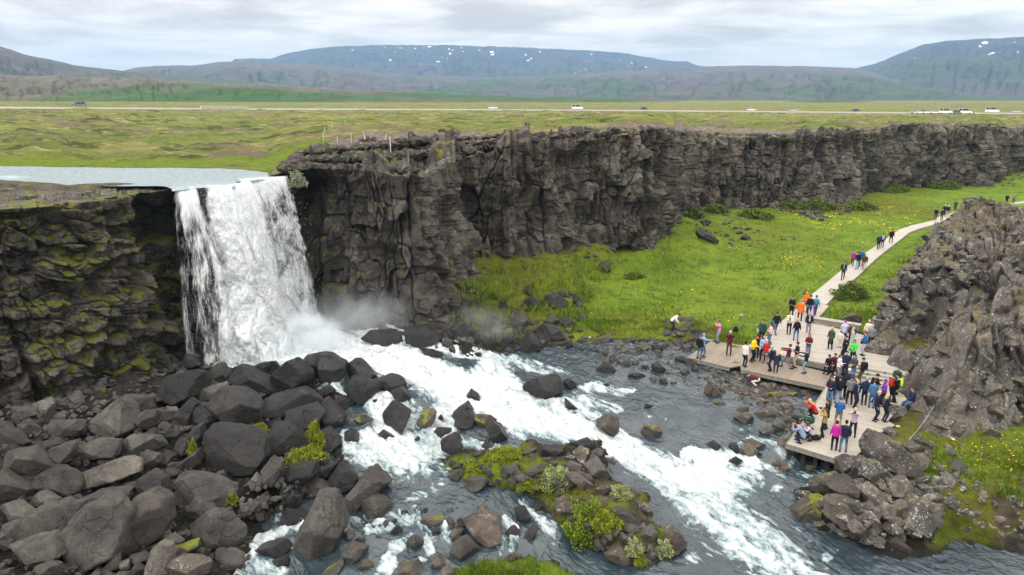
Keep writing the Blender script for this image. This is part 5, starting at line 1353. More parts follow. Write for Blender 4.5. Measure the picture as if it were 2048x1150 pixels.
rubble('rubble', [([(1140,690),(1380,685),(1400,715),(1460,742),(1640,778),(1650,800),(1590,850),(1560,870),(1480,800),(1440,780),(1330,760),(1240,735),(1170,725)], 560, .12, .5, .05),
 ([(1430,740),(1640,780),(1580,840),(1470,800)], 230, .12, .6, .08), ([(1540,830),(1600,850),(1570,900),(1540,880)], 24, .2, .5, .1)], M['boulder_brown'], 'small brown stones scattered in the shallows by the deck', 3)
rubble('rubble', [([(885,935),(905,908),(1060,884),(1200,880),(1230,960),(1290,985),(1310,1040),(1372,1090),(1335,1122),(1200,1105),(1090,1015),(1000,978)], 300, .12, .55, .08),
 ([(880,1020),(1010,1030),(1000,1100),(900,1090)], 30, .2, .6, .05), ([(660,1010),(760,1000),(900,1040),(800,1100),(690,1130)], 26, .15, .5, .0), ([(640,930),(700,950),(660,1000),(560,1010),(600,960)], 50, .2, .6, .1)], M['boulder'], 'small dark stones on and around the green islet', 4)
rubble('rubble', [([(1600,985),(1650,930),(1700,905),(1790,850),(1860,900),(1900,960),(1920,1030),(1860,1090),(1780,1105),(1690,1075),(1600,1035)], 330, .2, .8, .15), ([(1860,850),(1940,870),(2048,860),(2100,900),(2100,1080),(1920,1060)], 190, .1, .5, .0), ([(1700,690),(1790,712),(1870,770),(1900,860),(1860,850),(1800,740),(1750,715)], 60, .2, .6, .1),
 ([(1790,700),(1870,680),(1860,750),(1810,735)], 40, .2, .6, .1)], M['boulder_lichen'], 'broken lichen-spotted rocks of the pile beside the deck', 5)

# loose blocks lying on the ridge and on the broken rim of the cliff
def blocks(name, pts, smin, smax, mat, label, seed, ang=None, pw=2.):
    rs = np.random.default_rng(seed); VV = []; FF = []; n = 0
    for p in pts:
        s = smin + (smax - smin) * rs.random() ** pw; V, Fc = PRO[rs.integers(14)]
        a = rs.uniform(0, 6.28) if ang is None else ang + rs.normal(0, .35); t_ = rs.normal(0, .3)
        R = np.array([[cos(a), -sin(a), 0], [sin(a), cos(a), 0], [0, 0, 1]]) @ np.array([[1, 0, 0], [0, cos(t_), -sin(t_)], [0, sin(t_), cos(t_)]])
        VV.append((V * np.array([rs.uniform(1., 1.9), rs.uniform(.8, 1.1), rs.uniform(.6, 1.)])) @ R.T * s * 1.1 + p); FF.append(Fc + n); n += len(V)
    return tag(link(name, mesh_np(name, np.concatenate(VV), np.concatenate(FF), mat, smooth=False)), label, 'rubble', kind='stuff')
rs = np.random.default_rng(77); X = rs.uniform(15, 75, 60000); Y = 30 + 75 * rs.random(60000) ** 1.7; h_, s_ = ridge_h(X, Y); k = (s_ > .3) & (rs.random(len(X)) < .10 + .25 * (Y < 60) + .3 * (s_ < 2.5))
X, Y, h_ = X[k][:650], Y[k][:650], h_[k][:650]
X2 = rs.uniform(15, 75, 60000); Y2 = 32 + 60 * rs.random(60000) ** 1.5; h2, s2 = ridge_h(X2, Y2); k = (s2 > .0) & (s2 < 2.2); X2, Y2, h2 = X2[k][:460], Y2[k][:460], h2[k][:460]
blocks('rubble', np.stack([X2 + .3, Y2 + .3, h2 - .1], 1), .5, 1.6, M['ridge'], 'big broken lava blocks on the steep side of the right ridge', 82, .95, 1.5)
blocks('rubble', np.stack([X, Y, h_ + .1], 1), .3, 1.25, M['ridge'], 'jumbled lichen-spotted lava blocks covering the right ridge', 78, .95)
rs = np.random.default_rng(79); a_ = rs.uniform(-.335, -.02, 600); t_ = .12 + .88 * rs.random(600) ** .8; RR = kin(a_, KRAD) + kin(a_, KL) * t_; zz_ = kin(a_, KZT) + (kin(a_, KR) - kin(a_, KZT)) * np.where(t_ < .35, .0, np.where(t_ < .7, .55, 1.))
blocks('rubble', np.stack([RR * a_ / np.sqrt(1 + a_ * a_), RR / np.sqrt(1 + a_ * a_), zz_ + .15], 1), .3, 1.05, M['cliff'], 'broken rock slabs piled along the cliff rim right of the falls', 80)
a_ = rs.uniform(-.02, .74, 160); RR = kin(a_, KRAD) + kin(a_, KL) * rs.random(160)
blocks('rubble', np.stack([RR * a_ / np.sqrt(1 + a_ * a_), RR / np.sqrt(1 + a_ * a_), kin(a_, KR) - .15], 1), .3, 1.2, M['cliff'], 'loose blocks along the rim of the far cliff', 81)
# ------------------------------------------------------------------ viewing deck and boardwalk
def PP(L, z): return [tuple(P(x, y, z)[:2]) for x, y in L]
va = P(1425, 680, DK) - P(1375, 714, DK); angA = atan2(va[1], va[0]) + pi / 2
M['planks_low'] = planks_mat('wet_planks', (.175, .145, .11), (.27, .225, .175), angA, .15, 1)
vb = P(1814, 749, DU) - P(1560, 715, DU); angB = atan2(vb[1], vb[0]) + pi / 2
M['planks_up'] = planks_mat('pale_planks', (.285, .265, .232), (.40, .375, .33), angB, .15)
vc = P(1673, 917, DK) - P(1572, 886, DK); angC = atan2(vc[1], vc[0]) + pi / 2
M['planks_near'] = planks_mat('near_planks', (.27, .25, .215), (.385, .36, .31), angC, .15)
va2 = P(1700, 506, DU) - P(1640, 577, DU)
M['planks_path'] = planks_mat('path_planks', (.32, .30, .27), (.43, .405, .37), atan2(va2[1], va2[0]), .2)
M['beam'] = plain('weathered_beam', (.20, .185, .16), .8, .3, 6)
M['beam_dark'] = plain('dark_beam', (.05, .045, .04), .8, .3, 6)
deck = empty('viewing_deck', P(1600, 745, DK)); tag(deck, 'stepped wooden viewing deck of grey planks beside the river', 'deck')
def dprism(name, poly, z0, z1, mats):
    b = MB(); b.prism(poly, z0, z1); o = b.build(name, mats, deck)
    o.matrix_parent_inverse = Matrix.Translation(-Vector(deck.location)); return o
LOWA = PP([(1375,714),(1425,680),(1481,687.5),(1497,703),(1560,722),(1640,741),(1690,752),(1651,773.5),(1482,738.5),(1481,731),(1460,734.5)], DK)
dprism('lower_deck', LOWA, DK - .09, DK, M['planks_low'])
NEAR = PP([(1651,773.5),(1690,752),(1760,762),(1800,770),(1812,800),(1775,842),(1790,850),(1756,868),(1700,925),(1673,917.5),(1572,886.5),(1611,835)], DK)
dprism('near_deck', NEAR, DK - .09, DK + .004, M['planks_near'])
UPP = PP([(1497,694),(1537,672),(1560,645),(1590,620),(1612,598),(1652,610),(1658,611.5),(1627,645),(1720,668),(1745,678),(1742,700),(1788,712),(1782,732),(1812,738),(1850,750),(1830,762),(1812,751),(1732,738),(1690,731),(1640,724),(1560,706),(1493,693)], DU)
UPP = PP([(1493,692),(1537,671),(1560,645),(1590,620),(1612,598),(1652,609.5),(1658,611.5),(1627,645),(1720,668),(1750,678),(1745,700),(1792,712),(1786,732),(1818,738),(1850,748),(1818,752),(1732,737),(1650,727),(1560,709)], DU)
dprism('upper_deck', UPP, DU - .45, DU, M['planks_up'])
b = MB()
def strip(b, p0, p1, z0, z1, wd, up=1, mi=0):
    p0 = np.array(p0[:2]); p1 = np.array(p1[:2]); e = p1 - p0; e /= np.linalg.norm(e); nn = np.array([e[1], -e[0]])
    if nn[1] > 0: nn = -nn
    b.prism([tuple(p0), tuple(p1), tuple(p1 + nn * wd), tuple(p0 + nn * wd)], z0, z1, mi)
# steps down on the right, treads 0.32 m deep
A_, B_ = P(1700, 732.5, DU), P(1820, 752.5, DU)
for k, (zz_, off) in enumerate([(DU - .15, 0.), (DU - .30, .36)]):
    b = MB(); e = (B_ - A_)[:2]; e /= np.linalg.norm(e); nn = np.array([e[1], -e[0]]); nn = nn if nn[1] < 0 else -nn
    strip(b, A_[:2] + nn * off, B_[:2] + nn * off + e * .2, DK, zz_, .36); o = b.build('step', M['planks_up'], deck); o.matrix_parent_inverse = Matrix.Translation(-Vector(deck.location))
# rubbing beams along the front edges
b = MB()
for (q0, q1) in [((1375,714),(1460,734.5)), ((1482,738.5),(1651,773.5)), ((1611,835),(1651,773.5)), ((1572,886.5),(1611,835)), ((1572,886.5),(1673,917.5)), ((1673,917.5),(1700,925))]:
    strip(b, P(*q0, DK), P(*q1, DK), DK - .28, DK - .012, .06)
    strip(b, P(*q0, DK) , P(*q1, DK), DK - .012, DK + .012, .09)
o = b.build('edge_beam', M['beam'], deck); o.matrix_parent_inverse = Matrix.Translation(-Vector(deck.location))
b = MB(); 
strip(b, P(1493, 692, DU), P(1560, 709, DU), DK, DU - .06, .05); strip(b, P(1560, 709, DU), P(1650, 727, DU), DK, DU - .06, .05); strip(b, P(1650, 727, DU), P(1700, 733, DU), DK, DU - .06, .05)
o = b.build('riser_board', M['beam'], deck); o.matrix_parent_inverse = Matrix.Translation(-Vector(deck.location))
for (x, y) in [(1395,712),(1440,724),(1500,740),(1540,748),(1580,756),(1620,764),(1648,770),(1585,885),(1615,893),(1640,900),(1665,908),(1600,860),(1625,822)]:
    q = P(x, y, DK); b = MB(); b.box((q[0], q[1] + .35, DK - .95), (.16, .16, 1.7)); o = b.build('post', M['beam_dark'], deck); o.matrix_parent_inverse = Matrix.Translation(-Vector(deck.location))
# long box bench
q0, q1 = P(1627, 645, DU), P(1720, 660, DU)
bn = empty('bench', (q0 + q1) / 2); tag(bn, 'long low timber box bench along the back of the upper deck', 'bench')
e = (q1 - q0)[:2]; Lb = np.linalg.norm(e); e /= Lb; nn = np.array([-e[1], e[0]])
A3 = [(*e, 0), (*nn, 0), (0, 0, 1)]
b = MB(); b.box(((q0 + q1) / 2 - np.array(bn.location[:]) + np.array([0, 0, .21])), (Lb, .5, .42), A3); b.build('box', M['beam'], bn)
b = MB(); b.box(((q0 + q1) / 2 - np.array(bn.location[:]) + np.array([0, 0, .45])), (Lb + .06, .62, .06), A3); b.build('seat', M['planks_up'], bn)
# the path away through the meadow
LP_ = [(1612,598),(1640,576),(1678,544.5),(1703,527),(1730,506),(1753,491),(1774,476),(1799,459),(1822,451),(1845,446),(1868,440),(1880,432),(1898,428.5),(1908,423),(1923,417.5),(1990,409),(2020,405.5),(2048,402.5),(2150,395)]
RP_ = [(1652,609.5),(1661,600),(1680,581),(1716,552),(1747,522),(1766,506),(1793,485),(1820,464),(1841,456.5),(1868,449),(1884,442),(1898,437),(1899,431),(1923,423),(1990,412.5),(2025,408.5),(2048,405.5),(2150,398)]
def resamp(L, n):
    w = np.array([P(x, y, DU)[:2] for x, y in L]); s = np.concatenate([[0], np.cumsum(np.hypot(*np.diff(w, axis=0).T))]); s /= s[-1]
    u = np.linspace(0, 1, n); return np.stack([np.interp(u, s, w[:, 0]), np.interp(u, s, w[:, 1])], 1)
n = 70; a_, b_ = resamp(LP_, n), resamp(RP_, n)
b = MB()
for i in range(n - 1):
    q = [a_[i], a_[i + 1], b_[i + 1], b_[i]]
    V = [(*p, DU + .012) for p in q] + [(*p, DU - .35) for p in q]
    b.add(V, [(0, 1, 2, 3), (0, 4, 5, 1), (3, 2, 6, 7)])
o = b.build('path', M['planks_path']); tag(o, kind='structure')
bm = bmesh.new(); bm.from_mesh(o.data); bmesh.ops.remove_doubles(bm, verts=bm.verts, dist=.001); bmesh.ops.recalc_face_normals(bm, faces=bm.faces); bm.to_mesh(o.data); bm.free()
# rope barriers
M['rope'] = plain('pale_rope', (.36, .34, .28), .8, .1); M['stake'] = plain('stake_metal', (.12, .11, .10), .6, .2)
def rope(L, label, h=.55, side=None):
    r = empty('rope_barrier', L[0]); tag(r, label, 'rope barrier', 'rope barriers')
    b = MB(); pts = []
    for p, q in zip(L, L[1:]):
        p = np.array(p, float); q = np.array(q, float)
        for k in range(6):
            t = k / 6; pts.append(p + (q - p) * t + np.array([0, 0, h - .35 * 4 * t * (1 - t) * min(.5, np.linalg.norm(q - p) / 8)]))
    pts.append(np.array(L[-1], float) + np.array([0, 0, h])); b.tube([p - np.array(L[0]) for p in pts], .010, 5); b.build('rope', M['rope'], r)
    for p in L:
        p = np.array(p, float) - np.array(L[0]); b = MB(); b.tube([p + [0, 0, -.3], p + [0, 0, h + .06]], .02, 6); b.build('stake', M['stake'], r)
def gp(px, py):
    return ghit(px, py, 1.5)
rope([gp(1556, 640), gp(1578, 608), gp(1610, 586), gp(1640, 566), gp(1668, 545), gp(1690, 525), gp(1716, 506), gp(1740, 489)], 'sagging pale rope on thin stakes along the left of the path')
rope([gp(1486, 658), gp(1526, 656), gp(1552, 642)], 'short low pale rope at the back corner of the deck', .4)
rope([gp(1630, 642), gp(1648, 620), gp(1676, 592)], 'short pale rope right of the path behind the bench', .35)
q0 = gp(1812, 902); rr_ = P(1868, 812, 2.6); rope([q0, rr_ - np.array([0, 0, .6])], 'long taut pale rope from the rock pile up to the ridge', .6)
# little signs in the grass
M['sign_white'] = plain('sign_white', (.75, .75, .75), .5, .05)
for (x, y, lab) in [(1481, 643, 'small white sign on a stake in the grass behind the lower deck'), (1752, 470, 'small white sign on a stake in the meadow left of the path'), (1860, 428, 'thin dark marker post beside the far bend of the path')]:
    q = gp(x, y); e_ = empty('marker_post', q); tag(e_, lab, 'marker post')
    b = MB(); b.tube([(0, 0, -.2), (0, 0, .55 if 'thin' not in lab else 1.3)], .025 if 'thin' not in lab else .05, 6); b.build('post', M['stake'], e_)
    if 'thin' not in lab:
        b = MB(); b.box((0, -.03, .6), (.28, .02, .2), [(1, 0, 0), (0, .9, .43), (0, -.43, .9)]); b.build('sign_plate', M['sign_white'], e_)
# a few pale stray objects
M['paper'] = plain('pale_stone', (.42, .39, .32), .8, .1)
for (x, y, w_, lab) in [(323, 800, .45, 'pale cream stone lying on dark rock in the boulder field'), (1180, 678, .45, 'pale cream stone at the river edge under the meadow'), (1905, 881, .3, 'bright white stone on the grass below the ridge'), (1795, 856, .35, 'pale flat stone step between deck and grass')]:
    q = ghit(x, y); V, Fc = PRO[3]; o = link('stone', mesh_np('stone', V * np.array([1., .6, .35]) * w_, Fc, M['paper']), loc=(q[0], q[1], q[2] + w_ * .3)); o.rotation_euler = (0, 0, x * .1); tag(o, lab, 'stone')
# ------------------------------------------------------------------ road, bridge, fence, vehicles on the plateau
M['road'] = plain('road_surface', (.26, .25, .245), .9, .1, 3)
av = np.linspace(-1.0, 1.05, 260); D_, z_, X_, Y_ = zfar(av)
b = MB(); V = []
for i in range(len(av)):
    u = np.array([X_[i], Y_[i]]) / D_[i]
    zz_ = float(PZ(np.array([X_[i]]), np.array([Y_[i]]))[0][0])
    for k in (-2.8, 2.8): V.append((*(u * (D_[i] + k)), z_[i] + .5))
    for k in (-7, 7): V.append((*(u * (D_[i] + k)), z_[i] - .8))
Fs = []
for i in range(len(av) - 1):
    q = 4 * i; Fs += [(q, q + 1, q + 5, q + 4), (q + 2, q, q + 4, q + 6), (q + 1, q + 3, q + 7, q + 5)]
b.add(V, Fs); o = b.build('road', M['road']); tag(o, kind='structure')
bm = bmesh.new(); bm.from_mesh(o.data); bmesh.ops.recalc_face_normals(bm, faces=bm.faces)
if sum(f.normal.z for f in bm.faces) < 0: bmesh.ops.reverse_faces(bm, faces=bm.faces)
bm.to_mesh(o.data); bm.free()
def roadpt(px, off=0.):
    d = ray(px, 215.); a = float(d[0] / d[1]); D, z, X, Y = zfar(a); u = np.array([X, Y]) / D
    return np.array([*(u * (D + off)), float(z) + .5]), a
M['concrete'] = plain('pale_concrete', (.5, .48, .44), .8, .12, 1)
p0, _ = roadpt(402, -6.5); p1, _ = roadpt(494, -6.5); br = empty('bridge', (p0 + p1) / 2); tag(br, 'low pale concrete road bridge with two dark openings', 'bridge')
e = p1 - p0; L = np.linalg.norm(e); e /= L; nn = np.array([-e[1], e[0], 0]); nn /= np.linalg.norm(nn); A3 = [tuple(e), tuple(nn), (0, 0, 1)]
b = MB()
for k, w_ in ((-L * .37, L * .26), (-.02 * L, L * .20), (L * .34, L * .30)): b.box(e * k + np.array([0, 0, -.75]), (w_, 1.2, 1.5), A3)
b.build('abutment', M['concrete'], br)
b = MB(); b.box((0, 0, .25), (L, 1.3, .9), A3); b.build('deck_beam', M['concrete'], br)
b = MB()
for k in np.linspace(-.5, .5, 13): b.box(e * k * L + np.array([0, -.0, .6]), (.12, .12, .7), A3)
b.box((0, 0, .95), (L, .08, .12), A3); b.box((0, 0, .65), (L, .06, .08), A3); b.build('railing', M['concrete'], br)
# fence
M['fence_white'] = plain('pale_fence_post', (.5, .5, .48), .7, .1); M['wire'] = plain('fence_wire', (.25, .25, .25), .5)
def plat_hit(px, py):
    d = ray(px, py); ts = np.linspace(45, 420, 3000); Q = CAM + d * ts[:, None]
    z = PZ(Q[:, 0], Q[:, 1])[0]; i = np.argmax(Q[:, 2] < z); return np.array([Q[i, 0], Q[i, 1], z[i]])
FP = [(647,283,18,0),(675,287,14,0),(703,287,20,0),(734,293,30,-4),(768,292,24,5),(781,300,26,0),(650,267,13,0),(659,262,12,0),(664.5,259,11,0),(691,249,8,0),(707,237,5,0),(726,231,4,0),(701,240,7,0)]
FPW = []
for i, (x, y, h, tl) in enumerate(FP):
    q = plat_hit(x, y); H = h * proj(q)[2] / F
    b = MB(); r = .038 if h > 22 else .03
    b.tube([(0, 0, -.2), (tl * .01 * H * 5, 0, H)], [r, r * .9], 6)
    o = b.build('fence_post', M['fence_white'], loc=q); FPW.append((q, H))
    tag(o, ['thin pale fence post left of the bigger posts above the cliff', 'short grey fence post second from the left in the near row', 'thin pale fence post just left of the tall white post', 'tall thick white fence post with a brace', 'white fence post leaning to the right', 'straight pale fence post nearest the cliff rim',
        'first post of the fence running away to the road', 'second post of the fence running away to the road', 'third post of the fence running away to the road', 'fourth post of the fence running away to the road', 'sixth post of the fence running away to the road', 'farthest tiny post of the fence near the road', 'fifth post of the fence running away to the road'][i], 'fence post', 'fence posts on the plateau')
b = MB(); q, H = FPW[3]; b.tube([np.zeros(3), FPW[4][0] + np.array([-.6, 0, 1.2]) - q], .04, 6); o = b.build('brace_pole', M['fence_white'], loc=q + np.array([0, 0, .15])); tag(o, 'slanting pale brace pole between the two thick fence posts', 'pole')
def wire(ids):
    for hh in (.35, .75):
        for i, j in zip(ids, ids[1:]):
            p, H = FPW[i]; q, G_ = FPW[j]; wb.tube([p + [0, 0, H * hh] - FPW[0][0], q + [0, 0, G_ * hh] - FPW[0][0]], .006, 4)
wb = MB(); wire([0, 1, 2, 3]); wire([3, 4, 5]); wire([0, 6, 7, 8, 9]); o = wb.build('fence_wire', M['wire'], loc=FPW[0][0]); tag(o, 'thin wires strung between the fence posts on the plateau', 'fence wire')
# vehicles
M['tyre'] = plain('tyre_rubber', (.02, .02, .02), .8); M['glass'] = plain('car_glass', (.02, .03, .035), .1, 0, spec=.6); M['lamp'] = plain('headlamp', (.8, .8, .78), .2, 0)
def paint(name, c): 
    if name not in M: M[name] = plain(name, c, .3, .04, 3, .6)
    return M[name]
def loft(prof, hw, inset, mat, name, parent, z_in=0):
    # side profile (x,z) lofted across the width; upper points drawn in by inset
    n = len(prof); V = []
    zs = [p[1] for p in prof]; zm = max(zs)
    for s in (-1, 1):
        for (x, z) in prof:
            k = inset * max(0, (z - z_in) / (zm - z_in)) if z > z_in else 0
            V.append((x, s * (hw - k), z))
    Fs = [tuple(range(n)), tuple(range(2 * n - 1, n - 1, -1))] + [(i, i + n, (i + 1) % n + n, (i + 1) % n) for i in range(n)]
    b = MB(); b.add(V, Fs); o = b.build(name, mat, parent)
    bm = bmesh.new(); bm.from_mesh(o.data); bmesh.ops.recalc_face_normals(bm, faces=bm.faces); bmesh.ops.bevel(bm, geom=bm.edges[:], offset=.05, segments=2, affect='EDGES'); bm.to_mesh(o.data); bm.free()
    return o
CARP = {'car': dict(body=[(-2.1,.35),(-2.15,.8),(-1.95,1.0),(.95,1.0),(1.95,.85),(2.15,.6),(2.1,.35)], cab=[(-1.9,.98),(-1.35,1.48),(.3,1.5),(1.05,.98)], L=1.35, hw=.88),
 'suv': dict(body=[(-2.2,.4),(-2.25,.95),(-2.1,1.1),(1.1,1.1),(2.1,.98),(2.25,.7),(2.2,.4)], cab=[(-2.1,1.08),(-1.85,1.68),(.45,1.72),(1.2,1.08)], L=1.4, hw=.93),
 'van': dict(body=[(-2.9,.4),(-2.95,1.5),(1.9,1.5),(2.75,1.25),(2.95,.8),(2.9,.4)], cab=[(-2.93,1.48),(-2.8,2.55),(1.35,2.6),(2.15,1.48)], L=1.9, hw=1.02)}
def vehicle(kind, px, off, col, rev, name, label, cat, group='vehicles on the far road', dz=0.):
    p, a = roadpt(px, off); r = empty(name, p + np.array([0, 0, dz])); c = CARP[kind]
    t = np.array([1 / np.sqrt(1 + a * a), -a / np.sqrt(1 + a * a)]); r.rotation_euler = (0, 0, atan2(t[1], t[0]) + (pi if rev else 0))
    tag(r, label, cat, group); pm = paint(*col)
    bd = loft(c['body'], c['hw'], .04, pm, 'body', r)
    cb_ = c['cab']; zt = max(q[1] for q in cb_)
    loft(cb_, c['hw'] - .04, .16, M['glass'], 'window', r, cb_[0][1])
    xa, xb = cb_[1][0], cb_[2][0]
    b = MB(); b.box(((xa + xb) / 2, 0, zt + .01), (xb - xa + .12, (c['hw'] - .16) * 2, .06)); 
    for x_ in ([xa - .05, (xa + xb) / 2, xb + .05] if kind != 'van' else [xa, xa + 1.6, xb + .05]):
        for s in (-1, 1): b.box((x_, s * (c['hw'] - .1), (zt + cb_[0][1]) / 2), (.12, .1, zt - cb_[0][1]))
    b.build('roof', pm, r)
    for x_ in (-c['L'], c['L']):
        for s in (-1, 1):
            b = MB(); b.tube([(x_, s * (c['hw'] - .2), .34), (x_, s * (c['hw'] + .02), .34)], .34, 14); wh = b.build('wheel', M['tyre'], r)
            if 'car park' not in group:
                b = MB(); b.tube([(x_, s * (c['hw'] - .0), .34), (x_, s * (c['hw'] + .03), .34)], .2, 10); b.build('rim', M['lamp'], wh)
    for s in (-1, 1):
        b = MB(); b.box((c['body'][-2][0] - .06, s * (c['hw'] - .25), .72), (.12, .3, .14)); b.build('headlight', M['lamp'], r)
W_ = ('paint_white', (.8, .8, .8)); BL = ('paint_blue_grey', (.12, .16, .22)); SI = ('paint_silver', (.45, .46, .48)); DKc = ('paint_dark', (.04, .045, .055)); RD = ('paint_red', (.3, .03, .03))
vehicle('suv', 158, 0, BL, True, 'parked_car', 'blue grey estate car on the road at far left', 'car')
vehicle('suv', 986, 0, W_, False, 'parked_car', 'white car on the road above the middle of the cliff', 'car')
vehicle('van', 1155, 0, W_, False, 'minibus', 'white minibus with dark windows on the far road', 'minibus')
vehicle('car', 1289, 1, DKc, False, 'parked_car', 'small dark car on the road right of the minibus', 'car')
vehicle('car', 1503, 0, W_, False, 'parked_car', 'white car alone on the road right of the dark car', 'car')
vehicle('car', 1588, 0, SI, False, 'parked_car', 'silver car between the white car and the car park', 'car')
vehicle('car', 1711, 0, DKc, True, 'parked_car', 'tiny dark car just left of the car park row', 'car')
pk = [(1832,'car',SI,'silver'),(1842,'car',W_,'white'),(1850,'suv',BL,'blue'),(1857,'suv',W_,'white'),(1866,'car',SI,'silver'),(1873,'car',W_,'white'),(1882,'suv',W_,'white'),(1893,'van',W_,'white'),(1904,'car',SI,'silver'),(1912,'suv',BL,'blue'),(1920,'car',W_,'white'),(1932,'van',W_,'white'),(1943,'car',SI,'silver')]
for i, (x, k, c, cn) in enumerate(pk):
    vehicle(k, x, -8 - (i % 2) * 4, c, i % 3 == 0, 'parked_car' if k != 'van' else 'parked_van', f"{ORD[i] if i < 10 else ['eleventh', 'twelfth', 'last'][i - 10]} parked vehicle from the left in the far car park row, {cn}", 'car' if k != 'van' else 'van', 'vehicles in the far car park', -.45)
vehicle('van', 1986, 0, W_, False, 'minibus', 'white minibus on the road right of the car park', 'minibus')
vehicle('car', 2035, 0, SI, False, 'parked_car', 'silver car at the far right end of the road', 'car')
# ------------------------------------------------------------------ people
SKIN = plain('skin', (.52, .32, .23), .6, .05, 8); EYE = plain('eye_dark', (.02, .015, .01), .3, 0)
def cmat(c):
    k = 'cloth_%02x%02x%02x' % tuple(int(v * 255) for v in c)
    if k not in M: M[k] = plain(k, c, .85, .12, 14, .15)
    return M[k]
C = dict(black=(.012,.012,.014), navy=(.018,.028,.06), dnavy=(.012,.018,.035), blue=(.03,.10,.25), jean=(.06,.13,.24), ljean=(.16,.27,.40), teal=(.02,.20,.28), white=(.62,.62,.62), cream=(.60,.56,.48), grey=(.16,.17,.19), lgrey=(.34,.36,.40), dgrey=(.05,.055,.065),
 red=(.42,.02,.02), maroon=(.10,.015,.03), orange=(.75,.14,.02), yellow=(.75,.50,.02), green=(.04,.62,.06), dgreen=(.02,.06,.045), olive=(.05,.06,.04), khaki=(.26,.21,.14), brown=(.07,.045,.03), beige=(.38,.31,.22), magenta=(.40,.02,.25), pink=(.55,.22,.33), lpink=(.70,.42,.46), mauve=(.42,.33,.40),
 purple=(.16,.04,.30), lav=(.42,.42,.58), sky=(.20,.36,.58), mustard=(.28,.19,.05), hblk=(.012,.010,.009), hbrn=(.06,.035,.02), hblo=(.48,.34,.17), hgrey=(.30,.29,.28), haub=(.20,.07,.03), neon=(.5,.8,.05), gblue=(.18,.24,.33), skinc=(.52,.32,.23))
def v3(*a): return np.array(a, float)
def two_bone(a, b, l1, l2, hint):
    d = b - a; L = np.linalg.norm(d); L = min(max(L, 1e-3), (l1 + l2) * .995); u = d / (np.linalg.norm(d) + 1e-9); b2 = a + u * L
    x = (l1 * l1 - l2 * l2 + L * L) / (2 * L); h = sqrt(max(l1 * l1 - x * x, 0)); n = hint - u * (hint @ u); n /= np.linalg.norm(n) + 1e-9
    return a + u * x + n * h, b2
# local frame: +Y is the way the person faces, +X their right, z up, feet at 0, 1.75 m tall
def pose(kind, rs):
    p = dict(hip=v3(0, 0, .93), chest=v3(0, .01, 1.40), look=v3(0, 1, -.08)); j = rs.uniform(-.02, .02)
    ft = .11 + rs.uniform(-.02, .05)
    p['fR'] = v3(ft, rs.uniform(-.05, .08), .07); p['fL'] = v3(-ft, rs.uniform(-.05, .08), .07)
    p['hR'] = v3(.30, .06 + j, .80); p['hL'] = v3(-.30, .06 - j, .80)
    if kind == 'walk': p['fR'] = v3(.09, .34, .07); p['fL'] = v3(-.09, -.34, .12); p['hR'] = v3(.27, -.2, .86); p['hL'] = v3(-.27, .28, .90)
    if kind == 'walk2': p['fL'] = v3(-.09, .30, .07); p['fR'] = v3(.09, -.30, .12); p['hL'] = v3(-.27, -.18, .86); p['hR'] = v3(.27, .25, .90)
    if kind == 'photo': p['hR'] = v3(.10, .30, 1.58); p['hL'] = v3(-.10, .30, 1.58)
    if kind == 'hold': p['hR'] = v3(.10, .28, 1.16); p['hL'] = v3(-.10, .28, 1.14)
    if kind == 'pocket': p['hR'] = v3(.24, .12, .92); p['hL'] = v3(-.24, .12, .92)
    if kind == 'cross': p['hR'] = v3(-.12, .24, 1.18); p['hL'] = v3(.12, .26, 1.14)
    if kind == 'reach': p['hR'] = v3(.20, .58, 1.42); p['hL'] = v3(-.15, .50, 1.34)
    if kind == 'pointR': p['hR'] = v3(.62, .30, 1.50)
    if kind == 'pointL': p['hL'] = v3(-.62, .30, 1.44)
    if kind == 'lunge': p['fR'] = v3(.2, .30, .07); p['fL'] = v3(-.15, -.35, .10); p['hip'] = v3(0, -.02, .84); p['chest'] = v3(0, -.06, 1.30); p['hR'] = v3(.2, .55, 1.30); p['hL'] = v3(-.2, .60, 1.34)
    if kind == 'sit': p['hip'] = v3(0, 0, .50); p['chest'] = v3(0, .10, .97); p['fR'] = v3(.13, .42, .07); p['fL'] = v3(-.12, .40, .07); p['hR'] = v3(.10, .40, .62); p['hL'] = v3(-.08, .38, .62); p['look'] = v3(0, 1, -.3)
    if kind == 'squat': p['hip'] = v3(0, -.16, .36); p['chest'] = v3(0, .12, .80); p['fR'] = v3(.15, .12, .07); p['fL'] = v3(-.15, -.02, .07); p['hR'] = v3(.10, .42, .92); p['hL'] = v3(-.12, .42, .90); p['look'] = v3(0, 1, -.1)
    if kind == 'stoop': p['hip'] = v3(0, -.18, .50); p['chest'] = v3(0, .26, .62); p['fR'] = v3(.14, .05, .07); p['fL'] = v3(-.14, -.12, .07); p['hR'] = v3(.20, .50, .15); p['hL'] = v3(-.16, .55, .12); p['look'] = v3(0, 1, -.8)
    if kind == 'bend': p['hip'] = v3(0, -.10, .84); p['chest'] = v3(0, .28, 1.15); p['hR'] = v3(.2, .50, .75); p['hL'] = v3(-.2, .50, .75); p['look'] = v3(0, 1, -.6)
    if kind == 'lean': p['hip'] = v3(0, -.05, .90); p['chest'] = v3(0, -.16, 1.36); p['fR'] = v3(.12, .32, .07); p['fL'] = v3(-.12, .22, .07); p['hR'] = v3(.14, .16, 1.0); p['hL'] = v3(-.14, .18, 1.0)
    if kind == 'perch': p['hip'] = v3(0, -.10, .62); p['chest'] = v3(0, -.06, 1.10); p['fR'] = v3(.12, .46, .10); p['fL'] = v3(-.12, .38, .07); p['hR'] = v3(.08, .26, .78); p['hL'] = v3(-.08, .28, .78)
    if kind == 'face': p['hR'] = v3(.07, .22, 1.62)
    return p
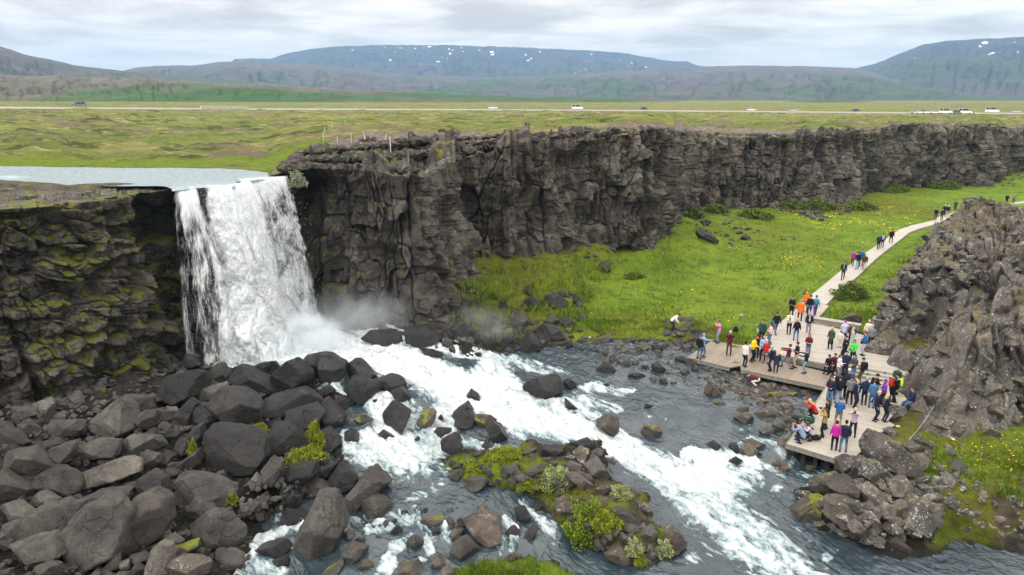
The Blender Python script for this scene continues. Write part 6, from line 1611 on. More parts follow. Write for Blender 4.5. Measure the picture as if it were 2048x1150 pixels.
def remesh(name, mb, mats, parent, vox=.024, extra=None):
    me = mb.mesh(name, mats, True); o = bpy.data.objects.new(name, me); COL.objects.link(o)
    md = o.modifiers.new('r', 'REMESH'); md.mode = 'VOXEL'; md.voxel_size = vox; md.use_smooth_shade = True
    sm = o.modifiers.new('s', 'SMOOTH'); sm.iterations = 2; sm.factor = .5
    dg = bpy.context.evaluated_depsgraph_get(); ev = o.evaluated_get(dg); m2 = bpy.data.meshes.new_from_object(ev)
    o.modifiers.clear(); o.data = m2; m2.name = name; bpy.data.meshes.remove(me)
    if not m2.materials:
        for m in (mats if isinstance(mats, list) else [mats]): m2.materials.append(m)
    if parent: o.parent = parent
    return o
def joinmb(o, mb, mats):
    bm = bmesh.new(); bm.from_mesh(o.data); n0 = len(o.data.materials)
    me = mb.mesh('x', mats, True)
    for p in me.polygons: p.material_index += n0
    bm.from_mesh(me); o.data.clear_geometry(); bm.to_mesh(o.data); bm.free()
    for m in (mats if isinstance(mats, list) else [mats]): o.data.materials.append(m)
    bpy.data.meshes.remove(me)
NP_ = [0]
def person(px, py, z, yaw, kind, top, leg, hair, label, hpx=None, female=0, long=0, hat=None, pack=None, tall=None, coat=0, bag=None, cam=None, skirt=None, tie=None, inner=None, shoes='black', hood=0, scarf=None, group='visitors on the deck', dz=0.):
    NP_[0] += 1; rs = np.random.default_rng(NP_[0]); loc = P(px, py, z) if z is not None else ghit(px, py)
    H = tall if tall else (1.66 if female else 1.76) * rs.uniform(.97, 1.03); S = H / 1.75 * 1.04
    r = empty('person', (0, 0, 0)); tag(r, label, 'person', group)
    # yaw: 0 faces the viewer, 90 faces picture left, -90 picture right, 180 away
    az = atan2(loc[0], loc[1])
    r.location = (loc[0], loc[1], loc[2] + dz); r.rotation_euler = (0, 0, pi - az + radians(-yaw)); r.scale = (S, S, S)
    p = pose(kind, rs); hip, ch = p['hip'], p['chest']; sw = .155 if female else .18; hw = .09
    up = (ch - hip) / np.linalg.norm(ch - hip); nk = ch + up * .13; f = v3(0, 1, 0) - up * up[1]; f /= np.linalg.norm(f)
    hd = nk + up * .16 + v3(0, .02, 0); lk = p['look'] / np.linalg.norm(p['look'])
    J = {}
    for s, k in ((1, 'R'), (-1, 'L')):
        hp = hip + v3(s * hw, 0, -.03); kn, an = two_bone(hp, p['f' + k], .44, .43, v3(s * .1, 1, .2)); sh = ch + v3(s * sw, 0, .03)
        el, wr = two_bone(sh, p['h' + k], .29, .26, v3(s * .6, -.6, -.6)); J[k] = (hp, kn, an, sh, el, wr)
    # body: one continuous skin
    b = MB(); t_ = .95 if female else 1.
    b.tube([hip + v3(0, 0, -.10), hip, hip + (ch - hip) * .45, ch, ch + up * .07, nk, nk + up * .07], [(.12, .09), (.155, .11), (.125 * t_, .095), (.165 * t_, .11), (.13, .09), (.058, .058), (.052, .052)], 12)
    for k in 'RL':
        hp, kn, an, sh, el, wr = J[k]
        b.tube([hp, hp + (kn - hp) * .5, kn, kn + (an - kn) * .35, an], [.088, .072, .054, .052, .038], 8); b.tube([sh, sh + (el - sh) * .5, el, el + (wr - el) * .4, wr], [.052, .045, .038, .035, .026], 8)
        b.tube([an + v3(0, -.07, -.03), an + v3(0, .05, -.035), an + v3(0, .16, -.045)], [.035, .042, .028], 8)
        u = (wr - el) / np.linalg.norm(wr - el); b.tube([wr - u * .02, wr + u * .045, wr + u * .085], [(.026, .020), (.040, .020), (.038, .018)], 8)
    b.ball(hd, (.077, .095, .112), 12, 10); b.ball(hd + lk * .03 + v3(0, 0, -.055), (.055, .06, .06), 10, 8)
    body = remesh('body', b, SKIN, r, .022)
    x = MB(); ex = np.cross(lk, v3(0, 0, 1)); ex /= np.linalg.norm(ex); eu = np.cross(ex, lk)
    x.tube([hd + lk * .085 + eu * .015, hd + lk * .112 - eu * .022], [.010, .017], 6); 
    for s in (-1, 1):
        x.ball(hd + ex * s * .078 - eu * .005, (.014, .022, .032), 6, 5); x.ball(hd + ex * s * .030 + lk * .086 + eu * .012, .011, 6, 4, 1)
    x.box(hd + lk * .088 - eu * .052, (.040, .012, .010), [tuple(ex), tuple(lk), tuple(eu)], 1)
    for k in 'RL':
        hp, kn, an, sh, el, wr = J[k]; u = (wr - el) / np.linalg.norm(wr - el); s = 1 if k == 'R' else -1
        w_ = np.cross(u, v3(0, 0, 1)); w_ = w_ / (np.linalg.norm(w_) + 1e-6) if np.linalg.norm(w_) > .2 else v3(0, 1, 0); n_2 = np.cross(w_, u)
        cur = -n_2 if kind in ('photo', 'hold', 'squat') else v3(0, 1, 0) * .4 + n_2 * .2
        for q, (o_, ln_) in enumerate(((-.027, .062), (-.009, .072), (.009, .067), (.027, .052))):
            a0 = wr + u * .078 + w_ * o_; a1 = a0 + (u + cur * .25) * ln_ * .5; a2 = a1 + (u + cur * .9) * ln_ * .45
            x.tube([a0, a1, a2], [.0095, .0085, .007], 5)
        a0 = wr + u * .03 + w_ * -.034; x.tube([a0, a0 - w_ * .028 + u * .028, a0 - w_ * .034 + u * .058 + cur * .01], [.011, .0095, .008], 5)
    joinmb(body, x, [SKIN, EYE])
    # trousers
    b = MB(); b.tube([hip + v3(0, 0, -.10), hip, hip + up * .10], [(.13, .10), (.172, .122), (.150, .112)], 12)
    for k in 'RL':
        hp, kn, an = J[k][:3]; d_ = (an - kn); b.tube([hp, hp + (kn - hp) * .5, kn, kn + d_ * .4, kn + d_ * .96], [.102, .088, .070, .066, .058], 8)
    remesh('trousers', b, cmat(C[leg]), r, .03)
    if skirt:
        b = MB(); b.tube([hip + up * .08, hip - v3(0, 0, .12), hip - v3(0, -.02, .42)], [(.15, .115), (.19, .15), (.21, .17)], 12); remesh('skirt', b, cmat(C[skirt]), r, .03)
    # top
    b = MB(); m = 1.12 if not female else 1.03
    lo = [hip + v3(0, 0, -.55 if coat == 2 else -.22 if coat else -.06)]; lr = [(.20, .15) if coat else (.172, .13)]
    if coat: lo.append(hip); lr.append((.18, .135))
    b.tube(lo + [hip + up * .10, hip + (ch - hip) * .5, ch, ch + up * .075, nk + up * .01], lr + [(.172 * m, .13 * m), (.150 * m, .125 * m), (.180 * m, .130 * m), (.150, .105), (.075, .072)], 12)
    for k in 'RL':
        hp, kn, an, sh, el, wr = J[k]; b.tube([sh - v3((1 if k == 'R' else -1) * .04, 0, 0), sh, sh + (el - sh) * .5, el, el + (wr - el) * .5, el + (wr - el) * .97], [.07, .076, .066, .058, .052, .044], 8)
    if hood: b.ball(nk - f * .07 + up * .02, (.11, .07, .07), 10, 6)
    if hood == 2: b.ball(hd - lk * .02, (.10, .105, .13), 10, 8)
    remesh('jacket', b, cmat(C[top]), r, .027)
    if inner:
        b = MB(); c0 = ch + f * .128; b.tube([c0 + up * .08 - f * .02, c0 - up * .10, hip + up * .12 + f * .135], [(.045, .02), (.05, .02), (.04, .02)], 8); b.build('shirt', cmat(C[inner]), r, True)
    if tie:
        b = MB(); b.tube([hip + up * .06, hip, hip - v3(0, 0, .25)], [(.17, .13), (.19, .15), (.21, .17)], 12); b.build('tied_jacket', cmat(C[tie]), r, True)
    if scarf:
        b = MB(); b.tube([nk - up * .02, nk + up * .05], [(.095, .09), (.08, .08)], 10); b.ball(hd - lk * .015 + eu * .01, (.095, .11, .125), 10, 8); b.build('headscarf', cmat(C[scarf]), r, True)
    # shoes
    for k in 'RL':
        an = J[k][2]; b = MB(); b.tube([an + v3(0, -.085, -.035), an + v3(0, -.02, -.02), an + v3(0, .08, -.035), an + v3(0, .19, -.045)], [.034, .052, .047, .030], 8); b.build('shoe', cmat(C[shoes]), r, True)
    # hair and hats
    if hair and not scarf and hood != 2:
        b = MB(); b.ball(hd - lk * .020 + eu * .022, (.088, .102, .108), 12, 8)
        if long: b.tube([hd - lk * .05 + eu * .02, hd - lk * .08 - eu * .10, nk - f * .09 - up * .06, ch - f * .13 - up * (.02 if long == 1 else .16)], [(.085, .06), (.095, .06), (.10, .05), (.07, .03)], 10)
        b.build('hair', cmat(C[hair]), r, True)
    if hat:
        b = MB(); b.ball(hd - lk * .012 + eu * .045, (.095, .11, .095), 12, 8)
        if hat[1] == 'cap': b.tube([hd + lk * .08 + eu * .055, hd + lk * .17 + eu * .04], [(.07, .012), (.05, .010)], 8)
        b.build('hat' if hat[1] != 'cap' else 'cap', cmat(C[hat[0]]), r, True)
    Mx = Matrix.Translation(r.location) @ Matrix.Rotation(r.rotation_euler[2], 4, 'Z') @ Matrix.Scale(S, 4)
    def prop(name, mb, mats, lab, cat, sm=True):
        o = mb.build(name, mats, None, sm); o.matrix_world = Mx; tag(o, lab, cat); return o
    if pack:
        b = MB(); c_ = ch - f * .20 - up * .12
        b.tube([c_ - up * .25, c_ - up * .20, c_, c_ + up * .18, c_ + up * .24], [(.10, .05), (.145, .09), (.15, .10), (.12, .075), (.06, .04)], 10)
        for s in (-1, 1): b.tube([c_ + up * .18 + v3(s * .1, 0, 0), ch + up * .12 + v3(s * .11, 0, 0), ch + f * .14 + v3(s * .11, 0, 0), c_ + v3(s * .17, .04, -.15)], .018, 5)
        prop('backpack', b, cmat(C[pack]), f"{pack.replace('gblue', 'grey blue').replace('dn', 'dark n').replace('dgrey', 'dark grey')} backpack worn by the {' '.join(label.split()[:9])}", 'backpack')
    if bag:
        hp = J['R' if bag[1] > 0 else 'L']; c_ = hip + v3(bag[1] * .30, .06, .0); b = MB(); b.tube([c_ - v3(0, 0, .16), c_ - v3(0, 0, .12), c_ + v3(0, 0, .10), c_ + v3(0, 0, .13)], [(.05, .10), (.08, .15), (.08, .14), (.04, .10)], 10)
        b.tube([c_ + v3(0, .1, .12), ch + v3(-bag[1] * .12, .0, .12), c_ + v3(0, -.1, .12)], .012, 5)
        prop('shoulder_bag', b, cmat(C[bag[0]]), f"{bag[0].replace('lgrey', 'light grey')} bag carried by the {' '.join(label.split()[:9])}", 'bag')
    if cam:
        mid = (J['R'][5] + J['L'][5]) / 2 + v3(0, .05, .03) if kind in ('photo', 'hold', 'squat') else J['R'][5] + v3(0, .08, .02)
        b = MB(); b.box(mid, (.13, .07, .09) if cam == 'camera' else (.14, .012, .075)); 
        if cam == 'camera': b.tube([mid, mid + v3(0, .12, 0)], [.037, .037], 10)
        prop('camera' if cam == 'camera' else 'phone', b, cmat(C['black']), f"black {cam} held by the {' '.join(label.split()[:9])}", cam, False)
    return r
def q3(x, y): return (x / 5.227 + 1340, y / 5.227 + 560)
def q4(x, y): return (x / 5.227 + 1560, y / 5.227 + 560)
def q5(x, y): return (x / 5.227 + 1560, y / 5.227 + 720)
def q6(x, y): return (x / 5.228 + 1640, y / 5.228 + 380)
L_, U_ = DK + .012, DU + .012
pp = lambda q, *a, **k: person(q[0], q[1], *a, **k)
pp(q3(18, 530), None, -90, 'bend', 'white', 'dnavy', 'hblk', 'person in dark vest and white sleeves bending over black rocks in the meadow edge', group='visitors off the deck', inner='navy')
pp(q3(300, 822), L_, -150, 'stand', 'black', 'jean', None, 'person in black jacket and bright blue cap at the deck\'s west tip', hat=('blue', 'cap'))
pp(q3(335, 803), L_, -120, 'pointR', 'sky', 'jean', 'hgrey', 'person in light blue striped jacket pointing right at the deck\'s west tip')
pp(q3(503, 655), L_, 80, 'photo', 'pink', 'gblue', 'hbrn', 'woman in navy vest with pink sleeves photographing near the back corner', female=1, inner='navy', cam='phone')
pp(q3(612, 782), L_, 0, 'photo', 'maroon', 'brown', None, 'person in maroon vest and brown trousers taking a photo, pale cap', hat=('lgrey', 'cap'), cam='camera')
pp(q3(770, 905), L_, -140, 'stand', 'white', 'dnavy', 'hblk', 'person in short white jacket and navy trousers by the deck notch')
pp(q3(858, 848), L_, -60, 'hold', 'yellow', 'dnavy', 'hbrn', 'person in bright yellow jacket on the lower deck')
pp(q3(898, 815), L_, 170, 'stand', 'red', 'black', 'hbrn', 'person in dark red top standing behind the yellow jacket', pack='black')
pp(q3(965, 842), L_, 10, 'hold', 'sky', 'black', 'hgrey', 'grey-haired person in light blue shirt in the lower deck group')
pp(q3(992, 872), L_, 175, 'hold', 'red', 'grey', 'hblo', 'blond person in red jacket and grey trousers seen from behind', female=1)
pp(q3(1045, 948), L_, 95, 'hold', 'dnavy', 'dnavy', 'hgrey', 'grey-haired person in dark navy jacket beside the blond woman in navy', pack='navy')
pp(q3(1102, 975), L_, 178, 'pocket', 'navy', 'dnavy', 'hblo', 'blond woman in navy puffer jacket with teal shoes on the lower deck', female=1, long=1, coat=1, shoes='teal')
pp(q3(1218, 920), L_, 85, 'lunge', 'maroon', 'grey', 'hblk', 'person in maroon top lunging with both arms held out left')
pp(q3(1312, 912), L_, 80, 'hold', 'black', 'beige', 'hblk', 'person in black jacket and beige trousers facing left on the lower deck')
pp(q3(1408, 975), L_, 90, 'reach', 'dnavy', 'ljean', 'haub', 'person in dark blue jacket and light jeans reaching left', female=1)
pp(q3(1435, 800), U_, 0, 'hold', 'maroon', 'jean', 'haub', 'person with big auburn curls and maroon hoodie on the upper deck', female=1, long=1, cam='phone')
pp(q3(952, 662), U_, 10, 'stand', 'dgreen', 'black', 'hblk', 'person in dark green sweatshirt with a grey jacket over one arm', bag=('lgrey', 1))
pp(q3(1040, 668), U_, 60, 'hold', 'lpink', 'jean', 'hblk', 'girl in pale pink jacket at the left edge of the upper deck', female=1, tall=1.55, long=1)
pp(q3(1102, 568), U_, 160, 'walk', 'black', 'jean', 'hbrn', 'person in black top walking with a bright blue bag', bag=('blue', -1))
pp(q3(1238, 562), U_, 0, 'hold', 'cream', 'black', 'hgrey', 'person in cream and black jacket facing the viewer on the upper deck', inner='black')
pp(q3(1312, 632), U_, 175, 'stand', 'dnavy', 'jean', 'hblo', 'blond woman in dark jacket with a black and teal backpack', female=1, pack='black')
pp(q3(1440, 566), U_, -5, 'pocket', 'dnavy', 'grey', 'hgrey', 'person in navy blazer, white shirt and grey trousers on the upper deck', inner='white', shoes='white')
pp(q3(1262, 392), U_, 0, 'hold', 'black', 'black', 'hbrn', 'person in black looking down at a camera at the deck\'s path end', cam='camera', hood=1)
pp(q3(1350, 426), U_, -170, 'pocket', 'orange', 'black', 'hgrey', 'white-haired person in long orange jacket walking to the path', coat=1)
pp(q3(1410, 335), U_, 0, 'hold', 'orange', 'khaki', None, 'person in hooded orange-red jacket behind the orange coat', hood=2)
pp(q3(1450, 378), U_, 175, 'stand', 'black', 'black', None, 'person in black jacket with a blue jacket tied at the waist', tie='blue', hat=('black', 'beanie'))
pp(q3(1510, 382), U_, 170, 'walk', 'gblue', 'purple', 'hbrn', 'person in grey blue jacket with teal backpack heading up the path', pack='teal')
pp(q3(888, 1108), None, 90, 'stoop', 'maroon', 'cream', 'hbrn', 'person in maroon jacket and cream trousers crouching on the river stones', group='visitors off the deck')
pp(q4(522, 718), U_, 20, 'pocket', 'olive', 'black', 'hblo', 'blond woman in long dark green coat alone on the upper deck', female=1, coat=2, long=1)
pp(q4(618, 705), U_, 170, 'stand', 'cream', 'cream', 'hbrn', 'small child in cream clothes on the upper deck', tall=1.25, group='visitors on the upper deck right')
pp(q4(655, 672), U_, 175, 'hold', 'lav', 'dgrey', None, 'person in pale lavender jacket and purple hat', hat=('purple', 'beanie'))
pp(q4(732, 690), U_, 178, 'pocket', 'brown', 'black', 'hgrey', 'person in dark brown coat with navy backpack seen from behind', pack='navy')
pp(q4(738, 730), U_, -100, 'hold', 'lgrey', 'lgrey', 'hblo', 'blond woman in pale grey jacket behind the bright green jacket', female=1, long=1)
pp(q4(870, 788), U_, 70, 'hold', 'blue', 'lgrey', 'hbrn', 'person in blue jacket and grey trousers holding a dark bag', bag=('black', 1))
pp(q4(940, 716), U_, 175, 'stand', 'grey', 'dnavy', 'hgrey', 'grey-haired person in grey jacket beside the ridge rocks')
pp(q4(905, 655), U_, 0, 'stand', 'cream', 'khaki', 'hblo', 'person in pale yellow top almost hidden by the blue jacket', inner='yellow')
pp(q4(950, 640), U_, -80, 'reach', 'grey', 'jean', None, 'person in grey hoodie and black cap touching the ridge rock', hat=('black', 'cap'), dz=.35)
pp(q4(665, 840), U_, 60, 'pointL', 'black', 'black', 'hblk', 'person in black jacket pointing left beside the bright green jacket')
pp(q4(750, 870), U_, 0, 'hold', 'green', 'black', 'hblk', 'woman in neon green jacket with long black hair', female=1, long=2, cam='phone')
pp(q4(505, 965), L_, 20, 'sit', 'black', 'dnavy', 'hblk', 'woman in black sitting on the edge of the upper deck', female=1, long=1)
pp(q4(570, 965), L_, 25, 'sit', 'maroon', 'black', 'hbrn', 'person in dark maroon sitting half hidden by the white jacket')
pp(q4(598, 1035), L_, -60, 'cross', 'white', 'grey', 'hbrn', 'woman in short white jacket and grey trousers by the steps', female=1, long=1)
pp(q4(668, 1012), L_, 0, 'pocket', 'navy', 'dnavy', 'hblk', 'person in navy puffer jacket standing right of the white jacket')
pp(q4(755, 1043), L_, 30, 'hold', 'dgrey', 'jean', 'hblk', 'person in dark grey jacket and sunglasses at the foot of the steps', hood=1)
pp(q4(842, 1088), L_, 80, 'hold', 'black', 'brown', None, 'person in black with dark green beanie and navy backpack', hat=('dgreen', 'beanie'), pack='dnavy')
pp(q4(1345, 1125), None, 70, 'lean', 'black', 'dnavy', None, 'person in black jacket and cap leaning on the ridge boulder', hat=('dnavy', 'cap'), group='visitors off the deck')
pp(q5(512, 465), L_, 15, 'hold', 'dnavy', 'jean', 'hbrn', 'person in navy jacket over maroon shirt holding a camera at deck edge', inner='maroon', cam='camera')
pp(q5(545, 395), L_, 10, 'stand', 'dnavy', 'dnavy', 'hblk', 'person in white scarf and navy behind the camera holder', inner='white')
pp(q5(600, 455), L_, 165, 'hold', 'black', 'ljean', 'hbrn', 'person in black vest and light jeans with bare head turned away', pack='black')
pp(q5(650, 412), L_, 170, 'pocket', 'dnavy', 'black', None, 'person in dark navy hooded jacket in the deck crowd', hood=2)
pp(q5(690, 385), L_, 170, 'stand', 'navy', 'dnavy', None, 'person in pure white bobble cap behind the grey jacket', hat=('white', 'beanie'))
pp(q5(718, 458), L_, 170, 'hold', 'grey', 'black', 'hbrn', 'person in grey hooded jacket and black trousers seen from behind', hood=1)
pp(q5(775, 492), L_, -50, 'stand', 'dnavy', 'dnavy', 'hgrey', 'silver-haired person in long navy coat and pale blue shirt', inner='sky', coat=1)
pp(q5(872, 467), L_, 175, 'pocket', 'navy', 'dnavy', 'hgrey', 'person in navy puffer jacket alone with back to the viewer', hood=1)
pp(q5(975, 440), L_, -70, 'hold', 'black', 'black', None, 'person in black beanie with white band and black backpack', hat=('black', 'beanie'), pack='black')
pp(q5(1068, 480), L_, 70, 'hold', 'purple', 'black', None, 'person wrapped in purple headscarf and purple jacket', female=1, scarf='purple')
pp(q5(988, 632), L_, -75, 'pocket', 'dnavy', 'dnavy', 'hblo', 'person with cropped fair hair and dark jacket facing right near deck rocks', hood=1)
pp(q5(952, 500), L_, 170, 'stand', 'jean', 'jean', 'hbrn', 'person in blue jeans hidden behind the fair-haired man')
pp(q5(1085, 642), L_, -120, 'hold', 'dnavy', 'dnavy', 'hblo', 'blond woman in navy jacket with small grey backpack', female=1, pack='dgrey', long=1)
pp(q5(1150, 435), L_, -150, 'hold', 'black', 'black', 'hbrn', 'person in black, red and white jacket under the ridge', inner='white', scarf=None, pack='red')
pp(q5(1200, 436), L_, 75, 'face', 'black', 'black', 'hblk', 'person in black with neon green backpack facing left', pack='neon')
pp(q5(1200, 350), L_, 20, 'hold', 'dgreen', 'black', 'hbrn', 'dark-haired person in dark teal jacket at the back of the right group')
pp(q5(1345, 548), None, 60, 'perch', 'navy', 'jean', 'hbrn', 'person in navy jacket and jeans perched on the ridge boulder', group='visitors off the deck', dz=.1)
pp(q5(345, 602), L_, 90, 'squat', 'red', 'black', 'hblo', 'blond woman in red jacket crouching on the deck\'s river edge', female=1, long=2)
pp(q5(300, 715), L_, 60, 'stoop', 'dgreen', 'dgreen', None, 'person in dark green jacket bent double at the deck edge', hood=1, hat=('dgreen', 'beanie'))
pp(q5(472, 722), L_, 100, 'hold', 'black', 'black', 'hbrn', 'tall woman in black with long brown hair holding a camera', female=1, long=2, coat=1, cam='camera', tall=1.75)
pp(q5(448, 803), L_, 85, 'photo', 'mustard', 'black', 'hbrn', 'woman in mustard top and dark skirt photographing to the left', female=1, skirt='dnavy', long=1, cam='phone')
pp(q5(598, 702), L_, 178, 'hold', 'blue', 'khaki', None, 'person in blue jacket, khaki trousers and dark cap, back turned', hat=('dgrey', 'cap'))
pp(q5(752, 795), L_, 5, 'photo', 'mauve', 'black', 'hblo', 'person in pink checked shirt lifting a camera to the face', female=1, cam='camera')
pp(q5(560, 945), L_, 178, 'stand', 'magenta', 'black', 'hblk', 'woman in magenta jacket and black trousers at the near deck edge', female=1)
pp(q5(655, 958), L_, 178, 'pocket', 'dnavy', 'jean', 'hblk', 'person in navy jacket and blue jeans beside the magenta jacket')
pp(q5(212, 862), L_, 100, 'squat', 'gblue', 'dnavy', 'hblk', 'photographer in slate blue jacket crouching at the deck\'s near corner')
pp(q5(300, 838), L_, 60, 'squat', 'mauve', 'dnavy', 'hbrn', 'woman in pale pink grey jumper sitting beside the crouching photographer', female=1, long=1)
T6 = 'visitors on the path'
pp(q6(235, 936), U_, 0, 'walk', 'dnavy', 'dgrey', 'hbrn', 'person in dark blazer striding alone down the path', inner='lgrey', group=T6)
pp(q6(335, 790), U_, 0, 'walk2', 'magenta', 'dgrey', 'hbrn', 'person in magenta and purple jacket on the path', female=1, group=T6)
pp(q6(385, 826), U_, 0, 'walk', 'black', 'ljean', None, 'person in black jacket, black cap and light jeans on the path', hat=('black', 'beanie'), group=T6)
pp(q6(425, 795), U_, 0, 'stand', 'blue', 'dgrey', 'hbrn', 'person in blue jacket half hidden in the middle path group', group=T6)
pp(q6(456, 840), U_, 0, 'walk2', 'brown', 'beige', 'hgrey', 'person in brown patterned jumper and beige trousers on the path', group=T6)
pp(q6(605, 622), U_, 178, 'walk', 'navy', 'black', None, 'person in navy jacket and teal hat with a navy backpack on the path', hat=('teal', 'beanie'), pack='navy', group=T6)
pp(q6(645, 606), U_, 178, 'walk2', 'dnavy', 'dgrey', 'hbrn', 'person with pale grey backpack walking beside the teal hat', pack='lgrey', group=T6)
pp(q6(737, 556), U_, 178, 'stand', 'black', 'brown', None, 'person in black coat and red hat walking alone up the path', hat=('red', 'beanie'), coat=1, group=T6)
pp(q6(1202, 316), U_, 0, 'walk', 'black', 'dgrey', 'hbrn', 'person in black at the left of the far path group', group=T6)
pp(q6(1268, 320), U_, 0, 'walk2', 'navy', 'dgrey', 'hbrn', 'person in navy with bare head in front of the far path group', group=T6)
pp(q6(1292, 275), U_, 0, 'stand', 'dnavy', 'dgrey', None, 'person in dark jacket and white cap in the far path group', hat=('white', 'cap'), group=T6)
pp(q6(1330, 277), U_, 180, 'walk', 'black', 'beige', None, 'person in black jacket and beige trousers in the far path group', hat=('white', 'cap'), group=T6)
pp(q6(1408, 222), U_, 180, 'walk2', 'dgrey', 'black', 'hbrn', 'farthest dark-clothed person on the path near the ridge', group=T6)
pp((2012, 409), U_, 0, 'walk', 'black', 'black', 'hbrn', 'tiny dark figure left on the path behind the ridge', group=T6)
pp((2026, 408), U_, 0, 'walk2', 'grey', 'dgrey', 'hbrn', 'tiny grey figure right on the path behind the ridge', group=T6)
# things lying about
q = P(*q5(372, 835), L_); b = MB(); b.tube([v3(-.28, 0, .12), v3(-.2, 0, .15), v3(.1, .02, .14), v3(.27, 0, .1)], [(.08, .1), (.17, .14), (.16, .13), (.08, .08)], 12)
b.tube([v3(-.2, 0, .28), v3(0, -.05, .36), v3(.15, 0, .25)], .02, 6); b.tube([v3(-.2, -.1, .2), v3(.0, -.22, .16), v3(.2, -.08, .12)], .02, 6)
tag(b.build('backpack', cmat(C['black']), smooth=True, loc=q), 'black backpack with white trim lying on the deck behind the photographer', 'backpack')
q = P(*q5(155, 815), L_); tr = empty('tripod', q); tag(tr, 'black camera tripod standing in front of the crouching photographer', 'tripod')
for a in (0, 2.1, 4.2):
    b = MB(); b.tube([v3(0, 0, .75), v3(cos(a) * .28, sin(a) * .28, 0)], [.02, .014], 6); b.build('leg', cmat(C['black']), tr)
b = MB(); b.tube([v3(0, 0, .70), v3(0, 0, .90)], .022, 6); b.build('column', cmat(C['black']), tr)
b = MB(); b.box(v3(0, 0, .95), (.14, .09, .10)); b.tube([v3(-.04, 0, .95), v3(-.20, .02, .95)], .04, 10); tag(b.build('camera', cmat(C['black']), loc=q), 'black camera mounted on the tripod at the deck corner', 'camera')
q = ghit(*q3(685, 545)); b = MB(); b.tube([v3(0, 0, 0), v3(0, 0, .3), v3(0, 0, .5)], [(.22, .15), (.20, .14), (.1, .08)], 10); tag(b.build('backpack', cmat(C['black']), smooth=True, loc=q), 'black bag standing in the grass behind the lower deck', 'bag')
# ------------------------------------------------------------------ plants
def leaf_mat(name, c1, c2, c3=None):
    t = NT(name); n = t.noise(2.5, 4, .6); k = t.noise(30, 2, .5)
    c = t.mix(t.mr(n, .35, .65), c1, c2)
    if c3: c = t.mix(t.mr(k, .55, .62), c, c3)
    t.b.inputs['Subsurface Weight'].default_value = 0
    return t.done(c, .7, spec=.2)
M['leaf'] = leaf_mat('willow_leaf', (.09, .14, .012), (.17, .23, .02))
M['leaf_dark'] = leaf_mat('scrub_leaf', (.055, .09, .012), (.115, .155, .02))
M['leaf_pale'] = leaf_mat('pale_leaf', (.14, .20, .05), (.22, .27, .08), (.52, .50, .38))
M['leaf_grey'] = leaf_mat('grey_leaf', (.16, .19, .11), (.26, .29, .19))
M['mosstuft'] = leaf_mat('moss_tuft', (.10, .13, .006), (.21, .24, .012)); M['stem'] = plain('twig', (.10, .075, .05), .8)
M['blade'] = leaf_mat('grass_blade', (.06, .105, .008), (.125, .18, .012))
def leafcloud(C_, rad, n, s, seed, upb=.25):
    rs = np.random.default_rng(seed); d = rs.normal(size=(n, 3)); d /= np.linalg.norm(d, axis=1)[:, None]; d[:, 2] = np.abs(d[:, 2]) * 1.0 - .12
    r = (.55 + .45 * rs.random(n) ** .6); lump = 1 + .28 * np.sin(d[:, 0] * 5 + seed) * np.cos(d[:, 1] * 6 + seed * 2) + .18 * np.sin(d[:, 2] * 9 + d[:, 0] * 8)
    p = d * (r * lump)[:, None] * np.array(rad) + np.array(C_)
    a = rs.normal(size=(n, 3)) + d * .4 + np.array([0, 0, upb]); a /= np.linalg.norm(a, axis=1)[:, None]
    b_ = np.cross(a, rs.normal(size=(n, 3))); b_ /= np.linalg.norm(b_, axis=1)[:, None]
    L = s * rs.uniform(.7, 1.5, n)[:, None]; w = L * .36
    V = np.stack([p, p + a * L * .5 + b_ * w, p + a * L, p + a * L * .5 - b_ * w], 1).reshape(-1, 3)
    return V, np.arange(n * 4).reshape(n, 4)
def bush(px, py, wpx, hpx, mat, label, n=3500, s=.11, cat='bush', name='bush', z=None, group=None, dep=.8):
    g = ghit(px, py) if z is None else P(px, py, z); zc = proj(g)[2]; W_ = wpx * zc / F; H_ = hpx * zc / F
    ang = atan2(CZ - g[2], np.hypot(g[0], g[1])); Hz = max(.25 * W_, (H_ - W_ * dep * sin(ang) * .5) / cos(ang))
    r = empty(name, g); tag(r, label, cat, group)
    V, Fc = leafcloud((0, W_ * dep * .5, Hz * .15), (W_ / 2, W_ * dep / 2, Hz * .85), n, s, int(px))
    link('foliage', mesh_np('foliage', V, Fc, M[mat], smooth=False), r)
    rs = np.random.default_rng(int(py)); b = MB()
    for k in range(14):
        d = v3(rs.uniform(-.8, .8) * W_ / 2, W_ * dep * .5 + rs.uniform(-.7, .7) * W_ * dep / 2, Hz * rs.uniform(.5, .85)); b.tube([v3(0, W_ * dep * .5, -.15), d * v3(.5, .6, .5), d], [.035, .022, .008], 5)
    b.build('stem', M['stem'], r)
bush(1182, 1105, 96, 100, 'leaf', 'big bright green willow bush on the near side of the islet', 6500, .10, dep=.7)
bush(1118, 990, 78, 52, 'leaf_pale', 'pale flowering shrub near the upstream end of the islet', 4200, .08)
bush(1243, 1004, 46, 30, 'leaf_pale', 'small pale flowering shrub in the middle of the islet', 2200, .07)
bush(1270, 1116, 34, 36, 'leaf_pale', 'pale flowering shrub right of the big round boulder', 1500, .07)
bush(1333, 1118, 36, 34, 'leaf_pale', 'pale flowering shrub at the islet\'s downstream tip', 1500, .07)
bush(1322, 1090, 30, 28, 'leaf', 'green shrub between the dark boulders of the islet tip', 1200, .07)
bush(592, 376, 34, 32, 'leaf_grey', 'pale grey-green willow at the right lip of the waterfall', 1500, .11, z=13.2)
bush(1712, 603, 66, 38, 'leaf_dark', 'dark round bush beside the path in the meadow', 4200, .13)
bush(1272, 560, 40, 14, 'leaf_dark', 'low dark bush in the meadow under the cliff', 1600, .14)
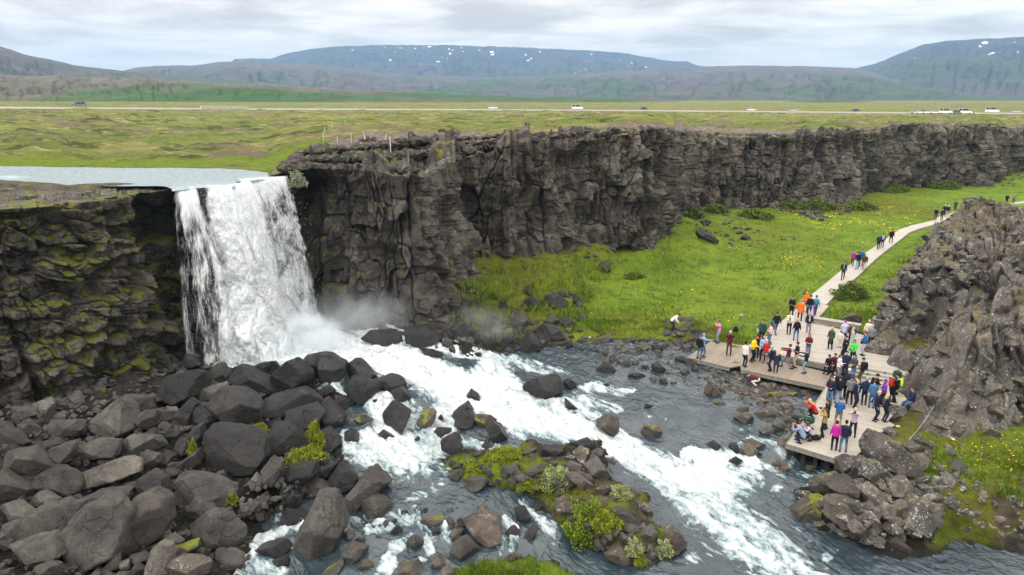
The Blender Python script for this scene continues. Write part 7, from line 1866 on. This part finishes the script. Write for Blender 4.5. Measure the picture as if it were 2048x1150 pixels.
for i, (x, y, w_, h_) in enumerate([(1650,424,70,26),(1735,422,60,16),(1680,398,60,18),(1800,386,60,14),(1590,420,50,20),(1520,440,60,22),(1385,440,50,24),(1440,430,46,20),(2010,352,40,22),(1905,380,60,10)]):
    bush(x, y, w_, h_, 'leaf_dark', ['wide dark scrub mound below the middle of the cliff', 'flat scrub mound left of the far meadow', 'scrub mound against the cliff foot behind the wide mound', 'low scrub mound under the far right cliff', 'scrub mound left of the wide mound at the cliff foot', 'scrub mound above the broken rocks in the meadow', 'scrub mound in the cliff corner at the meadow\'s left', 'scrub mound right of the cliff corner', 'dark shrub in the gap at the far right of the cliff', 'long low scrub under the last stretch of cliff'][i], 2400, .26, group='scrub along the cliff foot', dep=.9)
for i, (x, y, w_, h_) in enumerate([(600,935,82,36),(628,900,34,58),(506,872,44,20),(385,925,20,44),(1010,925,60,26),(960,945,50,20),(1055,985,50,24),(1215,1070,60,40),(1285,1135,26,20),(1200,960,30,20),(460,1010,22,24),(545,1150,20,14)]):
    bush(x, y, w_, h_, 'mosstuft', ['broad mossy cushion draped over a wet boulder', 'tall mossy tuft between the wet boulders', 'small green cushion behind the giant flat-faced boulder', 'grassy tuft left of the giant flat-faced boulder', 'yellow-green moss carpet at the islet\'s upstream end', 'mossy patch on the left corner of the islet', 'moss bank along the islet\'s left shore', 'moss bank below the big willow bush', 'moss cushion at the foot of the big round islet boulder', 'moss between the flat brown slab and the grey rocks', 'moss under the broad pitted boulder', 'small moss patch at the bottom edge of the boulder field'][i], 2600, .07, 'moss', 'moss_cushion', dep=.9)
# grass and flowers: uncountable
def scatter(name, regs, mat, label, kindfn, seed, zfn=None):
    rs = np.random.default_rng(seed); VV = []
    for poly, cnt, s0, s1 in regs:
        pl = np.array(poly, float); x0, y0 = pl.min(0); x1, y1 = pl.max(0)
        xs = rs.uniform(x0, x1, cnt * 3); ys = rs.uniform(y0, y1, cnt * 3); ok = sdpoly(poly, xs, ys) > 0; xs, ys = xs[ok][:cnt], ys[ok][:cnt]
        z = np.full(len(xs), 1.2)
        for _ in range(3): q = P(xs, ys, z); z = GZ(q[:, 0], q[:, 1])
        q = P(xs, ys, z); n = len(q); zc = proj(q)[2]
        k = fbm2(q[:, 0] / 2.2, q[:, 1] / 2.2, seed, 3); keep = kindfn(k, rs, n); q = q[keep]; n = len(q)
        s = rs.uniform(s0, s1, n)[:, None]
        if name == 'flowers':
            a = rs.uniform(0, 6.28, n); e1 = np.stack([np.cos(a), np.sin(a), rs.uniform(-.3, .3, n)], 1); e2 = np.stack([-np.sin(a), np.cos(a), rs.uniform(-.3, .3, n)], 1)
            c = q + np.array([0, 0, .16]) + rs.normal(0, .03, (n, 3)); V = np.stack([c - e1 * s, c - e2 * s, c + e1 * s, c + e2 * s], 1)
        else:
            a = rs.uniform(0, 6.28, n); e1 = np.stack([np.cos(a), np.sin(a), 0 * a], 1) * s * .16; tip = q + np.stack([rs.normal(0, .35, n), rs.normal(0, .35, n), np.ones(n)], 1) * s
            q = q - np.array([0, 0, .05]); V = np.stack([q - e1, q + e1, tip + e1 * .2, tip - e1 * .2], 1)
        VV.append(V.reshape(-1, 3))
    V = np.concatenate(VV); return tag(link(name, mesh_np(name, V, np.arange(len(V)).reshape(-1, 4), mat, smooth=False)), label, name, kind='stuff')
MEAD = [(1160,600),(1230,520),(1320,500),(1400,450),(1540,425),(1900,385),(1890,440),(1760,470),(1640,570),(1560,640),(1400,670),(1170,660)]
M['flower'] = plain('yellow_flower', (.75, .52, .01), .7, .1)
scatter('flowers', [([(1250,540),(1340,560),(1400,590),(1280,585)], 260, .05, .09), ([(1400,500),(1540,470),(1700,500),(1560,540)], 420, .05, .10), ([(1540,425),(1860,410),(1800,470),(1600,455)], 1500, .07, .13), (MEAD, 1300, .04, .08), ([(1740,640),(1765,610),(1790,560),(1760,690)], 60, .04, .06),
 ([(1830,860),(2048,860),(2048,1000),(1930,1040),(1850,950)], 240, .025, .045), ([(1800,700),(1860,690),(1850,745),(1810,730)], 30, .03, .05), ([(380,880),(420,900),(410,950),(380,960)], 10, .02, .04), ([(570,900),(640,900),(640,935),(580,935)], 14, .02, .04)], M['flower'], 'yellow flowers dotted through the grass', lambda k, rs, n: rs.random(n) < np.clip(.08 + k * 1.3, .01, .6), 61)
scatter('grass', [([(1820,850),(1900,860),(2350,830),(2350,1120),(1930,1080),(1850,1100),(1840,950)], 24000, .10, .28), ([(905,1138),(960,1116),(1060,1113),(1120,1132),(1170,1160),(1200,1180),(890,1180)], 9000, .07, .18),
 ([(900,620),(930,520),(1060,530),(1180,500),(1250,520),(1180,600),(1170,660),(1000,690),(900,680)], 12000, .15, .42), ([(1160,640),(1400,640),(1400,672),(1200,672)], 5000, .12, .3), (MEAD, 16000, .10, .30), ([(1620,640),(1720,640),(1750,660),(1760,600),(1880,470),(1860,460),(1700,580)], 7000, .12, .3),
 ([(885,935),(1060,884),(1200,880),(1230,960),(1290,985),(1310,1040),(1335,1122),(1200,1105),(1090,1015)], 7000, .06, .16), ([(1400,660),(1500,655),(1540,660),(1480,690),(1420,680)], 1500, .12, .3)], M['blade'], 'short green grass covering the valley floor, scree and river banks', lambda k, rs, n: rs.random(n) < np.clip(.55 + k, .1, 1), 62)
# ------------------------------------------------------------------ camera, light, air
cam = bpy.data.cameras.new('camera'); co = bpy.data.objects.new('camera', cam); COL.objects.link(co)
cam.sensor_width = 36; cam.lens = F / 2048 * 36; cam.clip_end = 20000; cam.clip_start = .5
co.location = (0, 0, CZ); co.rotation_euler = (pi / 2 - TH, 0, 0); SC.camera = co
SUN_EL, SUN_AZ = radians(42), radians(205)
sun = bpy.data.lights.new('sun', 'SUN'); so = bpy.data.objects.new('sun', sun); COL.objects.link(so)
sun.energy = 1.5; sun.angle = radians(10); sun.color = (1, .96, .9)
dirv = Vector((sin(radians(-140)) * cos(SUN_EL), cos(radians(-140)) * cos(SUN_EL), sin(SUN_EL)))
so.rotation_euler = dirv.to_track_quat('Z', 'Y').to_euler(); so.location = (0, 0, 60)
wd = bpy.data.worlds.new('World'); SC.world = wd; wd.use_nodes = True
nt = wd.node_tree; nt.nodes.clear()
def W(t, **k):
    x = nt.nodes.new(t)
    for a, v in k.items(): setattr(x, a, v)
    return x
out = W('ShaderNodeOutputWorld'); bg1 = W('ShaderNodeBackground'); bg2 = W('ShaderNodeBackground'); mx = W('ShaderNodeMixShader')
sky = W('ShaderNodeTexSky', sky_type='NISHITA', sun_disc=False, sun_elevation=SUN_EL, sun_rotation=radians(-140))
nt.links.new(sky.outputs[0], bg1.inputs[0]); bg1.inputs[1].default_value = .1
tc = W('ShaderNodeTexCoord'); sp = W('ShaderNodeSeparateXYZ'); nt.links.new(tc.outputs['Generated'], sp.inputs[0])
def mth(op, a, b=0.):
    x = W('ShaderNodeMath', operation=op)
    for i, v in enumerate((a, b)):
        if isinstance(v, bpy.types.NodeSocket): nt.links.new(v, x.inputs[i])
        else: x.inputs[i].default_value = v
    return x.outputs[0]
zz = mth('MAXIMUM', sp.outputs[2], 0.); dv = mth('ADD', zz, .09)
cb = W('ShaderNodeCombineXYZ')
nt.links.new(mth('DIVIDE', sp.outputs[0], dv), cb.inputs[0]); nt.links.new(mth('MULTIPLY', mth('DIVIDE', sp.outputs[1], dv), 1.1), cb.inputs[1])
nz = W('ShaderNodeTexNoise'); nz.inputs['Scale'].default_value = 1.0; nz.inputs['Detail'].default_value = 7; nz.inputs['Roughness'].default_value = .52; nz.inputs['Distortion'].default_value = .35
nt.links.new(cb.outputs[0], nz.inputs['Vector'])
rp = W('ShaderNodeValToRGB'); nt.links.new(nz.outputs[0], rp.inputs[0])
e = rp.color_ramp.elements; e.new(.5)
for q, (p_, c_) in zip(e, [(.38, (.58, .535, .50)), (.5, (.82, .76, .705)), (.60, (1.0, .93, .865))]): q.position = p_; q.color = (*c_, 1)
hz = W('ShaderNodeMapRange', interpolation_type='SMOOTHSTEP')
nt.links.new(sp.outputs[2], hz.inputs[0])
for i, v in ((1, .02), (2, .10), (3, .75), (4, 0.)): hz.inputs[i].default_value = v
m1 = W('ShaderNodeMix', data_type='RGBA'); nt.links.new(hz.outputs[0], m1.inputs[0]); nt.links.new(rp.outputs[0], m1.inputs[6]); m1.inputs[7].default_value = (1.05, .97, .885, 1)
nt.links.new(m1.outputs[2], bg2.inputs[0])
nt.links.new(mth('ADD', mth('MULTIPLY', zz, 3.6), .80), bg2.inputs[1])
mx.inputs[0].default_value = .93
nt.links.new(bg1.outputs[0], mx.inputs[1]); nt.links.new(bg2.outputs[0], mx.inputs[2]); nt.links.new(mx.outputs[0], out.inputs[0])
# haze
hm = bpy.data.materials.new('haze'); hm.use_nodes = True; hn = hm.node_tree; hn.nodes.clear()
ho = hn.nodes.new('ShaderNodeOutputMaterial'); hv = hn.nodes.new('ShaderNodeVolumePrincipled')
hv.inputs['Density'].default_value = 1.05e-4; hv.inputs['Color'].default_value = (.35, .60, .92, 1)
hn.links.new(hv.outputs[0], ho.inputs['Volume'])
mb = MB(); mb.box((0, 3400, 238), (13000, 7400, 486)); hb = mb.build('haze', hm); tag(hb, 'thin blue air between the viewer and the mountains', 'haze', kind='stuff')
SC.view_settings.view_transform = 'Standard'; SC.view_settings.look = 'None'; SC.view_settings.gamma = 1; SC.view_settings.exposure = .15; SC.view_settings.use_curve_mapping = False
cy = SC.cycles
cy.max_bounces = 6; cy.diffuse_bounces = 2; cy.glossy_bounces = 3; cy.transmission_bounces = 2; cy.volume_bounces = 4; cy.transparent_max_bounces = 16
cy.use_denoising = True; cy.denoising_prefilter = 'ACCURATE'; cy.denoising_input_passes = 'RGB_ALBEDO_NORMAL'; cy.use_adaptive_sampling = True; cy.adaptive_threshold = .02; cy.volume_step_rate = 1; cy.sample_clamp_indirect = 6
